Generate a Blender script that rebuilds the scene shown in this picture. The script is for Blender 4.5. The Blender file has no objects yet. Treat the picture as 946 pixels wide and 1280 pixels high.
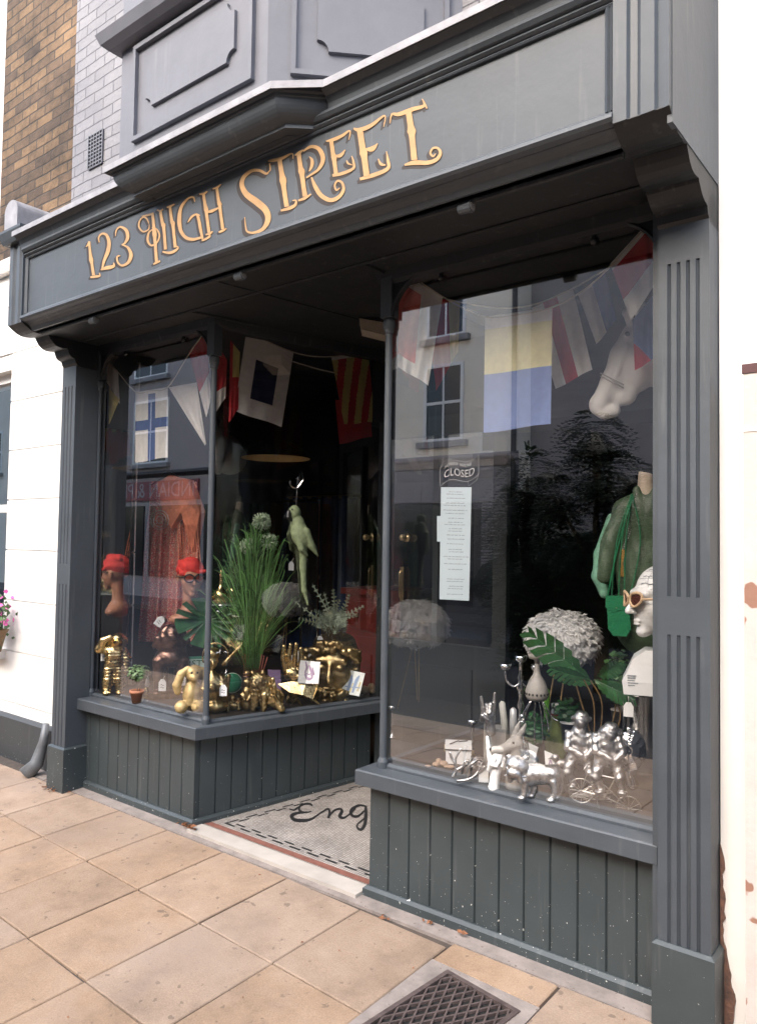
import bpy, bmesh, math, random
import numpy as np
from mathutils import Vector, Matrix
R = math.radians
rnd = random.Random(7)
scene = bpy.context.scene
col = scene.collection

# ------------------------------------------------------------------ camera calibration (survey of the photograph)
CA, CP, CR, CF = -0.66655191, 0.03948602, 0.01491067, 954.05
CW, CH = 946, 1280
_f = np.array([math.sin(CA)*math.cos(CP), math.cos(CA)*math.cos(CP), math.sin(CP)])
_r = np.array([math.cos(CA), -math.sin(CA), 0.0]); _u = np.cross(_r, _f)
CRr = math.cos(CR)*_r + math.sin(CR)*_u
CUu = -math.sin(CR)*_r + math.cos(CR)*_u
CC = np.array([0, 0, 1.6])
def ray(x, y): return _f + CRr*(x-CW/2)/CF - CUu*(y-CH/2)/CF
def oy(x, y, Y):
    d = ray(x, y); t = (Y-CC[1])/d[1]; return Vector(CC + d*t)
def oz(x, y, Z):
    d = ray(x, y); t = (Z-CC[2])/d[2]; return Vector(CC + d*t)
def ox(x, y, X):
    d = ray(x, y); t = (X-CC[0])/d[0]; return Vector(CC + d*t)
def oplane(x, y, p0, n):
    d = Vector(ray(x, y)); c = Vector(CC); t = (Vector(p0)-c).dot(n)/d.dot(n); return c + d*t

cam = bpy.data.cameras.new('camera'); camo = bpy.data.objects.new('camera', cam); col.objects.link(camo)
m = Matrix.Identity(4)
for i in range(3):
    m[i][0] = CRr[i]; m[i][1] = CUu[i]; m[i][2] = -_f[i]; m[i][3] = CC[i]
camo.matrix_world = m
cam.sensor_fit = 'VERTICAL'; cam.sensor_height = 36.0; cam.lens = CF/CH*36.0
cam.clip_end = 500; cam.clip_start = 0.05
scene.camera = camo

# ------------------------------------------------------------------ object helpers
def tag(o, label=None, cat=None, group=None, kind=None):
    if label: o['label'] = label
    if cat: o['category'] = cat
    if group: o['group'] = group
    if kind: o['kind'] = kind
    return o
def empty(name, loc=(0, 0, 0), rz=0, s=1):
    o = bpy.data.objects.new(name, None); col.objects.link(o)
    o.location = loc; o.rotation_euler = (0, 0, rz); o.scale = (s, s, s); o.empty_display_size = .05
    return o
def mesh(name, VF, mat, parent=None, smooth=False, mats=None, fm=None):
    V, F = VF
    me = bpy.data.meshes.new(name); me.from_pydata([tuple(v) for v in V], [], [tuple(int(i) for i in f) for f in F]); me.update()
    for mm in (mats or [mat]): me.materials.append(mm)
    if fm is not None: me.polygons.foreach_set('material_index', list(fm))
    if smooth: me.polygons.foreach_set('use_smooth', [True]*len(me.polygons))
    o = bpy.data.objects.new(name, me); col.objects.link(o)
    if parent: o.parent = parent
    return o
def J(*L):
    V = []; F = []
    for v, f in L:
        n = len(V); V += [tuple(p) for p in v]; F += [tuple(i+n for i in q) for q in f]
    return V, F
def box(a, b):
    x0, y0, z0 = a; x1, y1, z1 = b
    return ([(x0,y0,z0),(x1,y0,z0),(x1,y1,z0),(x0,y1,z0),(x0,y0,z1),(x1,y0,z1),(x1,y1,z1),(x0,y1,z1)],
            [(0,3,2,1),(4,5,6,7),(0,1,5,4),(1,2,6,5),(2,3,7,6),(3,0,4,7)])
def prism(poly, z0, z1):   # plan polygon (ccw) extruded in z
    n = len(poly); V = [(p[0], p[1], z0) for p in poly] + [(p[0], p[1], z1) for p in poly]
    F = [tuple(range(n))[::-1], tuple(range(n, 2*n))] + [(i, (i+1) % n, n+(i+1) % n, n+i) for i in range(n)]
    return V, F
def prismv(pts, n):        # polygon of 3d points extruded along vector n
    n = Vector(n); k = len(pts); V = [tuple(p) for p in pts] + [tuple(Vector(p)+n) for p in pts]
    F = [tuple(range(k)), tuple(range(2*k-1, k-1, -1))] + [(i, k+i, k+(i+1) % k, (i+1) % k) for i in range(k)]
    return V, F
def frame(d):
    d = Vector(d).normalized(); a = Vector((0, 0, 1)) if abs(d.z) < .9 else Vector((1, 0, 0))
    u = d.cross(a).normalized(); return u, d.cross(u).normalized()
def tube(pts, r, n=8, caps=True):
    pts = [Vector(p) for p in pts]; k = len(pts)
    rr = [r]*k if not hasattr(r, '__len__') else list(r)
    V = []; F = []; pu = None
    for i, p in enumerate(pts):
        d = (pts[min(i+1, k-1)]-pts[max(i-1, 0)])
        if d.length < 1e-9: d = Vector((0, 0, 1))
        d.normalize()
        if pu is None: u, v = frame(d)
        else:
            u = (pu - d*pu.dot(d))
            u = u.normalized() if u.length > 1e-6 else frame(d)[0]
            v = d.cross(u)
        pu = u
        for j in range(n):
            a = 2*math.pi*j/n; V.append(p + (u*math.cos(a)+v*math.sin(a))*rr[i])
    for i in range(k-1):
        for j in range(n):
            F.append((i*n+j, i*n+(j+1) % n, (i+1)*n+(j+1) % n, (i+1)*n+j))
    if caps: F.append(tuple(range(n))[::-1]); F.append(tuple(range((k-1)*n, k*n)))
    return V, F
def spline(pts, n=6):
    P = [np.array(p, float) for p in pts]; out = []
    for i in range(len(P)-1):
        p0 = P[max(i-1, 0)]; p1 = P[i]; p2 = P[i+1]; p3 = P[min(i+2, len(P)-1)]
        for j in range(n):
            t = j/n
            out.append(.5*((2*p1)+(-p0+p2)*t+(2*p0-5*p1+4*p2-p3)*t*t+(-p0+3*p1-3*p2+p3)*t**3))
    out.append(P[-1]); return out
def lathe(prof, n=24, c=(0, 0, 0), caps=True):
    V = []; F = []
    for (r, z) in prof:
        for j in range(n):
            a = 2*math.pi*j/n; V.append((c[0]+r*math.cos(a), c[1]+r*math.sin(a), c[2]+z))
    for i in range(len(prof)-1):
        for j in range(n):
            F.append((i*n+j, i*n+(j+1) % n, (i+1)*n+(j+1) % n, (i+1)*n+j))
    if caps: F.append(tuple(range(n))[::-1]); F.append(tuple(range((len(prof)-1)*n, len(prof)*n)))
    return V, F
def ball(c, r, n=12, k=8):
    rx, ry, rz = r if hasattr(r, '__len__') else (r, r, r)
    V = []; F = []
    for i in range(k+1):
        t = math.pi*i/k
        for j in range(n):
            a = 2*math.pi*j/n; V.append((c[0]+rx*math.sin(t)*math.cos(a), c[1]+ry*math.sin(t)*math.sin(a), c[2]-rz*math.cos(t)))
    for i in range(k):
        for j in range(n): F.append((i*n+j, i*n+(j+1) % n, (i+1)*n+(j+1) % n, (i+1)*n+j))
    return V, F
def sweep(prof, path, closed_prof=True):
    """prof: list of (d outward, z); path: plan points, outward is the right-hand side of the direction of travel."""
    path = [Vector((p[0], p[1])) for p in path]; k = len(path); nrm = []
    for i in range(k):
        ns = []
        if i > 0: d = (path[i]-path[i-1]).normalized(); ns.append(Vector((d.y, -d.x)))
        if i < k-1: d = (path[i+1]-path[i]).normalized(); ns.append(Vector((d.y, -d.x)))
        if len(ns) == 1: nrm.append(ns[0])
        else:
            b = (ns[0]+ns[1]).normalized(); nrm.append(b/max(.3, b.dot(ns[0])))
    n = len(prof); V = []; F = []
    for i in range(k):
        for d, z in prof: q = path[i]+nrm[i]*d; V.append((q.x, q.y, z))
    m_ = n if closed_prof else n-1
    for i in range(k-1):
        for j in range(m_): F.append((i*n+j, (i+1)*n+j, (i+1)*n+(j+1) % n, i*n+(j+1) % n))
    if closed_prof: F.append(tuple(range(n))); F.append(tuple(range((k-1)*n, k*n))[::-1])
    return V, F
def ribbon(pts, mapper, wmin=.5):
    """pts (x,y,w) in drawing units -> thin polygon strip through mapper(x,y)."""
    P = spline(pts, 7); V = []; F = []
    for i, p in enumerate(P):
        d = P[min(i+1, len(P)-1)][:2]-P[max(i-1, 0)][:2]; L = np.hypot(*d) or 1; nx, ny = -d[1]/L, d[0]/L; w = max(p[2], wmin)/2
        V.append(mapper(p[0]+nx*w, p[1]+ny*w)); V.append(mapper(p[0]-nx*w, p[1]-ny*w))
    for i in range(len(P)-1): F.append((2*i, 2*i+1, 2*i+3, 2*i+2))
    return V, F
def text_vf(s, size, mapper):
    """Flat lettering from the built-in typeface; mapper(x, z) -> 3d point."""
    c = bpy.data.curves.new('t', 'FONT'); c.body = s; c.size = size; c.align_x = 'CENTER'; c.align_y = 'CENTER'; c.resolution_u = 3
    o = bpy.data.objects.new('t', c); col.objects.link(o)
    dg = bpy.context.evaluated_depsgraph_get(); me = o.evaluated_get(dg).to_mesh()
    V = [mapper(v.co.x, v.co.y) for v in me.vertices]; F = [tuple(p.vertices) for p in me.polygons]
    o.evaluated_get(dg).to_mesh_clear(); bpy.data.objects.remove(o); bpy.data.curves.remove(c)
    return V, F

# ------------------------------------------------------------------ sculpting by distance fields (smooth unions, surface nets)
def E(c, r, k=None, op='+', rot=None):
    c = np.array(c, float); r = np.array(r if hasattr(r, '__len__') else (r, r, r), float)
    RM = None
    if rot is not None:
        from mathutils import Euler
        RM = np.array(Euler([R(a) for a in rot]).to_matrix())
    def fn(p):
        q = p-c
        if RM is not None: q = q @ RM
        k0 = np.linalg.norm(q/r, axis=-1); k1 = np.linalg.norm(q/(r*r), axis=-1)+1e-9
        return k0*(k0-1)/k1
    mr = r.max(); return (fn, op, k, c-mr, c+mr)
def C(a, b, ra, rb=None, k=None, op='+'):
    a = np.array(a, float); b = np.array(b, float); rb = ra if rb is None else rb
    def fn(p):
        ab = b-a; t = np.clip(((p-a)@ab)/max(ab@ab, 1e-9), 0, 1)
        return np.linalg.norm(p-(a+t[..., None]*ab), axis=-1)-(ra+(rb-ra)*t)
    mr = max(ra, rb); return (fn, op, k, np.minimum(a, b)-mr, np.maximum(a, b)+mr)
def PL(pts, rs, k=None, op='+'):
    return [C(pts[i], pts[i+1], rs[i], rs[i+1], k, op) for i in range(len(pts)-1)]
def B(c, h, rr=0., k=None, op='+', rot=None):
    c = np.array(c, float); h = np.array(h, float)-rr
    RM = None
    if rot is not None:
        from mathutils import Euler
        RM = np.array(Euler([R(a) for a in rot]).to_matrix())
    def fn(p):
        q = p-c
        if RM is not None: q = q @ RM
        q = np.abs(q)-h
        return np.linalg.norm(np.maximum(q, 0), axis=-1)+np.minimum(q.max(-1), 0)-rr
    mr = np.linalg.norm(h)+rr; return (fn, op, k, c-mr, c+mr)
def sculpt(prims, N=56, k=2.0, disp=None):
    flat = []
    for p in prims: flat += p if isinstance(p, list) else [p]
    lo = np.min([p[3] for p in flat if p[1] == '+'], 0); hi = np.max([p[4] for p in flat if p[1] == '+'], 0)
    h = (hi-lo).max()/N; lo = lo-2*h; hi = hi+2*h
    n = np.ceil((hi-lo)/h).astype(int)+1
    ax = [lo[i]+h*np.arange(n[i]) for i in range(3)]
    G = np.stack(np.meshgrid(*ax, indexing='ij'), -1)
    D = np.full(n, 1e3)
    for fn, op, kk, a, b in flat:
        kk = k if kk is None else kk
        pad = kk+3*h
        sl = tuple(slice(max(0, int((a[i]-pad-lo[i])/h)), min(n[i], int((b[i]+pad-lo[i])/h)+2)) for i in range(3))
        if any(s.start >= s.stop for s in sl): continue
        d = fn(G[sl]); cur = D[sl]
        if op == '+':
            if kk > 0:
                hh = np.maximum(kk-np.abs(cur-d), 0)/kk; D[sl] = np.minimum(cur, d)-hh*hh*kk*.25
            else: D[sl] = np.minimum(cur, d)
        else:
            if kk > 0:
                hh = np.maximum(kk-np.abs(cur+d), 0)/kk; D[sl] = np.maximum(cur, -d)+hh*hh*kk*.25
            else: D[sl] = np.maximum(cur, -d)
    if disp is not None: D = D+disp(G)
    S = D < 0
    c = np.zeros(np.array(n)-1, int)
    for dx in (0, 1):
        for dy in (0, 1):
            for dz in (0, 1): c += S[dx:n[0]-1+dx, dy:n[1]-1+dy, dz:n[2]-1+dz]
    act = (c > 0) & (c < 8); ids = np.full(act.shape, -1); idx = np.argwhere(act); ids[act] = np.arange(len(idx))
    acc = np.zeros((len(idx), 3)); cnt = np.zeros(len(idx))
    corners = [np.array(q) for q in ((0,0,0),(1,0,0),(0,1,0),(1,1,0),(0,0,1),(1,0,1),(0,1,1),(1,1,1))]
    for i in range(8):
        for j in range(i+1, 8):
            if np.abs(corners[i]-corners[j]).sum() != 1: continue
            A = idx+corners[i]; Bq = idx+corners[j]
            da = D[A[:, 0], A[:, 1], A[:, 2]]; db = D[Bq[:, 0], Bq[:, 1], Bq[:, 2]]
            mk = (da < 0) != (db < 0)
            t = np.where(mk, da/np.where(mk, da-db, 1), 0)
            acc += (corners[i]+(corners[j]-corners[i])*t[:, None])*mk[:, None]; cnt += mk
    V = lo+h*(idx+acc/np.maximum(cnt, 1)[:, None])
    F = []
    for a in range(3):
        b, cc = [(1, 2), (2, 0), (0, 1)][a]
        s0 = [slice(None)]*3; s1 = [slice(None)]*3; s0[a] = slice(0, n[a]-1); s1[a] = slice(1, n[a])
        df = S[tuple(s0)] != S[tuple(s1)]
        e = np.argwhere(df)
        e = e[(e[:, b] > 0) & (e[:, cc] > 0) & (e[:, b] < n[b]-1) & (e[:, cc] < n[cc]-1)]
        o1 = np.zeros(3, int); o1[b] = 1; o2 = np.zeros(3, int); o2[cc] = 1
        q = [ids[tuple((e-o1-o2).T)], ids[tuple((e-o2).T)], ids[tuple(e.T)], ids[tuple((e-o1).T)]]
        ins = S[tuple(e.T)]
        Q = np.stack(q, 1); Q[~ins] = Q[~ins][:, ::-1]
        Q = Q[(Q >= 0).all(1)]
        F.append(Q)
    return [tuple(v) for v in V], [tuple(f) for f in np.concatenate(F)]

# ------------------------------------------------------------------ materials
MATS = {}
def NT(name):
    mt = bpy.data.materials.new(name); mt.use_nodes = True; nt = mt.node_tree; nt.nodes.clear()
    out = nt.nodes.new('ShaderNodeOutputMaterial'); return mt, nt, out
def nd(nt, t, **kw):
    n = nt.nodes.new('ShaderNode'+t)
    for k, v in kw.items():
        if k.startswith('i_'):
            key = k[2:]; key = int(key) if key.isdigit() else key.replace('_', ' ')
            n.inputs[key].default_value = v
        else: setattr(n, k, v)
    return n
def c4(c): return (c[0], c[1], c[2], 1)
def mat(name, colr, rough=.5, metal=0., var=.12, scale=8., bump=0., bscale=40., col2=None, spec=.5, trans=0., coat=0., stretch=None, dots=None, island=0.):
    if name in MATS: return MATS[name]
    mt, nt, out = NT(name); L = nt.links
    p = nd(nt, 'BsdfPrincipled'); p.inputs['Roughness'].default_value = rough; p.inputs['Metallic'].default_value = metal
    p.inputs['Specular IOR Level'].default_value = spec; p.inputs['Coat Weight'].default_value = coat
    tc = nd(nt, 'TexCoord'); src = tc.outputs['Object']
    if stretch:
        mp = nd(nt, 'Mapping'); mp.inputs['Scale'].default_value = stretch; L.new(src, mp.inputs[0]); src = mp.outputs[0]
    nz = nd(nt, 'TexNoise', i_Scale=scale, i_Detail=6.0, i_Roughness=.6); L.new(src, nz.inputs['Vector'])
    rp = nd(nt, 'ValToRGB'); rp.color_ramp.elements[0].position = .3; rp.color_ramp.elements[1].position = .72
    a = col2 if col2 else tuple(x*(1-var) for x in colr); b = colr if col2 else tuple(min(1, x*(1+var)) for x in colr)
    rp.color_ramp.elements[0].color = c4(a); rp.color_ramp.elements[1].color = c4(b)
    L.new(nz.outputs['Fac'], rp.inputs[0]); cur = rp.outputs[0]
    if island:
        g = nd(nt, 'NewGeometry'); hs = nd(nt, 'HueSaturation'); mr = nd(nt, 'MapRange'); mr.inputs[3].default_value = 1-island; mr.inputs[4].default_value = 1+island
        L.new(g.outputs['Random Per Island'], mr.inputs[0]); L.new(mr.outputs[0], hs.inputs['Value']); L.new(cur, hs.inputs['Color']); cur = hs.outputs[0]
    if dots:
        sc_, th, dc = dots
        n2 = nd(nt, 'TexNoise', i_Scale=sc_, i_Detail=2.0); L.new(tc.outputs['Object'], n2.inputs['Vector'])
        mr = nd(nt, 'MapRange'); mr.inputs[1].default_value = th; mr.inputs[2].default_value = th+.02; L.new(n2.outputs['Fac'], mr.inputs[0])
        mx = nd(nt, 'MixRGB'); L.new(mr.outputs[0], mx.inputs[0]); L.new(cur, mx.inputs[1]); mx.inputs[2].default_value = c4(dc); cur = mx.outputs[0]
    L.new(cur, p.inputs['Base Color'])
    rr = nd(nt, 'MapRange'); rr.inputs[3].default_value = max(.02, rough-.08); rr.inputs[4].default_value = min(1, rough+.08)
    L.new(nz.outputs['Fac'], rr.inputs[0]); L.new(rr.outputs[0], p.inputs['Roughness'])
    if bump:
        bn = nd(nt, 'TexNoise', i_Scale=bscale, i_Detail=5.0); L.new(src, bn.inputs['Vector'])
        bp = nd(nt, 'Bump', i_Strength=bump, i_Distance=.004); L.new(bn.outputs['Fac'], bp.inputs['Height']); L.new(bp.outputs[0], p.inputs['Normal'])
    if trans:
        tr = nd(nt, 'BsdfTranslucent'); L.new(cur, tr.inputs[0]); mx = nd(nt, 'MixShader'); mx.inputs[0].default_value = trans
        L.new(p.outputs[0], mx.inputs[1]); L.new(tr.outputs[0], mx.inputs[2]); L.new(mx.outputs[0], out.inputs[0])
    else: L.new(p.outputs[0], out.inputs[0])
    MATS[name] = mt; return mt
def glassmat(name, r0=.1, tint=(1, 1, 1), gcol=(1, 1, 1), rough=0.0):
    mt, nt, out = NT(name); L = nt.links
    lw = nd(nt, 'LayerWeight', i_Blend=.5); pw = nd(nt, 'Math', operation='POWER'); pw.inputs[1].default_value = 3.6; L.new(lw.outputs['Facing'], pw.inputs[0])
    mr = nd(nt, 'MapRange'); mr.inputs[3].default_value = r0; mr.inputs[4].default_value = 1; L.new(pw.outputs[0], mr.inputs[0])
    t = nd(nt, 'BsdfTransparent'); t.inputs[0].default_value = c4(tint); g = nd(nt, 'BsdfGlossy'); g.inputs['Roughness'].default_value = rough; g.inputs['Color'].default_value = c4(gcol)
    mx = nd(nt, 'MixShader'); L.new(mr.outputs[0], mx.inputs[0]); L.new(t.outputs[0], mx.inputs[1]); L.new(g.outputs[0], mx.inputs[2]); L.new(mx.outputs[0], out.inputs[0])
    MATS[name] = mt; return mt

def paintmat(name, colr, rough=.38, chips=0.0, chipz=(.0, .75), grain=0.):
    """Old gloss paint: slight tone drift, brush texture, and small white splashes low down."""
    mt, nt, out = NT(name); L = nt.links
    p = nd(nt, 'BsdfPrincipled'); g = nd(nt, 'NewGeometry')
    n1 = nd(nt, 'TexNoise', i_Scale=3.0, i_Detail=8.0, i_Roughness=.65); L.new(g.outputs['Position'], n1.inputs['Vector'])
    rp = nd(nt, 'ValToRGB'); rp.color_ramp.elements[0].position = .3; rp.color_ramp.elements[1].position = .7
    rp.color_ramp.elements[0].color = c4([c*.86 for c in colr]); rp.color_ramp.elements[1].color = c4([c*1.16 for c in colr]); L.new(n1.outputs['Fac'], rp.inputs[0]); cur = rp.outputs[0]
    # dusty streaks
    mp = nd(nt, 'Mapping'); mp.inputs['Scale'].default_value = (30, 30, 2.2); L.new(g.outputs['Position'], mp.inputs[0])
    n3 = nd(nt, 'TexNoise', i_Scale=1.0, i_Detail=4.0); L.new(mp.outputs[0], n3.inputs['Vector'])
    m3 = nd(nt, 'MapRange'); m3.inputs[1].default_value = .6; m3.inputs[2].default_value = .8; m3.inputs[4].default_value = .16; L.new(n3.outputs['Fac'], m3.inputs[0])
    x3 = nd(nt, 'MixRGB'); L.new(m3.outputs[0], x3.inputs[0]); L.new(cur, x3.inputs[1]); x3.inputs[2].default_value = (.3, .3, .29, 1); cur = x3.outputs[0]
    if chips:
        for sc_, th in ((55., .76), (130., .775)):
            v = nd(nt, 'TexNoise', i_Scale=sc_, i_Detail=1.5); L.new(g.outputs['Position'], v.inputs['Vector'])
            # splashes are thrown up from the pavement: more of them near the ground
            sx = nd(nt, 'SeparateXYZ'); L.new(g.outputs['Position'], sx.inputs[0])
            zz = nd(nt, 'MapRange'); zz.inputs[1].default_value = chipz[0]; zz.inputs[2].default_value = chipz[1]; zz.inputs[3].default_value = .05*chips; zz.inputs[4].default_value = -.05; L.new(sx.outputs[2], zz.inputs[0])
            ad = nd(nt, 'Math', operation='ADD'); L.new(v.outputs['Fac'], ad.inputs[0]); L.new(zz.outputs[0], ad.inputs[1])
            mr = nd(nt, 'MapRange'); mr.inputs[1].default_value = th; mr.inputs[2].default_value = th+.012; L.new(ad.outputs[0], mr.inputs[0])
            mx = nd(nt, 'MixRGB'); L.new(mr.outputs[0], mx.inputs[0]); L.new(cur, mx.inputs[1]); mx.inputs[2].default_value = (.6, .6, .57, 1); cur = mx.outputs[0]
    L.new(cur, p.inputs['Base Color'])
    n2 = nd(nt, 'TexNoise', i_Scale=60.0, i_Detail=4.0); L.new(g.outputs['Position'], n2.inputs['Vector'])
    n4 = nd(nt, 'TexNoise', i_Scale=5.0, i_Detail=3.0); L.new(g.outputs['Position'], n4.inputs['Vector'])
    b1 = nd(nt, 'Bump', i_Strength=.25, i_Distance=.0015); L.new(n2.outputs['Fac'], b1.inputs['Height'])
    b2 = nd(nt, 'Bump', i_Strength=.35, i_Distance=.01); L.new(n4.outputs['Fac'], b2.inputs['Height']); L.new(b1.outputs[0], b2.inputs['Normal']); L.new(b2.outputs[0], p.inputs['Normal'])
    rr = nd(nt, 'MapRange'); rr.inputs[3].default_value = rough-.1; rr.inputs[4].default_value = rough+.14; L.new(n1.outputs['Fac'], rr.inputs[0]); L.new(rr.outputs[0], p.inputs['Roughness'])
    L.new(p.outputs[0], out.inputs[0]); MATS[name] = mt; return mt

PAINT = paintmat('grey_gloss_paint', (.052, .062, .073), .50)
PAINTLOW = paintmat('grey_gloss_paint_splashed', (.040, .051, .055), .42, chips=.75)
PAINTL = paintmat('grey_gloss_paint_left', (.038, .049, .053), .42, chips=.3)
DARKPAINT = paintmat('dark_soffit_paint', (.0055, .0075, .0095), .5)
PANEL = paintmat('pale_grey_paint', (.125, .130, .152), .55)
LEAD = mat('lead_flashing', (.26, .26, .28), .55, 0, var=.25, scale=12, bump=.5, bscale=30)
GOLDP = mat('gold_leaf_paint', (.41, .245, .105), .6, 0, var=.18, scale=20)
SHADEP = mat('brown_letter_shade', (.020, .013, .011), .6)
GLASS = glassmat('window_glass', .27)
EXPOSURE = 2.05
# ------------------------------------------------------------------ brick / stone materials
def brickmat(name, c1, c2, mortar, scale=1.0, bw=.225, bh=.075, ms=.006, bump=.6, rough=.9, axis='XZ', painted=False):
    mt, nt, out = NT(name); L = nt.links
    p = nd(nt, 'BsdfPrincipled'); p.inputs['Roughness'].default_value = rough
    g = nd(nt, 'NewGeometry'); sx = nd(nt, 'SeparateXYZ'); L.new(g.outputs['Position'], sx.inputs[0])
    cb = nd(nt, 'CombineXYZ'); L.new(sx.outputs[0 if axis[0] == 'X' else 1], cb.inputs[0]); L.new(sx.outputs[2 if axis[1] == 'Z' else 1], cb.inputs[1])
    # slightly wavy courses
    wn = nd(nt, 'TexNoise', i_Scale=4.0, i_Detail=3.0); L.new(cb.outputs[0], wn.inputs['Vector'])
    wv = nd(nt, 'MixRGB', blend_type='LINEAR_LIGHT'); wv.inputs[0].default_value = .012; L.new(cb.outputs[0], wv.inputs[1]); L.new(wn.outputs['Color'], wv.inputs[2])
    br = nd(nt, 'TexBrick', offset=.5); L.new(wv.outputs[0], br.inputs['Vector'])
    br.inputs['Scale'].default_value = 1.0; br.inputs['Brick Width'].default_value = bw; br.inputs['Row Height'].default_value = bh
    br.inputs['Mortar Size'].default_value = ms; br.inputs['Mortar Smooth'].default_value = .35; br.inputs['Bias'].default_value = 0
    br.inputs['Color1'].default_value = c4(c1); br.inputs['Color2'].default_value = c4(c2); br.inputs['Mortar'].default_value = c4(mortar)
    n = nd(nt, 'TexNoise', i_Scale=9.0, i_Detail=8.0, i_Roughness=.75); L.new(cb.outputs[0], n.inputs['Vector'])
    n2 = nd(nt, 'TexNoise', i_Scale=1.3, i_Detail=4.0); L.new(cb.outputs[0], n2.inputs['Vector'])
    rp = nd(nt, 'ValToRGB'); rp.color_ramp.elements[0].position = .38; rp.color_ramp.elements[1].position = .62
    k = .82 if painted else .30
    rp.color_ramp.elements[0].color = (k, k, k*1.02, 1); rp.color_ramp.elements[1].color = (1.08, 1.06, 1.04, 1)
    ad = nd(nt, 'Math', operation='MULTIPLY_ADD'); ad.inputs[1].default_value = .5; L.new(n2.outputs['Fac'], ad.inputs[0])
    hf = nd(nt, 'Math', operation='MULTIPLY'); hf.inputs[1].default_value = .5; L.new(n.outputs['Fac'], hf.inputs[0]); L.new(hf.outputs[0], ad.inputs[2]); L.new(ad.outputs[0], rp.inputs[0])
    mu = nd(nt, 'MixRGB', blend_type='MULTIPLY'); mu.inputs[0].default_value = 1; L.new(br.outputs['Color'], mu.inputs[1]); L.new(rp.outputs[0], mu.inputs[2])
    L.new(mu.outputs[0], p.inputs['Base Color'])
    b1 = nd(nt, 'Bump', i_Strength=bump, i_Distance=.02); b1.invert = True; L.new(br.outputs['Fac'], b1.inputs['Height'])
    n3 = nd(nt, 'TexNoise', i_Scale=50.0, i_Detail=6.0); L.new(g.outputs['Position'], n3.inputs['Vector'])
    b2 = nd(nt, 'Bump', i_Strength=.6, i_Distance=.006); L.new(n3.outputs['Fac'], b2.inputs['Height']); L.new(b1.outputs[0], b2.inputs['Normal']); L.new(b2.outputs[0], p.inputs['Normal'])
    L.new(p.outputs[0], out.inputs[0]); MATS[name] = mt; return mt
STOCK = brickmat('stock_brick', (.225, .145, .08), (.085, .058, .042), (.06, .05, .042), ms=.007)
PBRICK = brickmat('painted_brick', (.21, .21, .225), (.17, .17, .185), (.08, .08, .09), painted=True, ms=.004, bump=1.0, rough=.6)
WHITE = mat('white_render', (.80, .79, .77), .75, var=.05, scale=2.5, bump=.35, bscale=14)
WHITEW = mat('white_joinery', (.78, .77, .75), .45, var=.04, scale=6)
PLINTH = paintmat('dark_plinth_paint', (.045, .050, .054), .55, chips=.6, chipz=(0, .4))
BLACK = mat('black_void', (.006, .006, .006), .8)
BRASS = mat('brass', (.66, .52, .30), .3, 1.0, scale=30)

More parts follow.
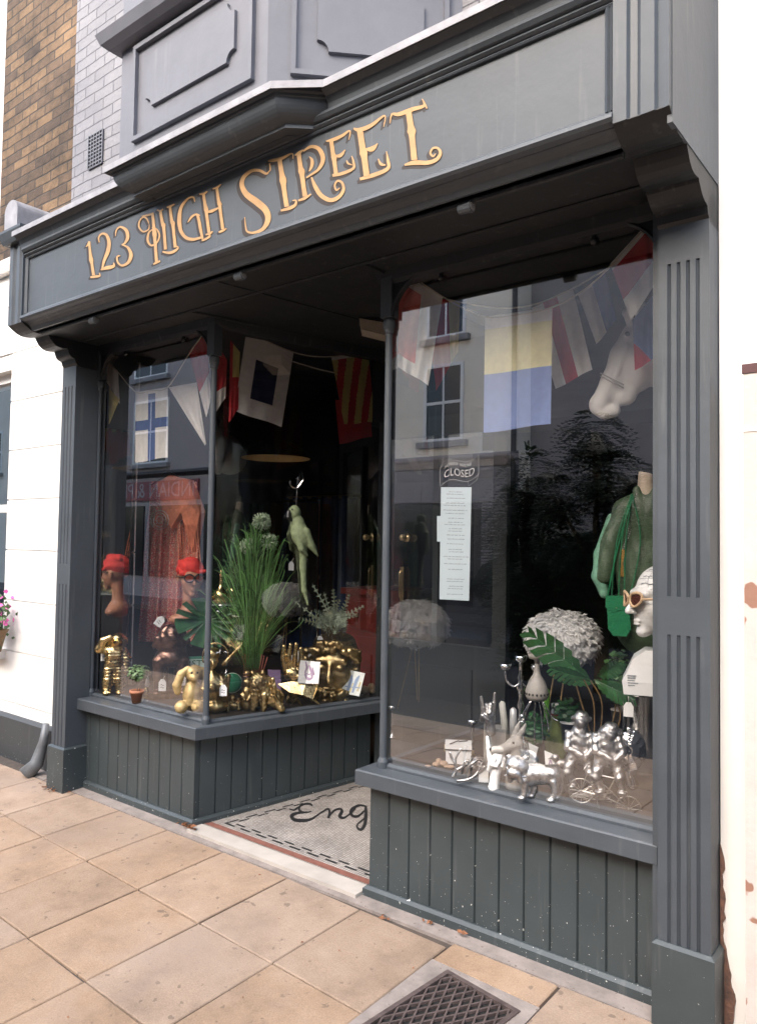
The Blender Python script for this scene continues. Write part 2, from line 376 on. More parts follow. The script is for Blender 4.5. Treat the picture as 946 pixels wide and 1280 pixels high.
# ------------------------------------------------------------------ ground
SL = .054; YF = 2.747
def gz(y): return -SL*(YF-y)
def pavemat(name='york_paving'):
    mt, nt, out = NT(name); L = nt.links
    p = nd(nt, 'BsdfPrincipled'); p.inputs['Roughness'].default_value = .82; p.inputs['Specular IOR Level'].default_value = .3
    g = nd(nt, 'NewGeometry')
    n = nd(nt, 'TexNoise', i_Scale=3.2, i_Detail=9.0, i_Roughness=.7); L.new(g.outputs['Position'], n.inputs['Vector'])
    rp = nd(nt, 'ValToRGB'); e = rp.color_ramp.elements; e[0].position = .28; e[1].position = .72
    e[0].color = (.20, .138, .094, 1); e[1].color = (.37, .268, .19, 1); m_ = e.new(.5); m_.color = (.31, .215, .145, 1)
    L.new(n.outputs['Fac'], rp.inputs[0])
    mr = nd(nt, 'MapRange'); mr.inputs[3].default_value = .90; mr.inputs[4].default_value = 1.08; L.new(g.outputs['Random Per Island'], mr.inputs[0])
    sm = nd(nt, 'Math', operation='FRACT'); ml = nd(nt, 'Math', operation='MULTIPLY'); ml.inputs[1].default_value = 7.31; L.new(g.outputs['Random Per Island'], ml.inputs[0]); L.new(ml.outputs[0], sm.inputs[0])
    ms = nd(nt, 'MapRange'); ms.inputs[3].default_value = .84; ms.inputs[4].default_value = 1.04; L.new(sm.outputs[0], ms.inputs[0])
    hs = nd(nt, 'HueSaturation'); L.new(mr.outputs[0], hs.inputs['Value']); L.new(ms.outputs[0], hs.inputs['Saturation']); L.new(rp.outputs[0], hs.inputs['Color'])
    # fine grit and dark specks
    n2 = nd(nt, 'TexNoise', i_Scale=160.0, i_Detail=4.0); L.new(g.outputs['Position'], n2.inputs['Vector'])
    r2 = nd(nt, 'MapRange'); r2.inputs[1].default_value = .3; r2.inputs[2].default_value = .7; r2.inputs[3].default_value = .86; r2.inputs[4].default_value = 1.1; L.new(n2.outputs['Fac'], r2.inputs[0])
    mx = nd(nt, 'MixRGB', blend_type='MULTIPLY'); mx.inputs[0].default_value = 1; L.new(hs.outputs[0], mx.inputs[1]); L.new(r2.outputs[0], mx.inputs[2])
    n3 = nd(nt, 'TexNoise', i_Scale=22.0, i_Detail=3.0); L.new(g.outputs['Position'], n3.inputs['Vector'])
    r3 = nd(nt, 'MapRange'); r3.inputs[1].default_value = .66; r3.inputs[2].default_value = .70; r3.inputs[4].default_value = .6; L.new(n3.outputs['Fac'], r3.inputs[0])
    m3 = nd(nt, 'MixRGB'); L.new(r3.outputs[0], m3.inputs[0]); L.new(mx.outputs[0], m3.inputs[1]); m3.inputs[2].default_value = (.10, .075, .06, 1)
    # big grey worn stains
    n5 = nd(nt, 'TexNoise', i_Scale=1.7, i_Detail=6.0, i_Roughness=.6); L.new(g.outputs['Position'], n5.inputs['Vector'])
    r5 = nd(nt, 'MapRange'); r5.inputs[1].default_value = .48; r5.inputs[2].default_value = .68; r5.inputs[4].default_value = .55; L.new(n5.outputs['Fac'], r5.inputs[0])
    m5 = nd(nt, 'MixRGB'); L.new(r5.outputs[0], m5.inputs[0]); L.new(m3.outputs[0], m5.inputs[1]); m5.inputs[2].default_value = (.27, .208, .168, 1)
    L.new(m5.outputs[0], p.inputs['Base Color'])
    b = nd(nt, 'Bump', i_Strength=.5, i_Distance=.003); L.new(n2.outputs['Fac'], b.inputs['Height'])
    b2 = nd(nt, 'Bump', i_Strength=.5, i_Distance=.012); L.new(n.outputs['Fac'], b2.inputs['Height']); L.new(b.outputs[0], b2.inputs['Normal']); L.new(b2.outputs[0], p.inputs['Normal'])
    L.new(p.outputs[0], out.inputs[0]); MATS[name] = mt; return mt
PAVE = pavemat()
JOINT = mat('paving_joint', (.07, .055, .045), .95, var=.3, scale=30, bump=.6)
CONC = mat('concrete', (.24, .205, .185), .9, var=.3, scale=9, bump=.6, bscale=90, dots=(60., .68, (.15, .12, .1)))
ASPH = mat('asphalt', (.032, .032, .034), .9, var=.25, scale=20, bump=.5, bscale=200)

tag(mesh('ground', ([(-60, -60, -.62), (60, -60, -.62), (60, 60, -.62), (-60, 60, -.62)], [(0, 1, 2, 3)]), ASPH), kind='structure')
# bedding of the pavement, near side
KY = .86
tag(mesh('pavement_bed', J(prismv([(-30, KY, gz(KY)-.012), (12, KY, gz(KY)-.012), (12, YF+.3, gz(YF+.3)-.012), (-30, YF+.3, gz(YF+.3)-.012)], (0, 0, -.3))), JOINT), kind='structure')
# slabs: a grid turned 2.3 degrees, as surveyed
th = R(-2.3); gx0, gy0 = -2.1695, 2.134; DX, DY = .4648, .513
def g2w(i, j):
    u = i*DX; v = j*DY
    return (gx0+u*math.cos(th)-v*math.sin(th), gy0+u*math.sin(th)+v*math.cos(th))
def slab(cs, inset=.004, thk=.02, bev=.004, dz=0.):
    cs = [Vector(c)+Vector((rnd.uniform(-.003, .003), rnd.uniform(-.003, .003))) for c in cs]; ce = sum(cs, Vector((0, 0)))/len(cs); V = []; F = []
    tl = (rnd.uniform(-.0015, .0015), rnd.uniform(-.0015, .0015), rnd.uniform(-.001, .0015))
    def ring(ins, z):
        for c in cs:
            d = ce-c; p = c+d.normalized()*ins*1.414
            V.append((p.x, p.y, gz(p.y)+z+dz+tl[0]*(p.x-ce.x)+tl[1]*(p.y-ce.y)+tl[2]))
    ring(inset, -thk); ring(inset, -bev); ring(inset+bev, 0)
    n = len(cs)
    for k in (0, 1):
        for i in range(n): F.append((k*n+i, k*n+(i+1) % n, (k+1)*n+(i+1) % n, (k+1)*n+i))
    F.append(tuple(range(2*n, 3*n)))
    return V, F
parts = []
YT = 2.665
gr0 = (-1.71, -1.22)
for i in range(-26, 14):
    for j in range(-6, 3):
        a = [g2w(i, j), g2w(i+1, j), g2w(i+1, j+1), g2w(i, j+1)]
        if a[0][1] > YT-.03: continue
        cs = []
        for q in a: cs.append((q[0], min(q[1], YT)))
        if i == 1 and j in (0, ): continue       # the drain is set here
        if i == 2 and j == 0: continue
        if i in (1, 2) and j == -1: continue
        if max(c[1] for c in cs)-min(c[1] for c in cs) < .08: continue
        parts.append(slab(cs))
# cut slabs round the drain
def q(x, y): return oz(x, y, 0) if False else None
w = lambda i, j: g2w(i, j)
parts += [slab([w(1, .80), w(2, .80), (w(2, 1)[0], YT-.004), (w(1, 1)[0], YT-.004)]), slab([w(2, 0), w(3, 0), (w(3, 1)[0], YT), (w(2, 1)[0], YT)]),
          slab([w(2, -1), w(3, -1), w(3, 0), w(2, 0)])]
tag(mesh('pavement', J(*parts), PAVE), kind='structure')
# concrete strip at the foot of the building, white stone threshold
tag(mesh('wall_foot_strip', J(prismv([(-5.2, YT+.003, gz(YT)+.001), (-.65, YT-.001, gz(YT)+.001), (-.65, 2.80, .004), (-5.2, 2.80, .004)], (0, 0, -.06))), CONC), kind='structure')
tag(mesh('kerb', J(prismv([(-30, KY, gz(KY)), (12, KY, gz(KY)), (12, KY-.15, gz(KY)-.005), (-30, KY-.15, gz(KY)-.005)], (0, 0, -.25))), mat('granite', (.30, .29, .28), .8, var=.2, scale=60)), kind='structure')
tag(mesh('road', ([(-60, -6.2, gz(KY)-.13), (60, -6.2, gz(KY)-.13), (60, KY-.14, gz(KY)-.13), (-60, KY-.14, gz(KY)-.13)], [(0, 1, 2, 3)]), ASPH), kind='structure')
tag(mesh('far_pavement', box((-40, -8.1, -.5), (20, -6.2, gz(KY)-.01)), mat('far_paving', (.12, .11, .10), .9, var=.15, scale=3)), kind='structure')

# drain cover (diamond lattice)
IRON = mat('cast_iron', (.10, .075, .07), .6, .3, var=.35, scale=25, bump=.4)
P4 = [oz(x, y, gz(2.3)) for x, y in ((559, 1212), (652, 1256), (613, 1305), (486, 1280))]
A_, B_ = Vector((-1.600, 2.497)), Vector((-1.268, 2.447))
ux = (B_-A_).normalized(); uy = Vector((-ux.y, ux.x))*-1; Wd, Hd = (B_-A_).length, .46
def dl(u, v, z): p = A_+ux*u+uy*v; return (p.x, p.y, gz(p.y)+z)
drain = empty('drain_cover', dl(Wd/2, Hd/2, 0)); tag(drain, 'rusty cast iron drain cover with a diamond lattice set in the paving by the shop', 'drain cover')
def dbox(u0, v0, u1, v1, z0, z1):
    c = [(u0, v0), (u1, v0), (u1, v1), (u0, v1)]
    V = [dl(a, b, z0) for a, b in c]+[dl(a, b, z1) for a, b in c]
    return V, box((0, 0, 0), (1, 1, 1))[1]
oc = [w(1, .80), w(2, .80), w(2, -.99), w(1, -.99)]; ic = [dl(0, 0, 0)[:2], dl(Wd, 0, 0)[:2], dl(Wd, Hd, 0)[:2], dl(0, Hd, 0)[:2]]
sr = []
for k in range(4):
    a_, b_, c_, d_ = oc[k], oc[(k+1) % 4], ic[(k+1) % 4], ic[k]
    sr.append(prismv([(x, y, gz(y)-.001) for x, y in (a_, d_, c_, b_)], (0, 0, -.02)))
tag(mesh('drain_surround', J(*sr), CONC), kind='structure')
fr = J(dbox(0, 0, Wd, .018, -.02, .004), dbox(0, Hd-.018, Wd, Hd, -.02, .004), dbox(0, .018, .018, Hd-.018, -.02, .004), dbox(Wd-.018, .018, Wd, Hd-.018, -.02, .004))
o = mesh('cover_frame', fr, IRON, drain); o.location = -drain.location
ls = []
nx = 15
step = (Wd-.036)/8
def clipseg(p, d):
    lo_, hi_ = -9, 9
    for a in (0, 1):
        mn, mx = (.018, (Wd if a == 0 else Hd)-.018)
        t0 = (mn-p[a])/d[a]; t1 = (mx-p[a])/d[a]
        lo_ = max(lo_, min(t0, t1)); hi_ = min(hi_, max(t0, t1))
    return lo_, hi_
for s_ in (1, -1):
    for k in range(-24, 40):
        p = (k*step/1., .018); d = (s_*.5, 1.0)
        t0, t1 = clipseg(p, d)
        if t1-t0 < .02: continue
        a = (p[0]+d[0]*t0, p[1]+d[1]*t0); b = (p[0]+d[0]*t1, p[1]+d[1]*t1); nv = Vector((d[1], -d[0])).normalized()*.0035
        V = []
        for z in (-.009, .001+.0004*s_):
            for (x, y) in (a, b): V.append(dl(x-nv.x, y-nv.y, z)); V.append(dl(x+nv.x, y+nv.y, z))
        ls.append((V, [(4, 5, 7, 6), (0, 2, 3, 1), (0, 1, 5, 4), (2, 6, 7, 3), (0, 4, 6, 2), (1, 3, 7, 5)]))
for nm, vf, mt_ in (('lattice', J(*ls), IRON), ('pit', dbox(.01, .01, Wd-.01, Hd-.01, -.019, -.011), BLACK)):
    pass
o = mesh('lattice', J(*ls), IRON, drain); o.location = -drain.location
o = mesh('pit', dbox(.01, .01, Wd-.01, Hd-.01, -.0118, -.0095), BLACK, drain); o.location = -drain.location

# ------------------------------------------------------------------ the shopfront
XL, XR = -4.63, -.70         # outer ends
PLY, PRY = 2.62, 2.67        # pilaster fronts
shop = empty('shopfront', (-2.7, 2.75, 0)); tag(shop, 'dark grey Victorian shopfront with gold lettering, splayed lobby and two display windows', 'shopfront')
def SM(name, vf, mt_, smooth=False, parent=None):
    o = mesh(name, vf, mt_, parent or shop, smooth); 
    if (parent or shop) is shop: o.location = -shop.location
    return o
# paneled stall risers
def boards(a, b, z0, z1, n, thick=.05):
    a, b = Vector(a), Vector(b); d = (b-a); L_ = d.length; d.normalize(); nrm = Vector((d.y, -d.x)); pr = []
    for k in range(n):
        u0 = L_*k/n; u1 = L_*(k+1)/n
        if k == 0: pr.append((u0, 0))
        pr += [(u1-.011, 0), (u1-.006, -.009), (u1-.002, -.009), (u1, 0)] if k < n-1 else [(u1, 0)]
    pr += [(L_, -thick), (0, -thick)]
    poly = [(a+d*u+nrm*v) for u, v in pr]
    return prism([(p.x, p.y) for p in poly], z0, z1)
def skirting(path, h=.045, out=.022):
    return sweep([(-.02, 0), (out, 0), (out, h-.012), (out-.014, h), (-.02, h)], path)
LC = (-3.452, 2.765); LE = (-3.165, 3.97); RCn = (-2.196, 2.765)
SM('stall_riser', J(boards((-4.60, 2.765), LC, -.04, .51, 11)), PAINTL)
def tilt(vf, fn): return ([(x, y, z+fn(x, y)) for x, y, z in vf[0]], vf[1])
o = SM('stall_riser', J(boards((-3.443, 2.80), LE, -.02, .51, 12)), PAINTL)
SM('stall_riser', J(boards((-2.1965, 3.95), (-2.1965, 2.80), -.02, .51, 10), boards(RCn, (-.86, 2.765), -.04, .51, 12)), PAINTLOW)
SM('skirting', tilt(skirting([(-4.62, 2.765), LC, LE]), lambda x, y: 0.0 if y < 2.8 else .04*(y-2.8)), PAINTLOW)
SM('skirting', skirting([(-2.196, 3.95), RCn, (-.86, 2.765)]), PAINTLOW)
# sills
def sill(poly):
    V0 = prism(poly, .505, .563); ce = Vector((sum(p[0] for p in poly)/len(poly), sum(p[1] for p in poly)/len(poly)))
    inn = [(p[0]+(ce.x-p[0])*.012, p[1]+(ce.y-p[1])*.012) for p in poly]
    n = len(poly); V = [(p[0], p[1], .505) for p in poly]+[(p[0], p[1], .566) for p in poly]+[(p[0], p[1], .572) for p in inn]
    F = [tuple(range(n))[::-1], tuple(range(2*n, 3*n))]
    for k in (0, 1): F += [(k*n+i, k*n+(i+1) % n, (k+1)*n+(i+1) % n, (k+1)*n+i) for i in range(n)]
    return V, F
SM('window_sill', sill([(-4.56, 2.697), (-3.365, 2.697), (-3.03, 3.97), (-3.16, 3.97), (-3.44, 2.86), (-4.56, 2.86)]), PAINT)
SM('window_sill', sill([(-2.234, 2.697), (-.884, 2.697), (-.884, 2.86), (-2.12, 2.86), (-2.12, 3.95), (-2.234, 3.95)]), PAINT)
# bottom glazing rails
GL0, GLC, GLE = (-4.58, 2.815), (-3.41, 2.815), (-3.10, 3.97)
GR0, GRC, GRE = (-2.165, 3.97), (-2.165, 2.815), (-.86, 2.815)
rail = [(-.015, .570), (.02, .570), (.02, .582), (.008, .592), (-.015, .592)]
SM('glazing_rail', J(sweep(rail, [GL0, GLC, GLE])), PAINT)
SM('glazing_rail', J(sweep(rail, [GR0, GRC, GRE])), PAINT)
ZS = 2.86      # soffit
HZ = 2.80
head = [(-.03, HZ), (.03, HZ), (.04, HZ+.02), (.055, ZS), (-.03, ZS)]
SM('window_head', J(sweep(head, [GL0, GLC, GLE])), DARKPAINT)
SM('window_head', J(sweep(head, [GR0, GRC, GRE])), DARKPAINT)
# glass panes
def pane(a, b, z0=.585, z1=HZ+.01): return ([(a[0], a[1], z0), (b[0], b[1], z0), (b[0], b[1], z1), (a[0], a[1], z1)], [(0, 1, 2, 3)])
for a, b in ((GL0, GLC), (GLC, GLE), (GR0, GRC), (GRC, GRE)): SM('window_glass', pane(a, b), GLASS)
# posts with capitals and arched brackets
def post(c, r=.017, z1=2.60):
    pr = [(r*1.5, .572), (r*1.5, .60), (r, .62), (r, z1-.03), (r*1.35, z1-.025), (r*1.35, z1-.01), (r*1.7, z1+.005), (r*1.7, z1+.03), (r*1.3, z1+.045)]
    return J(lathe(pr, 14, (c[0], c[1], 0)), box((c[0]-.03, c[1]-.03, z1+.045), (c[0]+.03, c[1]+.03, ZS)))
def bracket(c, dirx, w_=.26, h=.21, z1=2.645, y=None, thick=.03):
    top = ZS-.004; pts = [(c[0]+dirx*.02, z1)]
    for k in range(0, 11):
        a = math.pi/2*k/10; pts.append((c[0]+dirx*(.026+w_*(1-math.cos(a))), z1+h*math.sin(a)*.93))
    pts += [(c[0]+dirx*(.026+w_), top), (c[0]+dirx*.02, top)]
    P3 = [(x, c[1]-thick/2, z) for x, z in pts]
    if dirx < 0: P3 = P3[::-1]
    inner = prismv(P3, (0, thick, 0))
    rim = tube([(x, c[1]-.012, z) for x, z in pts[1:12]], .009, 6)
    drop = J(tube([(c[0]+dirx*(.026+w_), c[1], top), (c[0]+dirx*(.026+w_), c[1], top-.07)], [.014, .008], 8), ball((c[0]+dirx*(.026+w_), c[1], top-.075), .014, 8, 6))
    return J(inner, rim, drop)
LP = (-4.565, 2.80); CPo = (-3.405, 2.80); RP = (-2.155, 2.80); RPe = (-.875, 2.80)
for c, dirs in ((LP, (1,)), (CPo, (-1,)), (RP, (1,)), (RPe, (-1,))):
    o = SM('window_post', post(c), PAINT, smooth=False)
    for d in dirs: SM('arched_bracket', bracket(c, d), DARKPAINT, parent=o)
# side stiles beyond the end posts
SM('end_stile', J(prism([(-4.63, 2.72), (-4.585, 2.72), (-4.585, 2.86), (-4.63, 2.86)], .56, ZS)), PAINT)
# pilasters
def flutes(x0, x1, y, z0, z1, n=4, depth=.009):
    W_ = x1-x0; m_ = .022; pr = [(x0, 0)]
    step_ = (W_-2*m_)/n
    for k in range(n):
        a = x0+m_+k*step_+step_*.29; b = x0+m_+(k+1)*step_-step_*.29
        pr += [(a, 0)]+[(a+(b-a)*t, -depth*math.sin(math.pi*t)) for t in (.2, .5, .8)]+[(b, 0)]
    pr.append((x1, 0))
    poly = [(x, y-v) for x, v in pr]+[(x1, y+.16), (x0, y+.16)]
    return prism(poly, z0, z1)
def pilaster(x0, x1, y, n):
    o = SM('pilaster', J(flutes(x0, x1, y, .27, 1.30, n), prism([(x0, y), (x1, y), (x1, y+.16), (x0, y+.16)], 1.30, 1.42), prism([(x0, y-.0005), (x1, y-.0005), (x1, y+.16), (x0, y+.16)], 1.4201, 1.43),
        flutes(x0, x1, y, 1.43, 2.58, n), prism([(x0, y), (x1, y), (x1, y+.16), (x0, y+.16)], 2.58, 2.80)), PAINT)
    e = .012
    b_ = sweep([(0, -.08), (.016, -.08), (.016, .262), (.004, .272), (0, .272)], [(x0, y+.15), (x0, y), (x1, y), (x1, y+.15)])
    mesh('plinth_block', J(b_, prism([(x0, y), (x1, y), (x1, y+.14), (x0, y+.14)], -.08, .27)), PAINTLOW, o)
    return o
pilaster(-4.71, -4.55, PLY, 3)
pilaster(-.872, -.702, PRY, 4)
SM('pilaster_return', J(prism([(-.90, 2.70), (-.874, 2.70), (-.874, 2.86), (-.90, 2.86)], 0, ZS)), PAINT)
# corbels (scrolled consoles) under each end of the fascia
FY = 2.25          # fascia plane
def corbel(x0, x1, ypil):
    pr = [(FY-.01, 2.905), (FY+.005, 2.90)]
    def arc(y0, z0, y1, z1, bulge, n=6):
        out_ = []
        for k in range(1, n+1):
            t = k/n; s_ = math.sin(math.pi*t)*bulge
            dy, dz = y1-y0, z1-z0; L_ = math.hypot(dy, dz); out_.append((y0+dy*t+dz/L_*s_, z0+dz*t-dy/L_*s_))
        return out_
    a = [(FY, 2.90)]
    a += arc(FY, 2.90, FY+.17, 2.865, .028); a += [(FY+.172, 2.858)]
    a += arc(FY+.172, 2.858, FY+.30, 2.80, .03); a += [(FY+.305, 2.79)]
    a += arc(FY+.305, 2.79, ypil-.02, 2.745, .012)
    a += [(ypil-.012, 2.72), (ypil+.01, 2.70), (ypil+.14, 2.70), (ypil+.14, 2.903), (FY+.0, 2.903)]
    return prismv([(x0, y, z) for y, z in a][::-1], (x1-x0, 0, 0))
def capital(x0, x1):
    n = 7; pr = [(0, 0)]
    W_ = x1-x0
    pl = [(x0, FY+.2), (x0, FY-.005), (x0+.25*W_, FY-.005), (x0+.30*W_, FY+.006), (x0+.42*W_, FY+.010), (x0+.5*W_, FY-.002), (x0+.75*W_, FY-.006), (x0+.80*W_, FY+.004), (x0+W_, FY-.005), (x0+W_, 2.9), (x0, 2.9)]
    return prism(pl, 2.90, 3.42)
for x0, x1, yp in ((-4.70, -4.535, PLY), (-.872, -.702, PRY)):
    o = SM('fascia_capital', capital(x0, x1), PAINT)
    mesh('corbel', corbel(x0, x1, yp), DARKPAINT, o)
cap_ = sweep([(0, 3.40), (.035, 3.40), (.045, 3.42), (.06, 3.46), (.06, 3.475), (.0, 3.50)], [(-4.70, 2.8), (-4.70, FY), (-4.535, FY), (-4.535, 2.8)])
SM('capital_top', J(cap_, prism([(-4.72, FY-.03), (-4.56, FY-.03), (-4.56, 2.8), (-4.72, 2.8)], 3.46, 3.49)), PAINT)
SM('lead_cap', prismv([(-4.735, FY-.03, 3.49), (-4.575, FY-.03, 3.49), (-4.575, FY-.03, 3.60)]+[(-4.655+.08*math.cos(R(t)), FY-.03, 3.60+.07*math.sin(R(t))) for t in range(15, 170, 15)]+[(-4.735, FY-.03, 3.60)], (0, .6, 0)), LEAD)
# fascia board and mouldings
fx0, fx1 = -4.535, -.872
fb = SM('fascia_board', J(prism([(fx0, FY+.02), (fx1, FY+.02), (fx1, FY+.07), (fx0, FY+.07)], 2.90, 3.36)), PAINT)
SM('fascia_moulding', J(sweep([(-.02, 3.285), (.006, 3.285), (.010, 3.291), (.006, 3.297), (.012, 3.300), (.02, 3.307), (.014, 3.318), (.026, 3.322), (.036, 3.335), (.03, 3.35), (-.02, 3.35)], [(fx0, FY+.015), (fx1, FY+.015)])), PAINT)
SM('fascia_moulding', J(sweep([(-.02, 2.952), (.002, 2.952), (.007, 2.946), (.007, 2.940), (.018, 2.938), (.028, 2.930), (.030, 2.918), (.02, 2.908), (-.004, 2.902), (-.022, 2.893), (-.038, 2.880), (-.052, ZS), (-.09, ZS), (-.09, 2.93), (-.02, 2.94)], [(fx0-.0, FY+.015), (fx1+.0, FY+.015)])), PAINT)
for x in (fx0+.0, fx1-.032):
    SM('fascia_moulding', J(prism([(x, FY+.012), (x+.010, FY+.004), (x+.016, FY+.012), (x+.024, FY+.004), (x+.032, FY+.012), (x+.032, FY+.03), (x, FY+.03)], 2.950, 3.287)), PAINT)
# soffit / lobby ceiling
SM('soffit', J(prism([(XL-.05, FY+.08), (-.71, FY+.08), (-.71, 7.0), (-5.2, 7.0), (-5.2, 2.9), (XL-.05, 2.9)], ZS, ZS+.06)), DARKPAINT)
SM('soffit_bead', J(tube([(-4.50, 2.36, ZS-.008), (-.88, 2.36, ZS-.008)], .012, 8), tube([(-4.5, 2.62, ZS-.004), (-.9, 2.62, ZS-.004)], .008, 6),
   tube([(-3.40, 2.62, ZS-.004), (-3.08, 3.95, ZS-.004)], .008, 6), tube([(-2.165, 2.62, ZS-.004), (-2.165, 3.95, ZS-.004)], .008, 6), tube([(-2.9, 2.4, ZS-.002), (-2.62, 3.95, ZS-.002)], .004, 6)), DARKPAINT)
# the three little downlighters under the fascia
for (x, y_) in ((118, 389), (301, 330), (583, 241)):
    p = oy(x, y_, 2.36); t = empty('downlighter', (p.x, 2.36, ZS-.015))
    mesh('lamp_body', J(tube([(-.03, 0, -.012), (.024, 0, -.012)], [.018, .021], 12)), PAINT, t); mesh('lamp_lens', J(tube([(.024, 0, -.012), (.028, 0, -.012)], .016, 12)), mat('frosted_lens', (.12, .12, .12), .3), t)
    tag(t, {118: 'small grey cylinder lamp under the fascia near its left corbel', 301: 'small grey cylinder lamp under the middle of the fascia over the corner post', 583: 'small grey cylinder lamp under the fascia above the right window'}[x], 'spotlight', 'cylinder lamps under the fascia')
# cornice with lead flashing, breaking forward under the oriel
OX0, OX1, OXB = -3.32, -2.225, -2.05
ZC = 3.43
cpath = [(-4.56, FY), (OX0-.0, FY)]
corn = [(-.03, 3.345), (.0, 3.345), (.012, 3.352), (.015, 3.372), (.03, 3.395), (.055, 3.412), (.06, 3.43), (-.03, 3.43)]
SM('cornice', J(sweep(corn, [(-4.555, FY), (OX0, FY)])), PAINT)
SM('cornice', J(sweep(corn, [(OXB, FY), (-.702, FY)])), PAINT)
# oriel base: big cove
ofp = [(OX0-.0, 2.30), (OX0, 2.15), (OX1, 2.15), (OXB, 2.30)]
cove = [(-.3, 3.30), (-.06, 3.302), (-.045, 3.315), (-.02, 3.35), (.005, 3.368), (.012, 3.385), (.04, 3.40), (.055, 3.43), (-.3, 3.43)]
SM('cornice', J(sweep([(-.10, 3.298), (-.088, 3.298), (-.086, 3.303)]+[(-.084+.118*math.sin(R(t)), 3.395-.088*math.cos(R(t))) for t in range(0, 91, 9)]+[(.038, 3.398), (.04, 3.408), (.056, 3.410), (.06, 3.43), (-.10, 3.43)], [(OX0, 2.32), (OX0, 2.13), (OX1, 2.13), (OXB+.02, 2.31)]),
   prism([(OX0+.03, 2.17), (OX1, 2.17), (OXB, 2.33), (OX0+.03, 2.33)], 3.302, 3.42)), PAINT)
def flash(path): return sweep([(-.03, ZC+.001), (.064, ZC+.001), (.064, ZC-.022), (.068, ZC-.022), (.068, ZC+.008), (-.03, ZC+.03), (-.3, ZC+.06), (-.3, ZC+.05)], path)
SM('lead_flashing', J(flash([(-4.56, FY), (OX0-.01, FY)])), LEAD)
SM('lead_flashing', J(flash([(OX0, 2.5), (OX0, 2.13), (OX1, 2.13), (OXB, 2.25), (-.70, FY)])), LEAD)
SM('fascia_roof', J(prism([(-4.55, 2.3), (-.71, 2.3), (-.71, 2.85), (-4.55, 2.85)], 3.36, 3.44)), LEAD)
# right end board of the fascia box, closing it to the wall
SM('fascia_end_board', J(prism([(-.715, FY+.02), (-.699, FY+.02), (-.699, 2.87), (-.715, 2.87)], 2.86, 4.6)), PAINT)
SM('upper_corner_post', J(prism([(-.872, FY+.00), (-.702, FY+.00), (-.702, FY+.12), (-.872, FY+.12)], 3.421, 4.6)), PAINT)
# gold lettering
def mapA(off=0, y=FY+.018): return lambda x, yy: oplane(90+(x+off)/3.942, 100+yy/3.942, (0, y, 0), Vector((0, 1, 0)))
def mapB(off=0, y=FY+.018): return lambda x, yy: oplane(290+x/3.504, 100+yy/3.504, (0, y, 0), Vector((0, 1, 0)))
LA = [[(70,822,3),(80,812,9),(88,800,14)],[(86,795,10),(92,860,14),(96,885,20),(100,910,13),(108,962,15)],[(92,972,8),(118,968,12),(138,965,9),(136,950,5)],
 [(136,800,4),(133,775,8),(150,757,9),(172,765,13),(184,800,17),(178,845,19),(160,890,14),(150,930,8)],[(143,935,6),(170,926,16),(205,918,15),(207,900,4)],
 [(216,770,3),(220,740,7),(240,724,9),(268,740,15),(276,775,17),(262,803,10),(246,812,5)],[(248,812,5),(276,825,11),(292,860,18),(280,897,15),(250,914,10),(228,900,8),(224,872,9),(240,865,5)],
 [(380,708,4),(370,684,8),(352,676,7),(334,695,8),(332,725,8),(352,747,8),(378,736,6),(382,712,4)],[(345,672,6),(375,665,10),(404,658,12)],
 [(398,660,13),(404,720,15),(408,760,22),(410,790,15),(418,895,15)],[(402,908,7),(420,898,11),(436,892,7)],
 [(400,735,5),(380,752,9),(374,790,11),(392,815,9),(420,800,8),(432,765,8),(418,735,7),(395,728,5)],
 [(420,640,7),(436,645,9),(450,636,7)],[(436,645,13),(446,700,15),(452,716,22),(454,735,15),(462,835,15)],[(448,846,8),(480,852,13),(508,842,13),(524,826,8),(512,818,5)],
 [(468,628,6),(486,622,10),(506,612,6)],[(484,622,13),(492,690,15),(498,706,22),(500,725,15),(510,825,15)],
 [(606,600,5),(598,578,9),(570,586,10),(538,630,15),(530,690,20),(538,745,17),(565,778,16),(600,785,14),(640,775,10)],
 [(572,702,4),(590,675,11),(612,662,9),(632,668,6)],[(618,660,11),(628,700,15),(636,745,14),(645,785,10)],[(640,792,8),(662,782,11),(680,768,9),(668,758,5)],
 [(628,562,7),(650,560,11),(668,548,6)],[(648,560,13),(656,610,15),(662,640,21),(664,660,15),(676,752,15)],[(660,762,7),(680,756,11),(694,746,6)],
 [(662,652,7),(690,645,15),(722,630,7)],[(694,536,6),(715,530,10),(734,514,6)],[(714,530,13),(722,590,15),(728,612,21),(730,630,15),(744,735,15)],[(724,750,7),(744,742,11),(762,732,6)]]
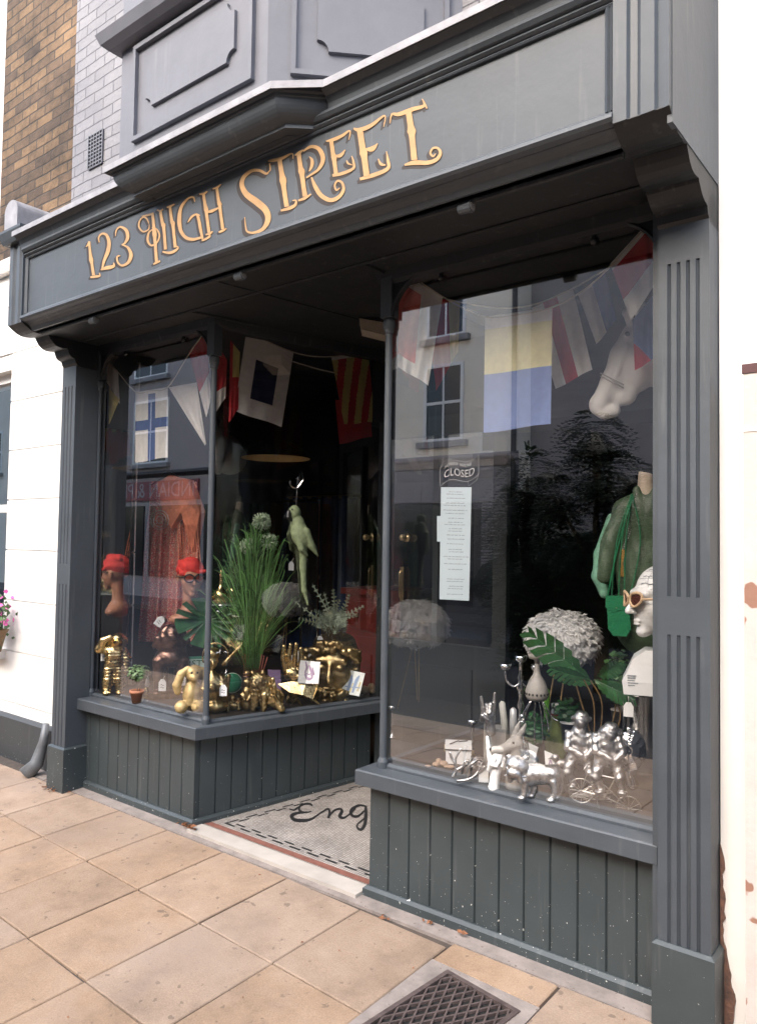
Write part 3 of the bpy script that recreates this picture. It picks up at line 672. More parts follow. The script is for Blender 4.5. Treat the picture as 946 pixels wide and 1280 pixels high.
LB = [[(162,400,3),(150,410,10),(120,396,12),(85,398,14),(52,425,17),(44,460,20),(64,500,26),(110,535,30),(148,570,28),(158,610,24),(138,650,16),(100,668,11),(68,664,8),(60,640,6),(56,600,3)],
 [(158,355,5),(180,352,14),(220,342,13),(262,322,6),(268,345,4)],[(165,365,5),(168,392,6),(160,402,3)],[(208,345,19),(218,410,21),(224,440,30),(227,470,20),(240,555,20)],[(214,572,8),(250,562,14),(276,548,12),(280,528,7),(265,528,4)],
 [(276,330,5),(295,318,12),(312,306,5)],[(292,318,19),(300,380,20),(305,400,29),(308,425,20),(320,510,20)],[(290,528,7),(318,518,12),(346,500,6)],
 [(312,312,6),(345,292,13),(378,300,17),(396,330,20),(396,360,17),(378,392,12),(350,412,9),(326,428,6)],[(338,335,3),(350,350,13),(350,375,14),(338,400,4)],
 [(348,425,6),(364,465,17),(390,505,19),(430,526,18),(468,512,16),(488,480,13),(482,450,11),(462,442,9),(450,462,8),(458,482,8),(472,472,4)],
 [(412,268,5),(440,262,14),(480,245,13),(516,222,6),(512,262,3)],[(434,262,17),(442,320,18),(446,335,24),(449,360,18),(456,415,18)],[(448,332,6),(475,330,16),(495,306,5)],[(440,418,12),(480,410,14),(530,388,12),(532,360,10),(524,332,3)],[(502,352,4),(508,365,8),(526,372,4)],
 [(532,212,7),(560,218,18),(610,198,16),(668,156,7),(664,205,3)],[(560,222,26),(572,300,27),(576,320,34),(580,345,26),(590,420,26)],[(582,302,6),(612,302,22),(638,278,4)],[(560,434,12),(620,416,18),(682,388,15),(682,350,12),(676,312,3)],[(640,345,4),(652,368,12),(672,372,5)],
 [(692,190,3),(700,150,8),(730,150,17),(790,128,18),(840,112,12),(832,82,4)],[(838,90,4),(850,118,8),(852,126,3)],[(772,135,26),(782,200,27),(786,225,38),(788,250,26),(798,350,26)],
 [(755,372,8),(800,362,20),(855,362,18),(895,348,16),(912,320,13),(900,298,10),(878,300,9),(868,320,9),(880,334,8),(892,322,4)]]
gold = []; shade = []
for L_, mp, dx, dy, k in ((LA, mapA, -9, 9, 3.942), (LB, mapB, -12, 15, 3.504)):
    for i, st in enumerate(L_):
        m0 = mp(y=FY+.0175-.00012*(i % 9)); gold.append(ribbon(st, m0))
        for jj, fr_ in enumerate((.35, .7, 1.0)):
            m1 = mp(y=FY+.0190+.00006*((i*3+jj) % 11))
            shade.append(ribbon([(a+dx*fr_, b+dy*fr_, w_+2.5) for a, b, w_ in st], m1))
shiftv = lambda vf: ([tuple(v) for v in vf[0]], vf[1])
o = mesh('lettering', shiftv(J(*gold)), GOLDP, fb); o2 = mesh('lettering_shade', shiftv(J(*shade)), SHADEP, fb)
# lobby floor: white mosaic, border and script
def mosaicmat():
    mt, nt, out = NT('white_mosaic'); L = nt.links
    p = nd(nt, 'BsdfPrincipled'); p.inputs['Roughness'].default_value = .45
    g = nd(nt, 'NewGeometry'); mp = nd(nt, 'Mapping'); mp.inputs['Rotation'].default_value = (0, 0, R(0)); L.new(g.outputs['Position'], mp.inputs[0])
    br = nd(nt, 'TexBrick', offset=0.0); L.new(mp.outputs[0], br.inputs['Vector']); br.inputs['Scale'].default_value = 1
    br.inputs['Brick Width'].default_value = .0145; br.inputs['Row Height'].default_value = .0145; br.inputs['Mortar Size'].default_value = .0013; br.inputs['Mortar Smooth'].default_value = .1; br.inputs['Bias'].default_value = -.2
    br.inputs['Color1'].default_value = (.46, .43, .40, 1); br.inputs['Color2'].default_value = (.32, .29, .265, 1); br.inputs['Mortar'].default_value = (.085, .075, .07, 1)
    n = nd(nt, 'TexNoise', i_Scale=5.0, i_Detail=6.0); L.new(g.outputs['Position'], n.inputs['Vector']); rr = nd(nt, 'MapRange'); rr.inputs[1].default_value = .35; rr.inputs[2].default_value = .65; rr.inputs[3].default_value = .72; rr.inputs[4].default_value = 1.05; L.new(n.outputs['Fac'], rr.inputs[0])
    mx = nd(nt, 'MixRGB', blend_type='MULTIPLY'); mx.inputs[0].default_value = 1; L.new(br.outputs[0], mx.inputs[1]); L.new(rr.outputs[0], mx.inputs[2])
    L.new(mx.outputs[0], p.inputs['Base Color']); b = nd(nt, 'Bump', i_Strength=.4, i_Distance=.001); b.invert = True; L.new(br.outputs['Fac'], b.inputs['Height']); L.new(b.outputs[0], p.inputs['Normal'])
    L.new(p.outputs[0], out.inputs[0]); return mt
def fz(y): return .012+.04*(y-2.74)
fl = tag(mesh('entrance_floor', ([(-3.44, 2.78, fz(2.78)), (-2.18, 2.78, fz(2.78)), (-2.18, 4.0, fz(4.0)), (-3.2, 4.0, fz(4.0))], [(0, 1, 2, 3)]), mosaicmat()), kind='structure')
def fmap(dz): 
    n = Vector((0, -.04, 1)).normalized()
    return lambda x, y: oplane(230+x/3.638, 840+y/3.638, (0, 2.74, .012+dz), n)
eng = [[(584,610,5),(574,600,10),(550,600,9),(526,612,10),(526,630,10),(548,638,9),(580,634,4)],[(552,638,7),(512,642,12),(490,655,17),(504,672,17),(545,675,15),(580,668,11),(610,648,6)],[(478,622,4),(500,628,8),(515,618,8),(535,608,4)],
 [(605,650,6),(632,634,8),(655,622,9),(662,640,11),(656,665,12)],[(660,655,7),(682,630,9),(708,622,10),(718,634,14),(708,656,15),(728,662,10),(760,640,6),(780,620,5)],
 [(832,612,6),(795,606,10),(762,625,13),(762,650,13),(790,656,10),(820,630,7)],[(826,610,10),(826,650,15),(822,690,15),(806,716,12),(788,708,9),(792,688,7),(830,660,6)]]
mesh('mosaic_script', J(*[ribbon(s, fmap(.0014+.00012*i)) for i, s in enumerate(eng)]), mat('black_mosaic', (.02, .02, .022), .5, var=.4, scale=90), fl)
bt = []
def fq(pts, z): return ([(x, y, fz(y)+z) for x, y in pts], [(0, 1, 2, 3)])
# stepped key border along the front and the left side
def steps(a, b, inw, n, w_=.013, st=.026):
    a, b, inw = Vector(a), Vector(b), Vector(inw).normalized(); d = (b-a)/n; e = d.normalized(); out_ = []
    for k in range(n):
        p = a+d*k
        for (u0, u1, v0, v1) in ((0, .62, 0, w_), (.50, 1.06, st, st+w_)):
            out_.append(fq([tuple(p+d*u0+inw*v0), tuple(p+d*u1+inw*v0), tuple(p+d*u1+inw*v1), tuple(p+d*u0+inw*v1)], .0016))
    return out_
bt += steps((-3.33, 2.885), (-2.20, 2.885), (0, 1), 9)
bt += steps((-3.33, 2.90), (-3.08, 3.95), (1, -.24), 9)
mesh('mosaic_border', J(*bt), MATS['black_mosaic'], fl)
mesh('red_band', fq([(-3.42, 2.815), (-2.19, 2.815), (-2.19, 2.855), (-3.40, 2.855)], .0018), mat('red_mosaic', (.20, .085, .065), .55, var=.25, scale=40), fl)
tag(mesh('threshold', prismv([(-3.43, 2.705, fz(2.70)+.004), (-2.222, 2.700, fz(2.70)+.004), (-2.222, 2.80, fz(2.80)+.0045), (-3.42, 2.80, fz(2.8)+.0045)], (0, 0, -.06)), mat('white_stone', (.42, .385, .345), .6, var=.16, scale=6, bump=.3)), kind='structure')
# door at the back of the lobby
door = SM('door', J(box((-3.14, 3.985, .06), (-3.06, 4.03, 2.40)), box((-2.27, 3.985, .06), (-2.18, 4.03, 2.40)), box((-3.06, 3.985, 2.28), (-2.27, 4.03, 2.40)), box((-3.06, 3.985, .06), (-2.27, 4.03, .98)), box((-2.94, 3.972, .22), (-2.40, 3.99, .84)), box((-2.70, 3.985, .98), (-2.66, 4.028, 2.28))), paintmat('dark_door_paint', (.022, .028, .031), .5))
dg = mesh('door_glass', ([(-3.06, 4.005, .98), (-2.27, 4.005, .98), (-2.27, 4.005, 2.28), (-3.06, 4.005, 2.28)], [(0, 1, 2, 3)]), GLASS, door)
k_ = oy(505, 672, 3.96); mesh('door_knob', J(ball((k_.x, 3.94, k_.z), .022, 14, 10), tube([(k_.x, 3.985, k_.z), (k_.x, 3.94, k_.z)], .012, 10), tube([(k_.x, 3.985, k_.z), (k_.x, 3.98, k_.z)], .03, 14)), BRASS, door, True)
k_ = oy(500, 730, 3.96); mesh('door_handle', J(box((k_.x-.012, 3.975, k_.z-.11), (k_.x+.012, 3.985, k_.z+.11)), tube(spline([(k_.x, 3.975, k_.z-.08), (k_.x, 3.955, k_.z-.07), (k_.x, 3.955, k_.z+.07), (k_.x, 3.975, k_.z+.08)]), .005, 8)), BRASS, door)
SM('door_head', J(box((-3.2, 3.985, 2.40), (-2.15, 4.04, ZS))), DARKPAINT)
# display decks
DECK = mat('display_deck_board', (.03, .022, .018), .6, var=.4, scale=8)
SM('display_deck', prism([(-4.62, 2.83), (-3.42, 2.83), (-3.115, 3.97), (-3.115, 4.15), (-4.62, 4.15)], .50, .592), DECK)
SM('display_deck', prism([(-2.15, 2.83), (-.72, 2.83), (-.72, 4.15), (-2.15, 4.15)], .50, .592), DECK)
# ------------------------------------------------------------------ shop interior
inter = empty('shop_interior', (-2.8, 5, 0)); tag(inter, 'unlit black interior of the shop behind the display windows', 'shop interior')
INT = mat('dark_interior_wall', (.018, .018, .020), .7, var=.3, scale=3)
WOODF = mat('dark_floor_boards', (.05, .032, .022), .6, var=.4, scale=4, stretch=(8, 1, 1))
def IM(name, vf, mt_): o = mesh(name, vf, mt_, inter); o.location = -inter.location; return o
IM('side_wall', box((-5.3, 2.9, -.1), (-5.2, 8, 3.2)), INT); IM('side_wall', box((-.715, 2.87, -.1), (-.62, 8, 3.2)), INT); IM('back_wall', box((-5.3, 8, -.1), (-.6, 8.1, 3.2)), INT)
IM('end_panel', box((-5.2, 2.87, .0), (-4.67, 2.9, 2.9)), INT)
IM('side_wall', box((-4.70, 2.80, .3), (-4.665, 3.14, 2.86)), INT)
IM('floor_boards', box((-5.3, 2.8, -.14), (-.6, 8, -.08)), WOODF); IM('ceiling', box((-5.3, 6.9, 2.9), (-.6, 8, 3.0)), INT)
mz = ox(158, 700, -4.66).y
mir = mesh('mirror', box((-4.664, 2.835, .70), (-4.656, 3.12, 2.35)), mat('silvered_glass', (.85, .87, .87), .0, 1.0, var=.01)); tag(mir, 'tall narrow mirror on the left side wall of the left window', 'mirror')
# ------------------------------------------------------------------ upper walls and oriel
WY = 2.80
uw = empty('upper_brick_wall', (-3, 2.9, 3.5)); tag(uw, 'blackened yellow stock brick wall above the shopfront with a pale painted strip beside the oriel', 'brick wall')
def UM(par, name, vf, mt_, sm=False): o = mesh(name, vf, mt_, par, sm); o.location = -par.location; return o
xb = oy(95, 100, WY).x; xl = oy(6, 100, WY).x
UM(uw, 'bare_brick', box((xl, WY, 3.70), (xb, 3.3, 9)), STOCK)
UM(uw, 'painted_brick_strip', J(box((xb, WY-.006, 3.66), (-4.28, 3.3, 9))), PBRICK)
UM(uw, 'bare_brick', box((xb+.001, WY+.006, 3.3), (-3.0, 3.3, 3.659)), STOCK)
UM(uw, 'painted_brick_strip', box((-4.28, WY, 3.3+.36), (-.70, 3.3, 9)), PBRICK)
vp_ = oy(122, 188, WY); vent = empty('air_vent', (vp_.x, WY-.006, vp_.z)); tag(vent, 'small black square air brick vent in the pale painted brick beside the oriel', 'air vent')
vw, vh = .085, .115
mesh('vent_back', box((-vw, -.004, -vh), (vw, .0, vh)), BLACK, vent)
bars = [box((-vw, -.012, -vh+i*2*vh/9-.0035), (vw, -.004, -vh+i*2*vh/9+.0035)) for i in range(10)]+[box((-vw+i*2*vw/5-.004, -.0135, -vh), (-vw+i*2*vw/5+.004, -.0045, vh)) for i in range(6)]
mesh('vent_grille', J(*bars), PANEL, vent)
# oriel window base
ori = empty('oriel_window', (-2.8, 2.6, 3.45)); tag(ori, 'pale grey panelled underside of the canted oriel window resting on the shop cornice', 'oriel window')
OY = 2.20
ox0 = oy(150, 180, OY).x; ox1 = oy(334, 90, OY).x
cant = .62
pl = [(ox0-.02, WY+.1), (ox0, OY), (ox1, OY), (ox1+cant, OY+cant), (ox1+cant, WY+.1)]
UM(ori, 'casing', prism(pl, 3.44, 6.5), PANEL)
def recess(fn, u0, u1, z0, z1, notch=.045, name='panel'):
    """raised frame moulding plus a notched panel on a face; fn(u, v, d) -> point (u along, v up, d proud)"""
    out_ = []
    def bar(a, b, w_=.02, d0=0, d1=.014):
        (ua, va), (ub, vb) = a, b; V = []
        for d in (d0, d1):
            V += [fn(ua-(w_ if va != vb else 0), va-(w_ if ua != ub else 0), d), fn(ub+(w_ if va != vb else 0), (vb if va != vb else va-w_), d)] if False else []
        du, dv = ub-ua, vb-va; L_ = math.hypot(du, dv); nu, nv = -dv/L_*w_/2, du/L_*w_/2; eu, ev = du/L_*w_/2*.98, dv/L_*w_/2*.98
        c = [(ua+nu-eu, va+nv-ev), (ua-nu-eu, va-nv-ev), (ub-nu+eu, vb-nv+ev), (ub+nu+eu, vb+nv+ev)]
        V = [fn(x, y, d0) for x, y in c]+[fn(x*.999+.001*(ua+ub)/2, y, d1) for x, y in c]
        return V, [(4, 7, 6, 5), (0, 1, 5, 4), (1, 2, 6, 5), (2, 3, 7, 6), (3, 0, 4, 7)]
    for a, b in (((u0, z0), (u1, z0)), ((u0, z1), (u1, z1)), ((u0, z0), (u0, z1)), ((u1, z0), (u1, z1))):
        out_.append(bar(a, b, .022, -.003, .022 if a[0] != b[0] else .0215))
    return out_
def notched(fn, u0, u1, z0, z1, r=.05, d=.016):
    pts = []
    for (cx, cy, a0) in ((u0, z0, 0), (u1, z0, 90), (u1, z1, 180), (u0, z1, 270)):
        for k in range(0, 7):
            a = R(a0+90-90*k/6); pts.append((cx+r*math.cos(a), cy+r*math.sin(a)))
    # order ccw: from notch to notch
    P3 = [fn(x, y, -.003) for x, y in pts]; n = len(pts)
    cu, cv = (u0+u1)/2, (z0+z1)/2
    top = [fn(x+(cu-x)*.004, y+(cv-y)*.008, d) for x, y in pts]
    V = P3+top; F = [tuple(range(n, 2*n))]+[(i, (i+1) % n, n+(i+1) % n, n+i) for i in range(n)]
    return V, F
fF = lambda u, v, d: (u, OY-d, v)
a_ = oy(322, 60, OY); z_lo = oy(172, 175, OY).z; z_hi = oy(165, 68, OY).z
UM(ori, 'panel_moulding', J(*recess(fF, ox0+.14, ox1-.09, z_lo, z_hi)), PANEL)
UM(ori, 'raised_panel', notched(fF, ox0+.235, ox1-.20, z_lo+.125, z_hi-.07), PANEL)
fC = lambda u, v, d: (ox1+u*.7071+d*.7071, OY+u*.7071-d*.7071, v)
UM(ori, 'panel_moulding', J(*recess(fC, .11, cant*1.414-.1, z_lo+.0, z_hi)), PANEL)
UM(ori, 'raised_panel', notched(fC, .21, cant*1.414-.2, z_lo+.1, z_hi-.07), PANEL)
sp = [(-.01, z_hi+.04), (.05, z_hi+.045), (.08, z_hi+.07), (.10, z_hi+.12), (-.01, z_hi+.12)]
UM(ori, 'oriel_sill', sweep(sp, [(ox0, WY+.05), (ox0, OY), (ox1, OY), (ox1+cant, OY+cant)]), PANEL)
gl = []
UM(ori, 'casement', J(box((ox0+.2, OY-.012, z_hi+.3), (ox1-.2, OY, z_hi+1.7))), WHITEW)

# ------------------------------------------------------------------ left neighbour
ln = empty('white_house', (-7, 2.9, 0)); tag(ln, 'white rendered neighbouring house front with grooved courses and a dark plinth, left of the shop', 'house')
LY = 2.80
zt = 3.62
gz_ = [oy(60, y, LY).z for y in (437, 492, 558, 625, 692, 755, 822)]
zs = [.30]; zz = .30
k_ = oy(60, 822, LY).z; s_ = (oy(60, 492, LY).z-k_)/5
lv = [k_+i*s_ for i in range(-1, 9)]
xw = oy(12, 560, LY).x          # window opening right edge
wv = []
cur = .30
blocks = [z for z in lv if .35 < z < zt]+[zt]
prev = .30
for z in blocks:
    wz0, wz1 = prev, z-.010
    wv.append(('r', wz0, wz1)); prev = z
wzb, wzt = oy(12, 812, LY).z, oy(12, 462, LY).z
for _, z0, z1 in wv:
    # right of the window, and left part where it is not window
    if z1 < wzb or z0 > wzt: wv_ = [(-16, -4.705)]
    else: wv_ = [(xw, -4.705), (-16, xw-1.1)]
    for a, b in wv_:
        UMv = box((a, LY, z0), (b, 3.2, z1)); gl.append(UMv)
gl.append(box((-16, LY+.012, .3), (xw-1.1, 3.19, zt))); gl.append(box((xw, LY+.012, .3), (-4.705, 3.19, zt)))
gl.append(box((xw-1.1, LY+.012, .3), (xw, 3.19, wzb))); gl.append(box((xw-1.1, LY+.012, wzt), (xw, 3.19, zt)))
UM(ln, 'rendered_wall', J(*gl), WHITE)
UM(ln, 'string_course', sweep([(0, zt), (.05, zt), (.07, zt+.04), (.07, zt+.09), (0, zt+.12)], [(-16, LY), (-4.80, LY)]), WHITE)
UM(ln, 'upper_wall', box((-16, LY, zt+.12), (xl, 3.3, 9)), WHITE)
pz = .30
UM(ln, 'plinth', sweep([(-.3, -.2), (.035, -.2), (.035, pz-.02), (.015, pz), (-.3, pz)], [(-16, LY), (-4.71, LY)]), PLINTH)
wf = UM(ln, 'sash_window', J(box((xw-1.1, LY+.08, wzb), (xw-1.02, LY+.14, wzt)), box((xw-.07, LY+.08, wzb), (xw, LY+.14, wzt)), box((xw-1.02, LY+.08, wzb), (xw-.07, LY+.14, wzb+.07)), box((xw-1.02, LY+.08, wzt-.07), (xw-.07, LY+.14, wzt)),
     box((xw-1.02, LY+.085, (wzb+wzt)/2-.03), (xw-.07, LY+.135, (wzb+wzt)/2+.03)), box((xw-.57, LY+.09, wzb+.07), (xw-.545, LY+.13, wzt-.07)), box((xw-.12, LY+.095, wzb+.07), (xw-.07, LY+.125, wzt-.07))), WHITEW)
o = mesh('pane', ([(xw-1.0, LY+.11, wzb), (xw-.1, LY+.11, wzb), (xw-.1, LY+.11, wzt), (xw-1.0, LY+.11, wzt)], [(0, 1, 2, 3)]), GLASS, wf)
o = mesh('sill', box((xw-1.2, LY-.08, wzb-.07), (xw+.05, LY+.08, wzb)), WHITEW, wf)
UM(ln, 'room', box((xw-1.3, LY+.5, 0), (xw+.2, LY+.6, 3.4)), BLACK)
# grey metal rain shoe beside the left plinth block, flower basket
sp_ = oz(46, 974, -.03); shoe = empty('rain_shoe', (sp_.x, sp_.y, gz(sp_.y)))
mesh('spout', J(tube([(0.03, 0.04, .34), (.02, .03, .22), (0, 0, .08), (-.03, -.06, .012)], [.022, .03, .045, .055], 12)), mat('grey_zinc', (.16, .17, .18), .5, .4, var=.3), shoe, True)
tag(shoe, 'grey metal downpipe shoe leaning at the foot of the left pilaster', 'downpipe shoe')
FOL = mat('geranium_leaf', (.05, .10, .025), .5, var=.4, scale=30, island=.4); PINK = mat('pink_petal', (.70, .12, .40), .5, var=.2, island=.3)
fbk = empty('flower_basket', oy(-6, 770, LY-.12)); fl_, pt_ = [], []
for i in range(260):
    c = Vector((rnd.gauss(0, .09), rnd.gauss(0, .05), rnd.gauss(0, .10))); u, v = frame((rnd.uniform(-1, 1), rnd.uniform(-1, 0), rnd.uniform(-.2, 1))); s = rnd.uniform(.012, .022)
    (pt_ if rnd.random() < .4 and c.z > -.08 else fl_).append(([c-u*s, c-v*s, c+u*s, c+v*s], [(0, 1, 2, 3)]))
mesh('foliage', J(*fl_), FOL, fbk); mesh('blossom', J(*pt_), PINK, fbk); mesh('pot', lathe([(.05, -.26), (.09, -.1), (.10, -.1), (.09, -.12)], 14), mat('wicker', (.2, .13, .07), .8, var=.3, scale=60), fbk)
tag(fbk, 'small basket of pink geraniums at the white house window', 'flower basket')
# ------------------------------------------------------------------ right neighbour
rn = empty('white_wall', (1, 2.9, 0)); tag(rn, 'white rendered wall right of the shop with crumbling plaster at its foot', 'wall')
RY = 2.78
UM(rn, 'rendered_wall', box((-.699, RY, -.1), (9, 3.3, 9)), WHITE)
# exposed patch: rough reddish plaster low down
pp = []
for k in range(30):
    z = -.02+k*.02; wd = .006+.034*math.exp(-((z-.08)/.13)**2)+rnd.uniform(0, .012)
    pp.append((-.700+wd, z))
poly = [(-.6985, -.05)]+pp+[(-.6985, .6)]
UM(rn, 'crumbled_plaster', prismv([(x, RY-.001, z) for x, z in poly][::1], (0, -.008, 0)), mat('bare_plaster', (.25, .13, .09), .95, var=.6, scale=25, bump=1., bscale=60, col2=(.05, .04, .04)))
# weathered post / pipe at the right margin
px_ = oy(934, 460, RY-.06)
gp = empty('weathered_post', (px_.x+.06, RY-.07, 0)); tag(gp, 'tall post with peeling cream paint and rust brown patches at the far right edge', 'post')
PEEL = mat('peeling_cream_paint', (.48, .44, .41), .7, var=.1, scale=5, bump=.5, dots=(11., .64, (.25, .13, .09)))
mesh('post_shaft', J(box((-.06, -.05, -.1), (.10, .05, px_.z-.03))), PEEL, gp); mesh('post_cap', box((-.064, -.054, px_.z-.03), (.104, .054, px_.z)), mat('dark_rust', (.09, .04, .04), .8, var=.3), gp)
mesh('post_strap', box((-.063, -.053, oy(940, 542, RY-.06).z), (.103, .053, oy(940, 538, RY-.06).z)), WHITE, gp)

# ------------------------------------------------------------------ other side of the street (seen as reflections in the glass)
VY = 13.63; FYo = -8.0      # mirror plane is the glazing line at y = 2.815
def vr(x, y): p = oy(x, y, VY); return p.x, p.z
CREAM = mat('cream_render', (.80, .73, .62), .85, var=.08, scale=1.5, bump=.3, bscale=20)
GREYR = mat('grey_render', (.25, .235, .23), .85, var=.08, scale=1.2)
PURPR = mat('mauve_render', (.36, .315, .30), .85, var=.08, scale=1.2)
SLATE = mat('slate_roof', (.10, .10, .11), .7, var=.3, scale=10)
DKW = mat('dark_window_glass', (.02, .022, .025), .08, var=.1)
DKJ = mat('dark_joinery', (.06, .055, .055), .6)
def house(name, label, x0, x1, zt, wmat, wins, depth=7, y=FYo, ledge=None, shopf=None):
    h = empty(name, ((x0+x1)/2, y, 0)); tag(h, label, 'building')
    UM(h, 'wall', box((x0, y-depth, -.4), (x1, y, zt)), wmat)
    UM(h, 'roof', prismv([(x0-.1, y+.25, zt), (x0-.1, y-depth, zt), (x0-.1, y-depth/2, zt+2.2)], (x1-x0+.2, 0, 0)), SLATE)
    UM(h, 'eaves_gutter', tube([(x0, y+.2, zt-.02), (x1, y+.2, zt-.02)], .07, 8), DKJ)
    for (a, b, c, d) in wins:
        w_ = UM(h, 'window', J(box((a, y-.02, c), (a+.07, y+.035, d)), box((b-.07, y-.02, c), (b, y+.035, d)), box((a+.07, y-.02, d-.07), (b-.07, y+.035, d)), box((a+.07, y-.02, c), (b-.07, y+.035, c+.07)),
            box((a+.07, y-.02, (c+d)/2-.03), (b-.07, y+.03, (c+d)/2+.03)), box(((a+b)/2-.02, y-.02, c+.07), ((a+b)/2+.02, y+.028, d-.07))), WHITEW)
        mesh('pane', box((a+.01, y-.01, c+.01), (b-.01, y+.01, d-.01)), DKW, w_); mesh('sill', box((a-.12, y, c-.13), (b+.12, y+.14, c-.002)), GREYR if wmat is not GREYR else DKJ, w_)
    return h
xe = vr(650, 300)[0]
wA = (vr(535, 345)[0], vr(583, 345)[0], vr(560, 422)[1], vr(560, 340)[1]+.5)
wB = (vr(531, 455)[0], vr(580, 455)[0], vr(555, 552)[1], vr(555, 455)[1])
hc = house('cream_house', 'cream rendered building across the street with two sash windows above a grey shopfront', -12.4, xe, 10.5, CREAM, [wA, wB, (-11.9, -10.9, wA[2], wA[3]), (-11.9, -10.9, wB[2], wB[3])])
zl = vr(520, 575)[1]
UM(hc, 'shop_cornice', sweep([(0, zl-.25), (.1, zl-.22), (.22, zl-.05), (.22, zl), (0, zl+.06)], [(xe, FYo), (-12.4, FYo)]), PURPR)
UM(hc, 'shop_fascia', box((-12.4, FYo, zl-.95), (xe, FYo+.08, zl-.25)), GREYR)
for a, b in ((-12.2, -10.6), (-8.0, xe-.2)):
    sh_ = [box((a, FYo+.02, z), (b, FYo+.06, z+.045)) for z in np.arange(.35, zl-1.0, .06)]
    UM(hc, 'louvred_shutter', J(*sh_), GREYR)
UM(hc, 'shop_window', box((-10.4, FYo, .3), (-8.2, FYo+.05, zl-1.0)), DKW)
UM(hc, 'shop_base_wall', box((-12.4, FYo, -.3), (xe, FYo+.025, zl-.96)), DKJ)
UM(hc, 'downpipe', tube([(xe-.06, FYo+.1, 0), (xe-.06, FYo+.1, 9.8)], .055, 8), DKJ)
for yy in (452, 505):
    a = vr(492, yy)
hm = house('mauve_house', 'mauve grey rendered building across the street with a red takeaway sign', -24.5, -12.4, 9.5, PURPR,
   [(vr(170, 450)[0], vr(211, 450)[0], vr(190, 472)[1], vr(190, 425)[1]+.9), (vr(168, 545)[0], vr(211, 545)[0], vr(190, 580)[1], vr(190, 500)[1]), (-23.6, -22.1, 3.9, 5.5), (-15.9, -14.4, 3.9, 5.5), (-15.9, -14.4, 6.4, 8.0)])
zl2 = vr(180, 592)[1]
UM(hm, 'shop_cornice', sweep([(0, zl2-.15), (.18, zl2-.05), (.18, zl2), (0, zl2+.05)], [(-12.42, FYo), (-24.4, FYo)]), DKJ)
sg0, sg1 = vr(128, 615), vr(250, 615); zs0, zs1 = vr(190, 626)[1], vr(190, 602)[1]
sgn = UM(hm, 'sign_board', box((sg0[0], FYo, zs0), (sg1[0], FYo+.06, zs1)), mat('red_sign', (.24, .055, .06), .5))
WT = mat('sign_white', (.36, .33, .33), .5)
xm = (sg0[0]+sg1[0])/2
vf = text_vf('INDIAN & PIZZA', .62, lambda x, z: (xm-x, FYo+.065, (zs0+zs1)/2+z)); mesh('sign_lettering', vf, WT, sgn)
for a, b in ((-23.5, -21.9), (-21.4, -19.6), (-19.3, -17.0), (-16.8, -14.2)):
    UM(hm, 'shop_window', box((a, FYo, .5), (b, FYo+.05, zs0-.15)), DKW)
hg = house('grey_house', 'grey rendered building with slate roof across the street behind the trees', xe, 4.5, vr(700, 322)[1]+.25, GREYR, [(-1.6, -.6, 4.2, 5.8), (1.2, 2.2, 4.2, 5.8)], y=FYo-.5)
house('brick_terrace', 'brown brick terrace across the street farthest to the right', 4.5, 16, 8.5, STOCK, [(6, 7, 4, 5.6), (9, 10, 4, 5.6), (12, 13, 4, 5.6)])
house('pale_terrace', 'pale rendered terrace at the far left end of the street', -40, -24.5, 9, CREAM, [(-30, -29, 4, 5.6), (-34, -33, 4, 5.6), (-27, -26, 4, 5.6)])
# trees by the far kerb
LEAFM = mat('rowan_leaf', (.016, .028, .012), .5, var=.35, scale=5, island=.35, trans=.15)
BARK = mat('tree_bark', (.10, .08, .06), .9, var=.3, scale=10, stretch=(1, 1, .2), bump=.6)
def sprays(c, rad, n, seed, ls=.062):
    n = int(n*1.9)
    r_ = random.Random(seed); out_ = []
    for i in range(n):
        while True:
            d = Vector((r_.uniform(-1, 1), r_.uniform(-1, 1), r_.uniform(-1, 1)))
            if .15 < d.length < 1: break
        p = Vector((c[0]+d.x*rad[0], c[1]+d.y*rad[1], c[2]+d.z*rad[2])); ax = Vector((d.x, d.y, d.z*.3-.15)).normalized(); sd = ax.cross(Vector((0, 0, 1))).normalized(); L_ = r_.uniform(3, 5)*ls
        for k in range(6):
            q0 = p+ax*L_*k/6+Vector((0, 0, -.02*k*k*ls*4))
            for s in (-1, 1):
                e = q0+sd*s*ls*1.1+ax*ls*.5; w_ = ax*ls*.28
                out_.append(([q0, (q0+e)/2+w_, e, (q0+e)/2-w_], [(0, 1, 2, 3)]))
    return out_
def tree(x, y, h, blobs, seed, label):
    t = empty('street_tree', (x, y, gz(KY))); tag(t, label, 'tree'); r_ = random.Random(seed)
    br = [tube(spline([(0, 0, 0), (.05, .02, h*.35), (-.04, .05, h*.6), (0, 0, h*.95)], 4), [.09-.075*i/12 for i in range(13)], 8)]
    fo = []
    for i, (cx, cy, cz, rx, rz, n) in enumerate(blobs):
        br.append(tube(spline([(0, 0, h*.4), (cx*.5, cy*.5, (h*.4+cz)/2+.1), (cx, cy, cz)], 3), [.04-.03*k/6 for k in range(7)], 6))
        fo += sprays((cx, cy, cz), (rx, rx, rz), n, seed*31+i)
    mesh('trunk', J(*br), BARK, t, True); mesh('crown', J(*fo), LEAFM, t)
def tv(x, y, Y=8.6): return oy(x, y, Y)
t0 = tv(750, 640)
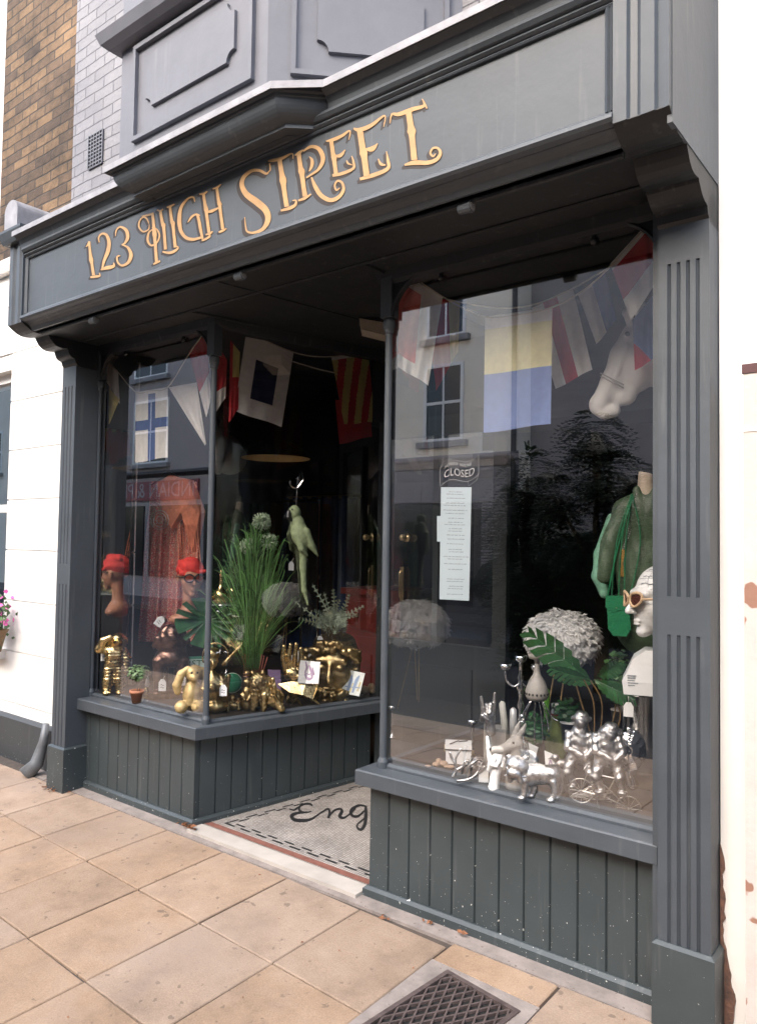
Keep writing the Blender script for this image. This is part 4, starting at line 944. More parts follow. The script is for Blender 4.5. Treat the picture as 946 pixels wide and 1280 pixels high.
tree(t0.x, 2.815*2-8.6, 3.0, [(-.1, 0, 2.95, .32, .30, 110), (.1, 0, 2.5, .55, .25, 160), (-.55, .1, 2.25, .45, .28, 130), (.5, 0, 2.1, .5, .35, 150), (0, 0, 1.8, .8, .45, 260), (-.5, 0, 1.3, .7, .5, 200), (.5, 0, 1.2, .7, .5, 200)], 3, 'dark rowan tree with tiered sprays standing across the road')
t1 = tv(650, 640)
tree(t1.x, 2.815*2-8.8, 2.7, [(0, 0, 2.5, .35, .4, 110), (-.15, 0, 2.0, .45, .4, 160), (.1, 0, 1.4, .5, .5, 200), (-.1, 0, .8, .45, .5, 160)], 5, 'narrow dark tree in front of the corner of the cream house')
# hedge in front of the grey house
hd = empty('garden_hedge', (-1.6, -7.2, gz(KY))); tag(hd, 'dense dark garden hedge in front of the grey house across the road', 'hedge')
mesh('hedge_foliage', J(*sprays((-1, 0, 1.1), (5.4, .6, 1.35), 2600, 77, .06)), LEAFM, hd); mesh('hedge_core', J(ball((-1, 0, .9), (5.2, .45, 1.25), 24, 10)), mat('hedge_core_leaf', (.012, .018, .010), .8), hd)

# ------------------------------------------------------------------ light
wd_ = bpy.data.worlds.new('World'); scene.world = wd_; wd_.use_nodes = True; nt = wd_.node_tree; nt.nodes.clear()
SUN_EL, SUN_AZ = 38, 184     # degrees; azimuth clockwise from +y, so it stands in front of the shop, a little to the left
sk = nt.nodes.new('ShaderNodeTexSky'); sk.sky_type = 'NISHITA'; sk.sun_disc = False; sk.sun_elevation = R(SUN_EL); sk.sun_rotation = R(SUN_AZ); sk.air_density = 1.0; sk.dust_density = 3.5; sk.ozone_density = .6
bg = nt.nodes.new('ShaderNodeBackground'); bg.inputs[1].default_value = .15; ow = nt.nodes.new('ShaderNodeOutputWorld')
nt.links.new(sk.outputs[0], bg.inputs[0]); nt.links.new(bg.outputs[0], ow.inputs[0])
sl = bpy.data.lights.new('sun', 'SUN'); sl.energy = 1.5; sl.angle = R(90); sl.color = (1, .975, .95)
so = bpy.data.objects.new('sun', sl); col.objects.link(so)
sd = Vector((math.sin(R(SUN_AZ))*math.cos(R(SUN_EL)), math.cos(R(SUN_AZ))*math.cos(R(SUN_EL)), math.sin(R(SUN_EL))))
so.rotation_euler = sd.to_track_quat('Z', 'Y').to_euler(); so.location = (0, -5, 12)
scene.view_settings.view_transform = 'Standard'; scene.view_settings.look = 'None'; scene.view_settings.gamma = 1; scene.view_settings.exposure = EXPOSURE
scene.render.engine = 'CYCLES'; cy = scene.cycles
cy.use_denoising = True; cy.max_bounces = 10; cy.transparent_max_bounces = 24; cy.glossy_bounces = 6; cy.diffuse_bounces = 4; cy.caustics_reflective = False; cy.sample_clamp_indirect = 6
# ------------------------------------------------------------------ things in the windows
def goldmat(name, c, c2, rough, bscale=60, bump=.35): return mat(name, c, rough, 1.0, scale=.09, bump=bump, bscale=bscale, col2=c2)
# these objects are modelled in units of one photo pixel, so texture scales are per pixel
GOLD = goldmat('bright_gold', (.82, .64, .34), (.42, .29, .12), .27, .35)
OLDG = goldmat('antique_gold', (.66, .50, .25), (.12, .075, .03), .36, .45)
MATG = mat('matt_gold', (.58, .44, .22), .55, .45, scale=.12, col2=(.32, .22, .09), bump=.5, bscale=.9)
BRNZ = goldmat('dark_bronze', (.36, .22, .17), (.09, .05, .04), .34, .35)
SILV = goldmat('silver_resin', (.74, .72, .70), (.17, .16, .155), .40, .4, .6)
CHROME = mat('chrome', (.8, .8, .8), .1, 1.0, scale=.1, var=.05)
WHITEP = mat('white_porcelain', (.78, .78, .77), .25, var=.03, scale=.1)
GREYP = mat('taupe_ceramic', (.34, .32, .29), .5, var=.1, scale=.2)
TAGM = mat('white_card', (.80, .80, .78), .7, var=.03)
INK = mat('dark_ink', (.05, .05, .08), .7); STR = mat('white_string', (.6, .58, .54), .9)
TERRA = mat('terracotta', (.38, .16, .09), .8, var=.12, scale=.2)
SKIN = mat('mannequin_clay', (.42, .19, .11), .5, var=.1, scale=.1)
REDC = mat('red_turban_cloth', (.62, .035, .025), .8, var=.15, scale=.15, bump=.3, bscale=.6)
BLK = mat('black_plastic', (.01, .01, .01), .3)
SOIL = mat('soil', (.03, .02, .015), .9)
GREEN1 = mat('deep_green_leaf', (.030, .115, .035), .38, var=.3, scale=.1, island=.25, trans=.15)
GREEN2 = mat('grass_blade_green', (.12, .25, .075), .5, var=.4, scale=.05, island=.7, trans=.25)
FERN = mat('silver_fern_green', (.30, .36, .26), .6, var=.25, scale=.2, island=.4)
LINE = mat('pale_cord', (.62, .55, .45), .9)

class It:
    def __init__(s, name, label, cat, bx, by, z=.592, Y=None, X=None, group=None):
        s.p = oy(bx, by, Y) if Y is not None else (ox(bx, by, X) if X is not None else oz(bx, by, z))
        d = s.p-Vector(CC); s.k = d.dot(Vector(_f))/CF; s.bx, s.by = bx, by
        s.o = empty(name, s.p, math.atan2(-d.x, d.y), s.k); tag(s.o, label, cat, group)
    def q(s, x, y, d=0): return (x-s.bx, d, s.by-y)
    def add(s, name, vf, m_, smooth=False, parent=None): return mesh(name, vf, m_, parent or s.o, smooth)
    def sc(s, name, prims, m_, N=48, k=2., disp=None, parent=None): return mesh(name, sculpt(prims, N, k, disp), m_, parent or s.o, True)
def noise3(sc_, amp, seed=0, ridged=False):
    r_ = np.random.RandomState(seed); ph = r_.rand(6, 3)*6.28; fr_ = (r_.randn(6, 3))*sc_
    def fn(G):
        v = 0
        for i in range(6): v = v+np.sin(G@fr_[i]+ph[i][0])
        v = v/6
        return amp*(np.abs(v)*2 if ridged else v)
    return fn
def furfn(fx, fz_, amp, seed=0):
    r_ = np.random.RandomState(seed); a, b = r_.rand(2)*6
    def fn(G): return amp*np.sin(G[..., 0]*fx+1.7*np.sin(G[..., 2]*fz_+a)+G[..., 1]*fx*.7)*np.sin(G[..., 2]*fz_*1.3+b+G[..., 0]*.4)
    return fn

# price tags -------------------------------------------------------------
def price_tag(x, y, Yd=None, z=None, w_=9, h=15, lean=0, label='', X=None, strng=(2, -10), lines=True):
    t = It('price_tag', label, 'price tag', x, y, Y=Yd, X=X, z=z if z is not None else .6, group='white price tags')
    c, s_ = math.cos(R(lean)), math.sin(R(lean)); rt = lambda px, pz, d=0: (px*c-pz*s_, d, px*s_+pz*c)
    pts = [(-w_/2, 0), (w_/2, 0), (w_/2, h*.72), (w_*.22, h), (-w_*.22, h), (-w_/2, h*.72)]
    t.add('card', prismv([rt(a, b) for a, b in pts], (0, .35, 0)), TAGM)
    a = rt(0, h*.86, -.3); t.add('string', tube(spline([a, rt(strng[0]*.4, h*.9-strng[1]*.4, -.6), rt(strng[0], h*.86-strng[1], 0)], 4), .3, 5), STR)
    if lines: t.add('handwriting', J(*[ribbon([(-w_*.28, h*z_, .5), (-w_*.1, h*(z_+.05), .6), (w_*.08, h*(z_-.03), .6), (w_*.25, h*z_, .5)], lambda p, q_: rt(p, q_, -.25)) for z_ in (.5, .3)]), INK)
    return t

# parametric human head, unit = chin to crown, facing -y, chin at z=0 -----------------
def headspec(beard=False):
    S = [('E', (0, .07, .64), (.315, .385, .36), .10), ('E', (0, -.10, .36), (.245, .25, .30), .10), ('E', (0, -.245, .085), (.09, .085, .075), .09),
         ('E', (.17, -.17, .40), (.10, .12, .10), .08), ('E', (-.17, -.17, .40), (.10, .12, .10), .08), ('C', (-.17, -.29, .60), (.17, -.29, .60), .05, .05, .08),
         ('-', (.125, -.40, .515), (.085, .075, .05), .06), ('-', (-.125, -.40, .515), (.085, .075, .05), .06),
         ('E', (.125, -.285, .51), (.062, .062, .05), .015), ('E', (-.125, -.285, .51), (.062, .062, .05), .015),
         ('C', (0, -.345, .56), (0, -.455, .365), .028, .046, .045), ('C', (.04, -.39, .355), (-.04, -.39, .355), .032, .032, .03),
         ('C', (-.07, -.330, .235), (.07, -.330, .235), .016, .016, .02), ('C', (-.03, -.345, .238), (.03, -.345, .238), .018, .018, .02), ('C', (-.05, -.335, .190), (.05, -.335, .190), .020, .020, .02),
         ('E', (.325, .05, .47), (.035, .075, .12), .03), ('E', (-.325, .05, .47), (.035, .075, .12), .03)]
    return S
def head(c, H, yaw=0, extra=(), pitch=0):
    from mathutils import Euler
    M = np.array(Euler((R(pitch), 0, R(yaw))).to_matrix()); c = np.array(c, float); out_ = []
    tf = lambda p: M@(np.array(p, float)*H)+c
    for s in list(headspec())+list(extra):
        if s[0] in 'E-': out_.append(E(tf(s[1]), [v*H for v in s[2]], s[3]*H, '+' if s[0] == 'E' else '-', rot=(pitch, 0, yaw)))
        else: out_.append(C(tf(s[1]), tf(s[2]), s[3]*H, s[4]*H, s[5]*H))
    return out_, tf
def glasses(it, tf, H, m_, lens, r=.115, cat_eye=False):
    P_ = []; Ls = []
    for sx in (-1, 1):
        ring = []
        for k in range(25):
            a = 2*math.pi*k/24; lift = (.04*max(0, math.cos(a)*sx) if cat_eye else 0)
            ring.append(tuple(tf((sx*.135+r*math.cos(a), -.44+.06*abs(math.cos(a))*(1 if math.cos(a)*sx > 0 else 0), .52+r*.85*math.sin(a)+lift))))
        P_.append(tube(ring, .020*H, 6, False)); n = 24
        Ls.append((ring[:24], [tuple(range(24))]))
        P_.append(tube([tuple(tf((sx*.25, -.39, .54))), tuple(tf((sx*.36, 0, .55)))], .018*H, 6))
    P_.append(tube([tuple(tf((-.03, -.45, .55))), tuple(tf((.03, -.45, .55)))], .02*H, 6))
    g_ = it.add('glasses', J(*P_), m_, True); it.add('lens', Ls[0], lens, parent=g_); it.add('lens', Ls[1], lens, parent=g_)

# ================= LEFT WINDOW =================
# astronaut
a = It('astronaut_figure', 'shiny gold astronaut statuette saluting at the left end of the left window', 'statuette', 141, 868)
q = a.q
D = []
for zz_ in (9, 14, 19, 24): pass
D += PL([q(136, 836), q(135, 850), q(134, 862)], [7, 6.6, 5.6]) + PL([q(148, 836), q(148.5, 850), q(149, 862)], [7, 6.6, 5.6])
D += [E(q(133.5, 865, -2), (5.2, 7, 3.6)), E(q(149.5, 866, -2), (5.2, 7, 3.6)), E(q(142, 825), (12, 9, 14)), B(q(142, 818, -6), (8, 4, 5), 1.5), B(q(142, 818, 8), (11, 6, 13), 3), E(q(142, 812), (11, 8, 6))]
D += PL([q(152, 813), q(157, 824), q(156, 838)], [5, 5, 4.2])+[E(q(155.5, 842), (3.6, 3.6, 4))]
D += PL([q(133, 813), q(124, 811, -2), q(128, 800, -5), q(136, 796, -7)], [5, 5.2, 4.2, 3.2])
rings = noise3(.12, .35, 3)
def suit(G): return rings(G)+.55*np.sin(G[..., 2]*1.5)*(G[..., 2] < 52)
a.sc('suit', D, GOLD, 64, 2.2, suit)
a.sc('helmet', [E(q(146, 802), (10.5, 10.5, 10.5)), C(q(146, 812), q(146, 810), 9, 9), E(q(155.5, 802), (2.5, 4, 4)), E(q(136.5, 802), (2.5, 4, 4))], GOLD, 40, 2)
a.add('visor', ball(q(145.5, 802.5, -3.5), (8.2, 8.2, 7.8), 20, 14), mat('gold_visor', (.6, .36, .10), .08, 1.0, var=.05, scale=.1), True)
price_tag(131, 826, Yd=2.83, w_=9, h=16, label='white price tag hanging from the saluting arm of the gold astronaut', strng=(-1, -12))
# little potted plant
a = It('potted_plant', 'tiny bushy green plant in a terracotta pot in front of the bronze lion', 'potted plant', 172, 878); q = a.q
a.add('pot', J(lathe([(6.5, 0), (8.6, 12), (10, 12), (10, 15.5), (8.6, 15.5), (8, 13)], 20, q(172, 878))), TERRA, True)
a.add('stem', J(tube([q(172, 864), q(171, 852), q(173, 846)], .9, 6), tube([q(174, 864), q(177, 850)], .7, 6)), BARK)
lf = []
for i in range(420):
    d = Vector((rnd.gauss(0, 1), rnd.gauss(0, 1), rnd.gauss(0, 1))).normalized()*rnd.uniform(.5, 1); c = Vector(q(173, 841))+Vector((d.x*15, d.y*12, d.z*11)); u, v = frame(d+Vector((0, 0, .6))); s = rnd.uniform(1.6, 3.0)
    lf.append(([c-u*s, c-v*s*.6, c+u*s, c+v*s*.6], [(0, 1, 2, 3)]))
a.add('foliage', J(*lf), mat('sage_leaf', (.10, .17, .07), .6, var=.3, scale=.2, island=.45))
# bronze lion
a = It('lion_statue', 'dark bronze lion with shaggy mane standing on a flat base behind the little pot', 'statue', 212, 872); q = a.q
a.add('base', J(box((-27, -9, 0), (25, 16, 7))), BRNZ)
L_ = [E(q(214, 800), (19, 15, 20)), E(q(213, 822, 6), (20, 20, 14)), E(q(214, 790, -10), (9, 9, 9)), E(q(214, 794, -17), (6.5, 6, 4.5)), E(q(203, 776), (4, 3, 4)), E(q(224, 777), (4, 3, 4))]
L_ += PL([q(199, 826, -2), q(198, 845, -3), q(198, 862, -3)], [8.5, 6, 5.5])+PL([q(227, 826, -2), q(228, 845, -3), q(228, 862, -3)], [8.5, 6, 5.5])+[E(q(197, 864, -6), (6, 8, 3.5)), E(q(228, 864, -6), (6, 8, 3.5))]
L_ += PL([q(203, 828, 22), q(205, 848, 22), q(205, 862, 22)], [8, 5, 5])+PL([q(224, 828, 22), q(222, 848, 22), q(222, 862, 22)], [8, 5, 5])
for i in range(46):
    an = i*2.4; rr_ = 10+9*((i*37) % 10)/10; x_, z_ = math.cos(an)*rr_, math.sin(an)*rr_*.9
    c = (214+x_, 800-z_*.9-2); L_.append(C(q(c[0], c[1], -12+rr_*.4), q(c[0]+x_*.35, c[1]+8+abs(x_)*.1, -7+rr_*.4), 3.0, 1.2, 1.0))
a.sc('lion_body', L_, BRNZ, 84, 2.0, furfn(.8, .4, .35))
price_tag(196, 782, Yd=2.95, w_=10, h=13, lean=-35, label='white price tag tilted across the mane of the bronze lion', strng=(2, -5)); price_tag(203, 864, Yd=2.86, w_=9, h=15, label='white price tag hanging low between the front legs of the bronze lion', strng=(3, -6))
# first aid tin
a = It('first_aid_sign', 'small green and white metal sign reading FIRST behind the floppy eared rabbit', 'sign', 240, 846, Y=3.16); q = a.q
a.add('sign_plate', box((-15, 0, 2), (19, 2, 25)), mat('sign_green', (.05, .28, .17), .4, var=.1, scale=.2)); a.add('white_band', box((-14, -.4, 10), (18, 0, 22)), mat('mint_white', (.55, .68, .60), .5))
a.add('sign_lettering', text_vf('FIRST', 12, lambda x, z: (x-2, -.7, 16+z)), mat('dark_green_ink', (.01, .10, .05), .5))
# gold floppy-eared rabbit
a = It('rabbit_ornament', 'sandy gold sitting rabbit with long floppy ears at the glass beside the corner post', 'ornament', 236, 891, z=.6); q = a.q
L_ = [E(q(240, 868), (12, 10, 18)), E(q(242, 842), (11, 10, 10.5)), E(q(242, 846, -8), (6, 5, 5)), E(q(227, 882, -7), (8, 9, 8)), E(q(247, 882, -8), (8, 9, 8)), E(q(237, 870, -6), (5, 5, 12))]
L_ += PL([q(234, 836, -2), q(226, 842, -4), q(221, 856, -4), q(222, 864, -4)], [3.5, 5, 5.5, 4], k=1)+PL([q(251, 838), q(257, 850), q(258, 860)], [3.5, 5, 4], k=1)
L_ += [E(q(238.5, 840, -10.5), (1.5, 1.5, 1.5), 1, '-'), E(q(245.5, 840, -10.5), (1.5, 1.5, 1.5), 1, '-')]
a.sc('rabbit_body', L_, MATG, 64, 2, noise3(.9, .5, 5))
a.add('eye', ball(q(238.5, 840, -9), 1.3), BLK, True); a.add('eye', ball(q(245.5, 840, -9), 1.3), BLK, True)
price_tag(228, 857, Yd=2.82, w_=8, h=13, label='grey white price tag on the ear of the sandy gold rabbit', strng=(4, -8))
# angel
a = It('angel_statue', 'antique gold kneeling angel with halo and raised wings just behind the corner post', 'statue', 268, 889, z=.6); q = a.q
h_, tf = head(q(264, 838), 22, 8)
L_ = h_+[E(q(266, 862), (13, 11, 22)), E(q(268, 882), (18, 14, 9)), C(q(264, 842), q(265, 848), 4.5, 5), E(q(264, 818, 3), (10, 10, 8))]
L_ += PL([q(256, 848), q(254, 860, -8), q(263, 858, -14)], [4.5, 4, 3])+PL([q(276, 848), q(279, 860, -8), q(268, 858, -14)], [5, 4.2, 3])+[E(q(265, 857, -15), (5, 4, 6))]
a.sc('angel_body', L_, OLDG, 72, 2, furfn(.7, .35, .4, 4))
a.add('halo', tube([q(268+16*math.cos(t), 822-17*math.sin(t), 6) for t in np.linspace(-.6, 3.6, 26)], 1.0, 8), GOLD, True)
for wing, sx in ((((276, 836), (282, 822), (294, 812), (298, 810)), 1), (((284, 842), (288, 856), (284, 868), (278, 878)), 1)):
    L_ = []
    for k in range(7):
        t = k/6; bx_, by_ = wing[0]; ex, ey = wing[3]; mx, my = wing[1][0]+(wing[2][0]-wing[1][0])*t, wing[1][1]+(wing[2][1]-wing[1][1])*t
        L_.append(C(q(bx_+(mx-bx_)*.3, by_+(my-by_)*.3, 6), q(ex-(ex-bx_)*.12*k, ey+4.2*k*.8, 8), 2.6, 1.3, .8))
    a.sc('wing', L_, OLDG, 44, 1.5, furfn(1.0, .5, .3))
price_tag(279, 870, Yd=2.90, w_=9, h=14, label='white price tag hanging from the arm of the gold angel', strng=(-3, -7))
a = It('green_plate', 'small green dish with a pale rim standing on edge behind the gold angel', 'dish', 290, 866, Y=3.3); q = a.q
pr = [(0, .8), (9, .5), (11, -1.2), (12.2, -1.5), (12.2, -.6), (9, 1.6), (0, 1.8)]
V, F = lathe(pr, 28, caps=False); V = [(x, -z*1.0, y+12) for x, y, z in V]
a.add('dish_face', (V, F), mat('green_glaze', (.02, .20, .10), .2), True); a.add('pale_rim', tube([(12*math.cos(t), 1.2, 12+12*math.sin(t)) for t in np.linspace(0, 6.283, 30)], .8, 6), mat('pale_glaze', (.45, .6, .5), .3), True)
# grass with allium heads in a vase
a = It('ornamental_grass', 'tall artificial green grass with three round pale green flower heads', 'artificial plant', 316, 846, Y=3.2); q = a.q
bl = []
for i in range(460):
    sp_ = rnd.gauss(0, .82); tall = rnd.uniform(.45, 1.0); bx_ = 314+rnd.uniform(-9, 10); top = (316+sp_*26+rnd.uniform(-6, 6), 830-180*tall+abs(sp_)*18); dd = rnd.gauss(0, 9)
    droop = rnd.uniform(2, 26)*(1 if sp_ > 0 else -1)*(1-tall*.5); w_ = rnd.uniform(.35, .85)
    pts = spline([(bx_, 838, rnd.gauss(0, 3)), (bx_+(top[0]-bx_)*.35, 838+(top[1]-838)*.45, dd*.4), (top[0]-droop*.2, top[1]+10, dd*.9), (top[0]+droop, top[1]+rnd.uniform(-6, 10), dd)], 3)
    V = []; F = []; n = len(pts)
    for j, p in enumerate(pts):
        ww = w_*math.sin(math.pi*min(1, (n-1-j)/n*1.1+.08))**.5 if j < n-1 else .05
        v0 = Vector(q(p[0], p[1], p[2])); V += [v0+Vector((-ww, 0, 0)), v0+Vector((ww, .4, 0))]
    for j in range(n-1): F.append((2*j, 2*j+1, 2*j+3, 2*j+2))
    bl.append((V, F))
a.add('blades', J(*bl), GREEN2)
ALL = mat('allium_green', (.42, .52, .36), .6, var=.2, scale=.3, island=.3)
for (fx_, fy_, r_) in ((323, 652, 12.5), (333, 677, 11.5), (306, 683, 11)):
    sp = [tube([q(fx_, fy_+2), q(fx_-2, (fy_+790)/2), q(316, 800)], .7, 5)]; heads = []
    for i in range(150):
        d = Vector((rnd.gauss(0, 1), rnd.gauss(0, 1), rnd.gauss(0, 1))).normalized(); c = Vector(q(fx_, fy_)); e = c+d*r_*rnd.uniform(.85, 1.05)
        u, v = frame(d); heads.append(([c+u*.3, c-u*.3, e-u*.5, e+u*.5], [(0, 1, 2, 3)])); heads.append(([c+v*.3, c-v*.3, e-v*.5, e+v*.5], [(0, 1, 2, 3)])); heads.append(([e-u*1.1, e-v*1.1, e+u*1.1, e+v*1.1], [(0, 1, 2, 3)]))
    f_ = a.add('flower_head', J(*heads), ALL); a.add('stalk', J(*sp), GREEN2, parent=f_)
a.add('red_stems', J(*[tube([q(316+k*2.4, 842, (k % 3)-1), q(316+k*3.4+rnd.uniform(-1, 1), 812+abs(k)*2, (k % 3)-1)], .7, 5) for k in range(-4, 6)]), mat('red_stem', (.30, .08, .05), .6))
a.add('vase', lathe([(11, -30), (12, -28), (14, -10), (11, 4), (12, 7), (10, 7), (9, 3)], 20, (0, 0, 0)), BRNZ, True)
# gold hound / shaggy lion lying
a = It('shaggy_lion_ornament', 'antique gold shaggy seated lion right of the grass vase', 'ornament', 336, 886, z=.597); q = a.q
L_ = [E(q(330, 864), (16, 12, 20)), E(q(341, 872), (14, 12, 12)), E(q(322, 850, -5), (10, 9, 10)), E(q(318, 854, -12), (5, 5, 4.5)), E(q(315, 842), (3, 2.5, 4)), E(q(328, 841), (3, 2.5, 4))]
L_ += PL([q(318, 866, -8), q(317, 884, -9)], [5, 4])+PL([q(330, 868, -9), q(330, 884, -10)], [5, 4])+PL([q(346, 876, -5), q(352, 885, -8)], [6, 4])
for i in range(40):
    t = rnd.random(); x_ = 314+rnd.random()*30; y_ = 845+rnd.random()*28; L_.append(C(q(x_, y_, -9-rnd.random()*3), q(x_+rnd.uniform(-2, 3), y_+9, -11), 2.2, 1, .8))
a.sc('lion_body', L_, OLDG, 72, 2, furfn(1.0, .45, .45, 9))
price_tag(323, 887, X=-3.42, w_=7, h=8, label='tiny white price tag lying at the foot of the shaggy gold lion', strng=(0, -3), lines=False)
# small gold buddha-like bottle figure
a = It('bottle_ornament', 'narrow copper gold figure bottle left of the shaggy lion', 'ornament', 308, 888, z=.595); q = a.q
a.sc('bottle_body', [E(q(308, 880), (7, 7, 8)), E(q(308, 866), (5.5, 5.5, 8)), E(q(308, 853), (4.5, 4.5, 5.5)), C(q(308, 848), q(308, 842), 3.4, 4.2), C(q(302, 868, -2), q(306, 874, -6), 2.4, 1.8), C(q(314, 868, -2), q(310, 874, -6), 2.4, 1.8)], OLDG, 44, 1.6, noise3(.8, .4, 2))
a.add('hat_bands', J(*[tube([q(308+5*math.cos(t), z_, 5*math.sin(t)) for t in np.linspace(0, 6.283, 16)], .9, 6) for z_ in (842, 845.5)]), BRNZ, True)
price_tag(304, 886, X=-3.46, w_=9, h=12, lean=-14, label='white price tag leaning on the copper gold bottle figure', strng=(3, -5))
# little gold clutter at the corner
for (x, y, r_, lb, sd_) in ((364, 877, 6, 'small gold curled animal under the bronze hand beside the faceted fox', 23), (300, 884, 6, 'smallest dark gold trinket just left of the copper gold bottle', 24), (292, 887, 9, 'small crouching dark gold monkey between the angel and the copper bottle', 21), (255, 884, 7, 'small dark gold pine cone shaped ornament at the foot of the angel', 22)):
    a = It('trinket', lb, 'ornament', x, y, z=.596); q = a.q
    L_ = [E(q(x, y-r_*.7), (r_, r_*.8, r_*.8)), E(q(x-r_*.2, y-r_*1.6, -2), (r_*.5, r_*.5, r_*.5)), C(q(x-r_*.6, y-r_, -r_*.6), q(x-r_*.8, y-1, -r_*.8), 2.2, 1.7), C(q(x+r_*.6, y-r_, -r_*.6), q(x+r_*.7, y-1, -r_*.8), 2.2, 1.7), C(q(x+r_*.3, y-r_*1.4), q(x-.1, y-r_*1.2, -r_*.8), 1.6, 1.4)]
    a.sc('ornament_body', L_, OLDG, 40, 1.5, noise3(1.1, .5, sd_))
# bronze hand sculpture and round plate behind
a = It('bronze_hand', 'polished bronze hand sculpture with fingers raised in front of the round plate', 'sculpture', 364, 868, Y=3.42); q = a.q
L_ = [E(q(365, 843), (11, 7, 9)), C(q(366, 850), q(367, 866), 6, 7)]
for (x0, y0, x1, y1, x2, y2) in ((356, 838, 353, 822, 354, 808), (361, 836, 360, 820, 362, 806), (367, 836, 368, 820, 369, 805), (373, 838, 376, 824, 375, 811)):
    L_ += PL([q(x0, y0), q(x1, y1, -2), q(x2, y2, -1)], [3.6, 3.1, 2.5], k=.8)
L_ += PL([q(371, 848, -3), q(379, 842, -8), q(384, 834, -9)], [3.8, 3.2, 2.5], k=.8)
a.sc('hand', L_, BRNZ if False else GOLD, 64, 2.0, noise3(.4, .2, 6))
a = It('round_plate', 'round pale china plate standing on edge behind the bronze hand', 'plate', 383, 858, Y=3.72); q = a.q
V, F = lathe([(0, .8), (15, .6), (18, -1), (23.5, -2.2), (23.8, -1.4), (18, .6), (15, 1.8), (0, 2)], 36, caps=False); V = [(x-2, -z, y+22) for x, y, z in V]
a.add('plate_face', (V, F), mat('pale_china', (.52, .50, .45), .2, var=.1, scale=.1), True); a.add('plate_centre', lathe([(14.5, 0), (14.6, .4)], 30, (0, 0, 0)) if False else (lambda vf: ([(x-2, -.0-1.0, y+22) for x, y, z in vf[0]], vf[1]))(lathe([(12, 0), (12, .2)], 28)), mat('brown_transfer', (.10, .08, .06), .3, var=.5, scale=.2))
# cards
def card(bx, by, pts, Yd, label, cm, art, nm='greeting_card', cat='card'):
    a = It(nm, label, cat, bx, by, Y=Yd); q = a.q
    a.add('card_sheet', prismv([q(x, y, d) for x, y, d in pts], (0, .5, 0)), cm)
    (ax, ay, ad), (bx_, by_, bd), _, (dx_, dy_, dd) = pts
    def mp(u, v): 
        p0, p1, p3 = Vector(q(ax, ay, ad)), Vector(q(bx_, by_, bd)), Vector(q(dx_, dy_, dd)); r_ = p0+(p1-p0)*u+(p3-p0)*v; r_.y -= .35; return r_
    for nm_, m_, strokes in art: a.add(nm_, J(*[ribbon(s, (lambda i: lambda u, v: mp(u, v)-Vector((0, .02*i, 0)))(i), .01) for i, s in enumerate(strokes)]), m_)
def scr(w_): return w_
MAUVE = mat('mauve_ink', (.38, .28, .40), .6); BLUEI = mat('blue_wash', (.25, .33, .48), .6); YELI = mat('ochre_wash', (.55, .48, .25), .6); LILAC = mat('lilac_card', (.50, .33, .58), .6)
hand_art = [[(.25, .95, .04), (.35, .7, .10), (.3, .5, .06), (.36, .3, .09), (.5, .2, .12), (.65, .25, .08), (.62, .4, .10)], [(.45, .8, .07), (.58, .55, .12), (.72, .4, .09), (.62, .7, .05)], [(.3, .45, .04), (.5, .4, .05), (.7, .5, .03)]]
card(384, 855, [(372, 854, 0), (398, 854.5, -2), (400, 828, 2), (375, 826, 4)], 3.44, 'white greeting card with a mauve sketch of a hand above the faceted gold animal', TAGM, [('sketch', MAUVE, hand_art)])
# order: bottom-left, bottom-right, top-right, top-left
card(440, 866, [(426, 866, 0), (449, 870, -2), (456, 842, 2), (434, 838, 4)], 3.76, 'tilted picture card with blue and yellow figures at the right end of the left window', mat('pale_card', (.62, .66, .64), .5, var=.1, scale=.2), [('sketch', BLUEI, [[(.3, .1, .12), (.35, .5, .2), (.3, .8, .1)], [(.6, .1, .1), (.62, .6, .18), (.7, .85, .08)], [(.1, .3, .05), (.9, .35, .05)]]), ('yellow_wash', YELI, [[(.45, .1, .08), (.48, .5, .06)], [(.82, .2, .08), (.85, .6, .08)]])])
card(347, 868, [(338, 872, 0), (352, 874, -2), (350, 838, 2), (334, 838, 4)], 3.5, 'lilac card half hidden behind the shaggy gold lion', LILAC, [], 'lilac_card')
# faceted origami animal
a = It('faceted_animal', 'angular faceted gold origami fox on thin legs in front of the white card', 'ornament', 386, 880, z=.6); q = a.q
V = [q(346, 855, 0), q(362, 868, -6), q(372, 856, -8), (0, 0, 0), q(390, 862, -9), q(398, 854, -4), q(380, 853, 4), q(362, 853, 4), q(394, 870, -4), q(372, 867, 5)]
V = [q(347, 855), q(362, 864, -7), q(363, 852, 0), q(378, 867, -9), q(382, 853, -2), q(397, 856, 1), q(391, 872, -8), q(399, 853, -4), q(372, 872, 4), q(392, 876, 3)]
F = [(0, 1, 2), (2, 1, 3), (2, 3, 4), (4, 3, 6), (4, 6, 5), (5, 6, 7), (4, 5, 7), (0, 2, 8), (2, 4, 8), (4, 5, 9), (4, 9, 8), (0, 8, 1), (1, 8, 3), (3, 8, 6), (6, 8, 9), (5, 9, 6)]
leg_ = lambda x0, y0, x1, y1, d: tube([q(x0, y0, d), q((x0+x1)/2-1, (y0+y1)/2, d-1), q(x1, y1, d-2)], [3, 1.8, 1.0], 4)
a.add('faceted_body', (V, F), GOLD); a.add('leg', leg_(366, 864, 378, 882, -3), GOLD); a.add('leg', leg_(386, 868, 399, 879, -3), GOLD); a.add('leg', leg_(362, 862, 366, 880, 3), OLDG)
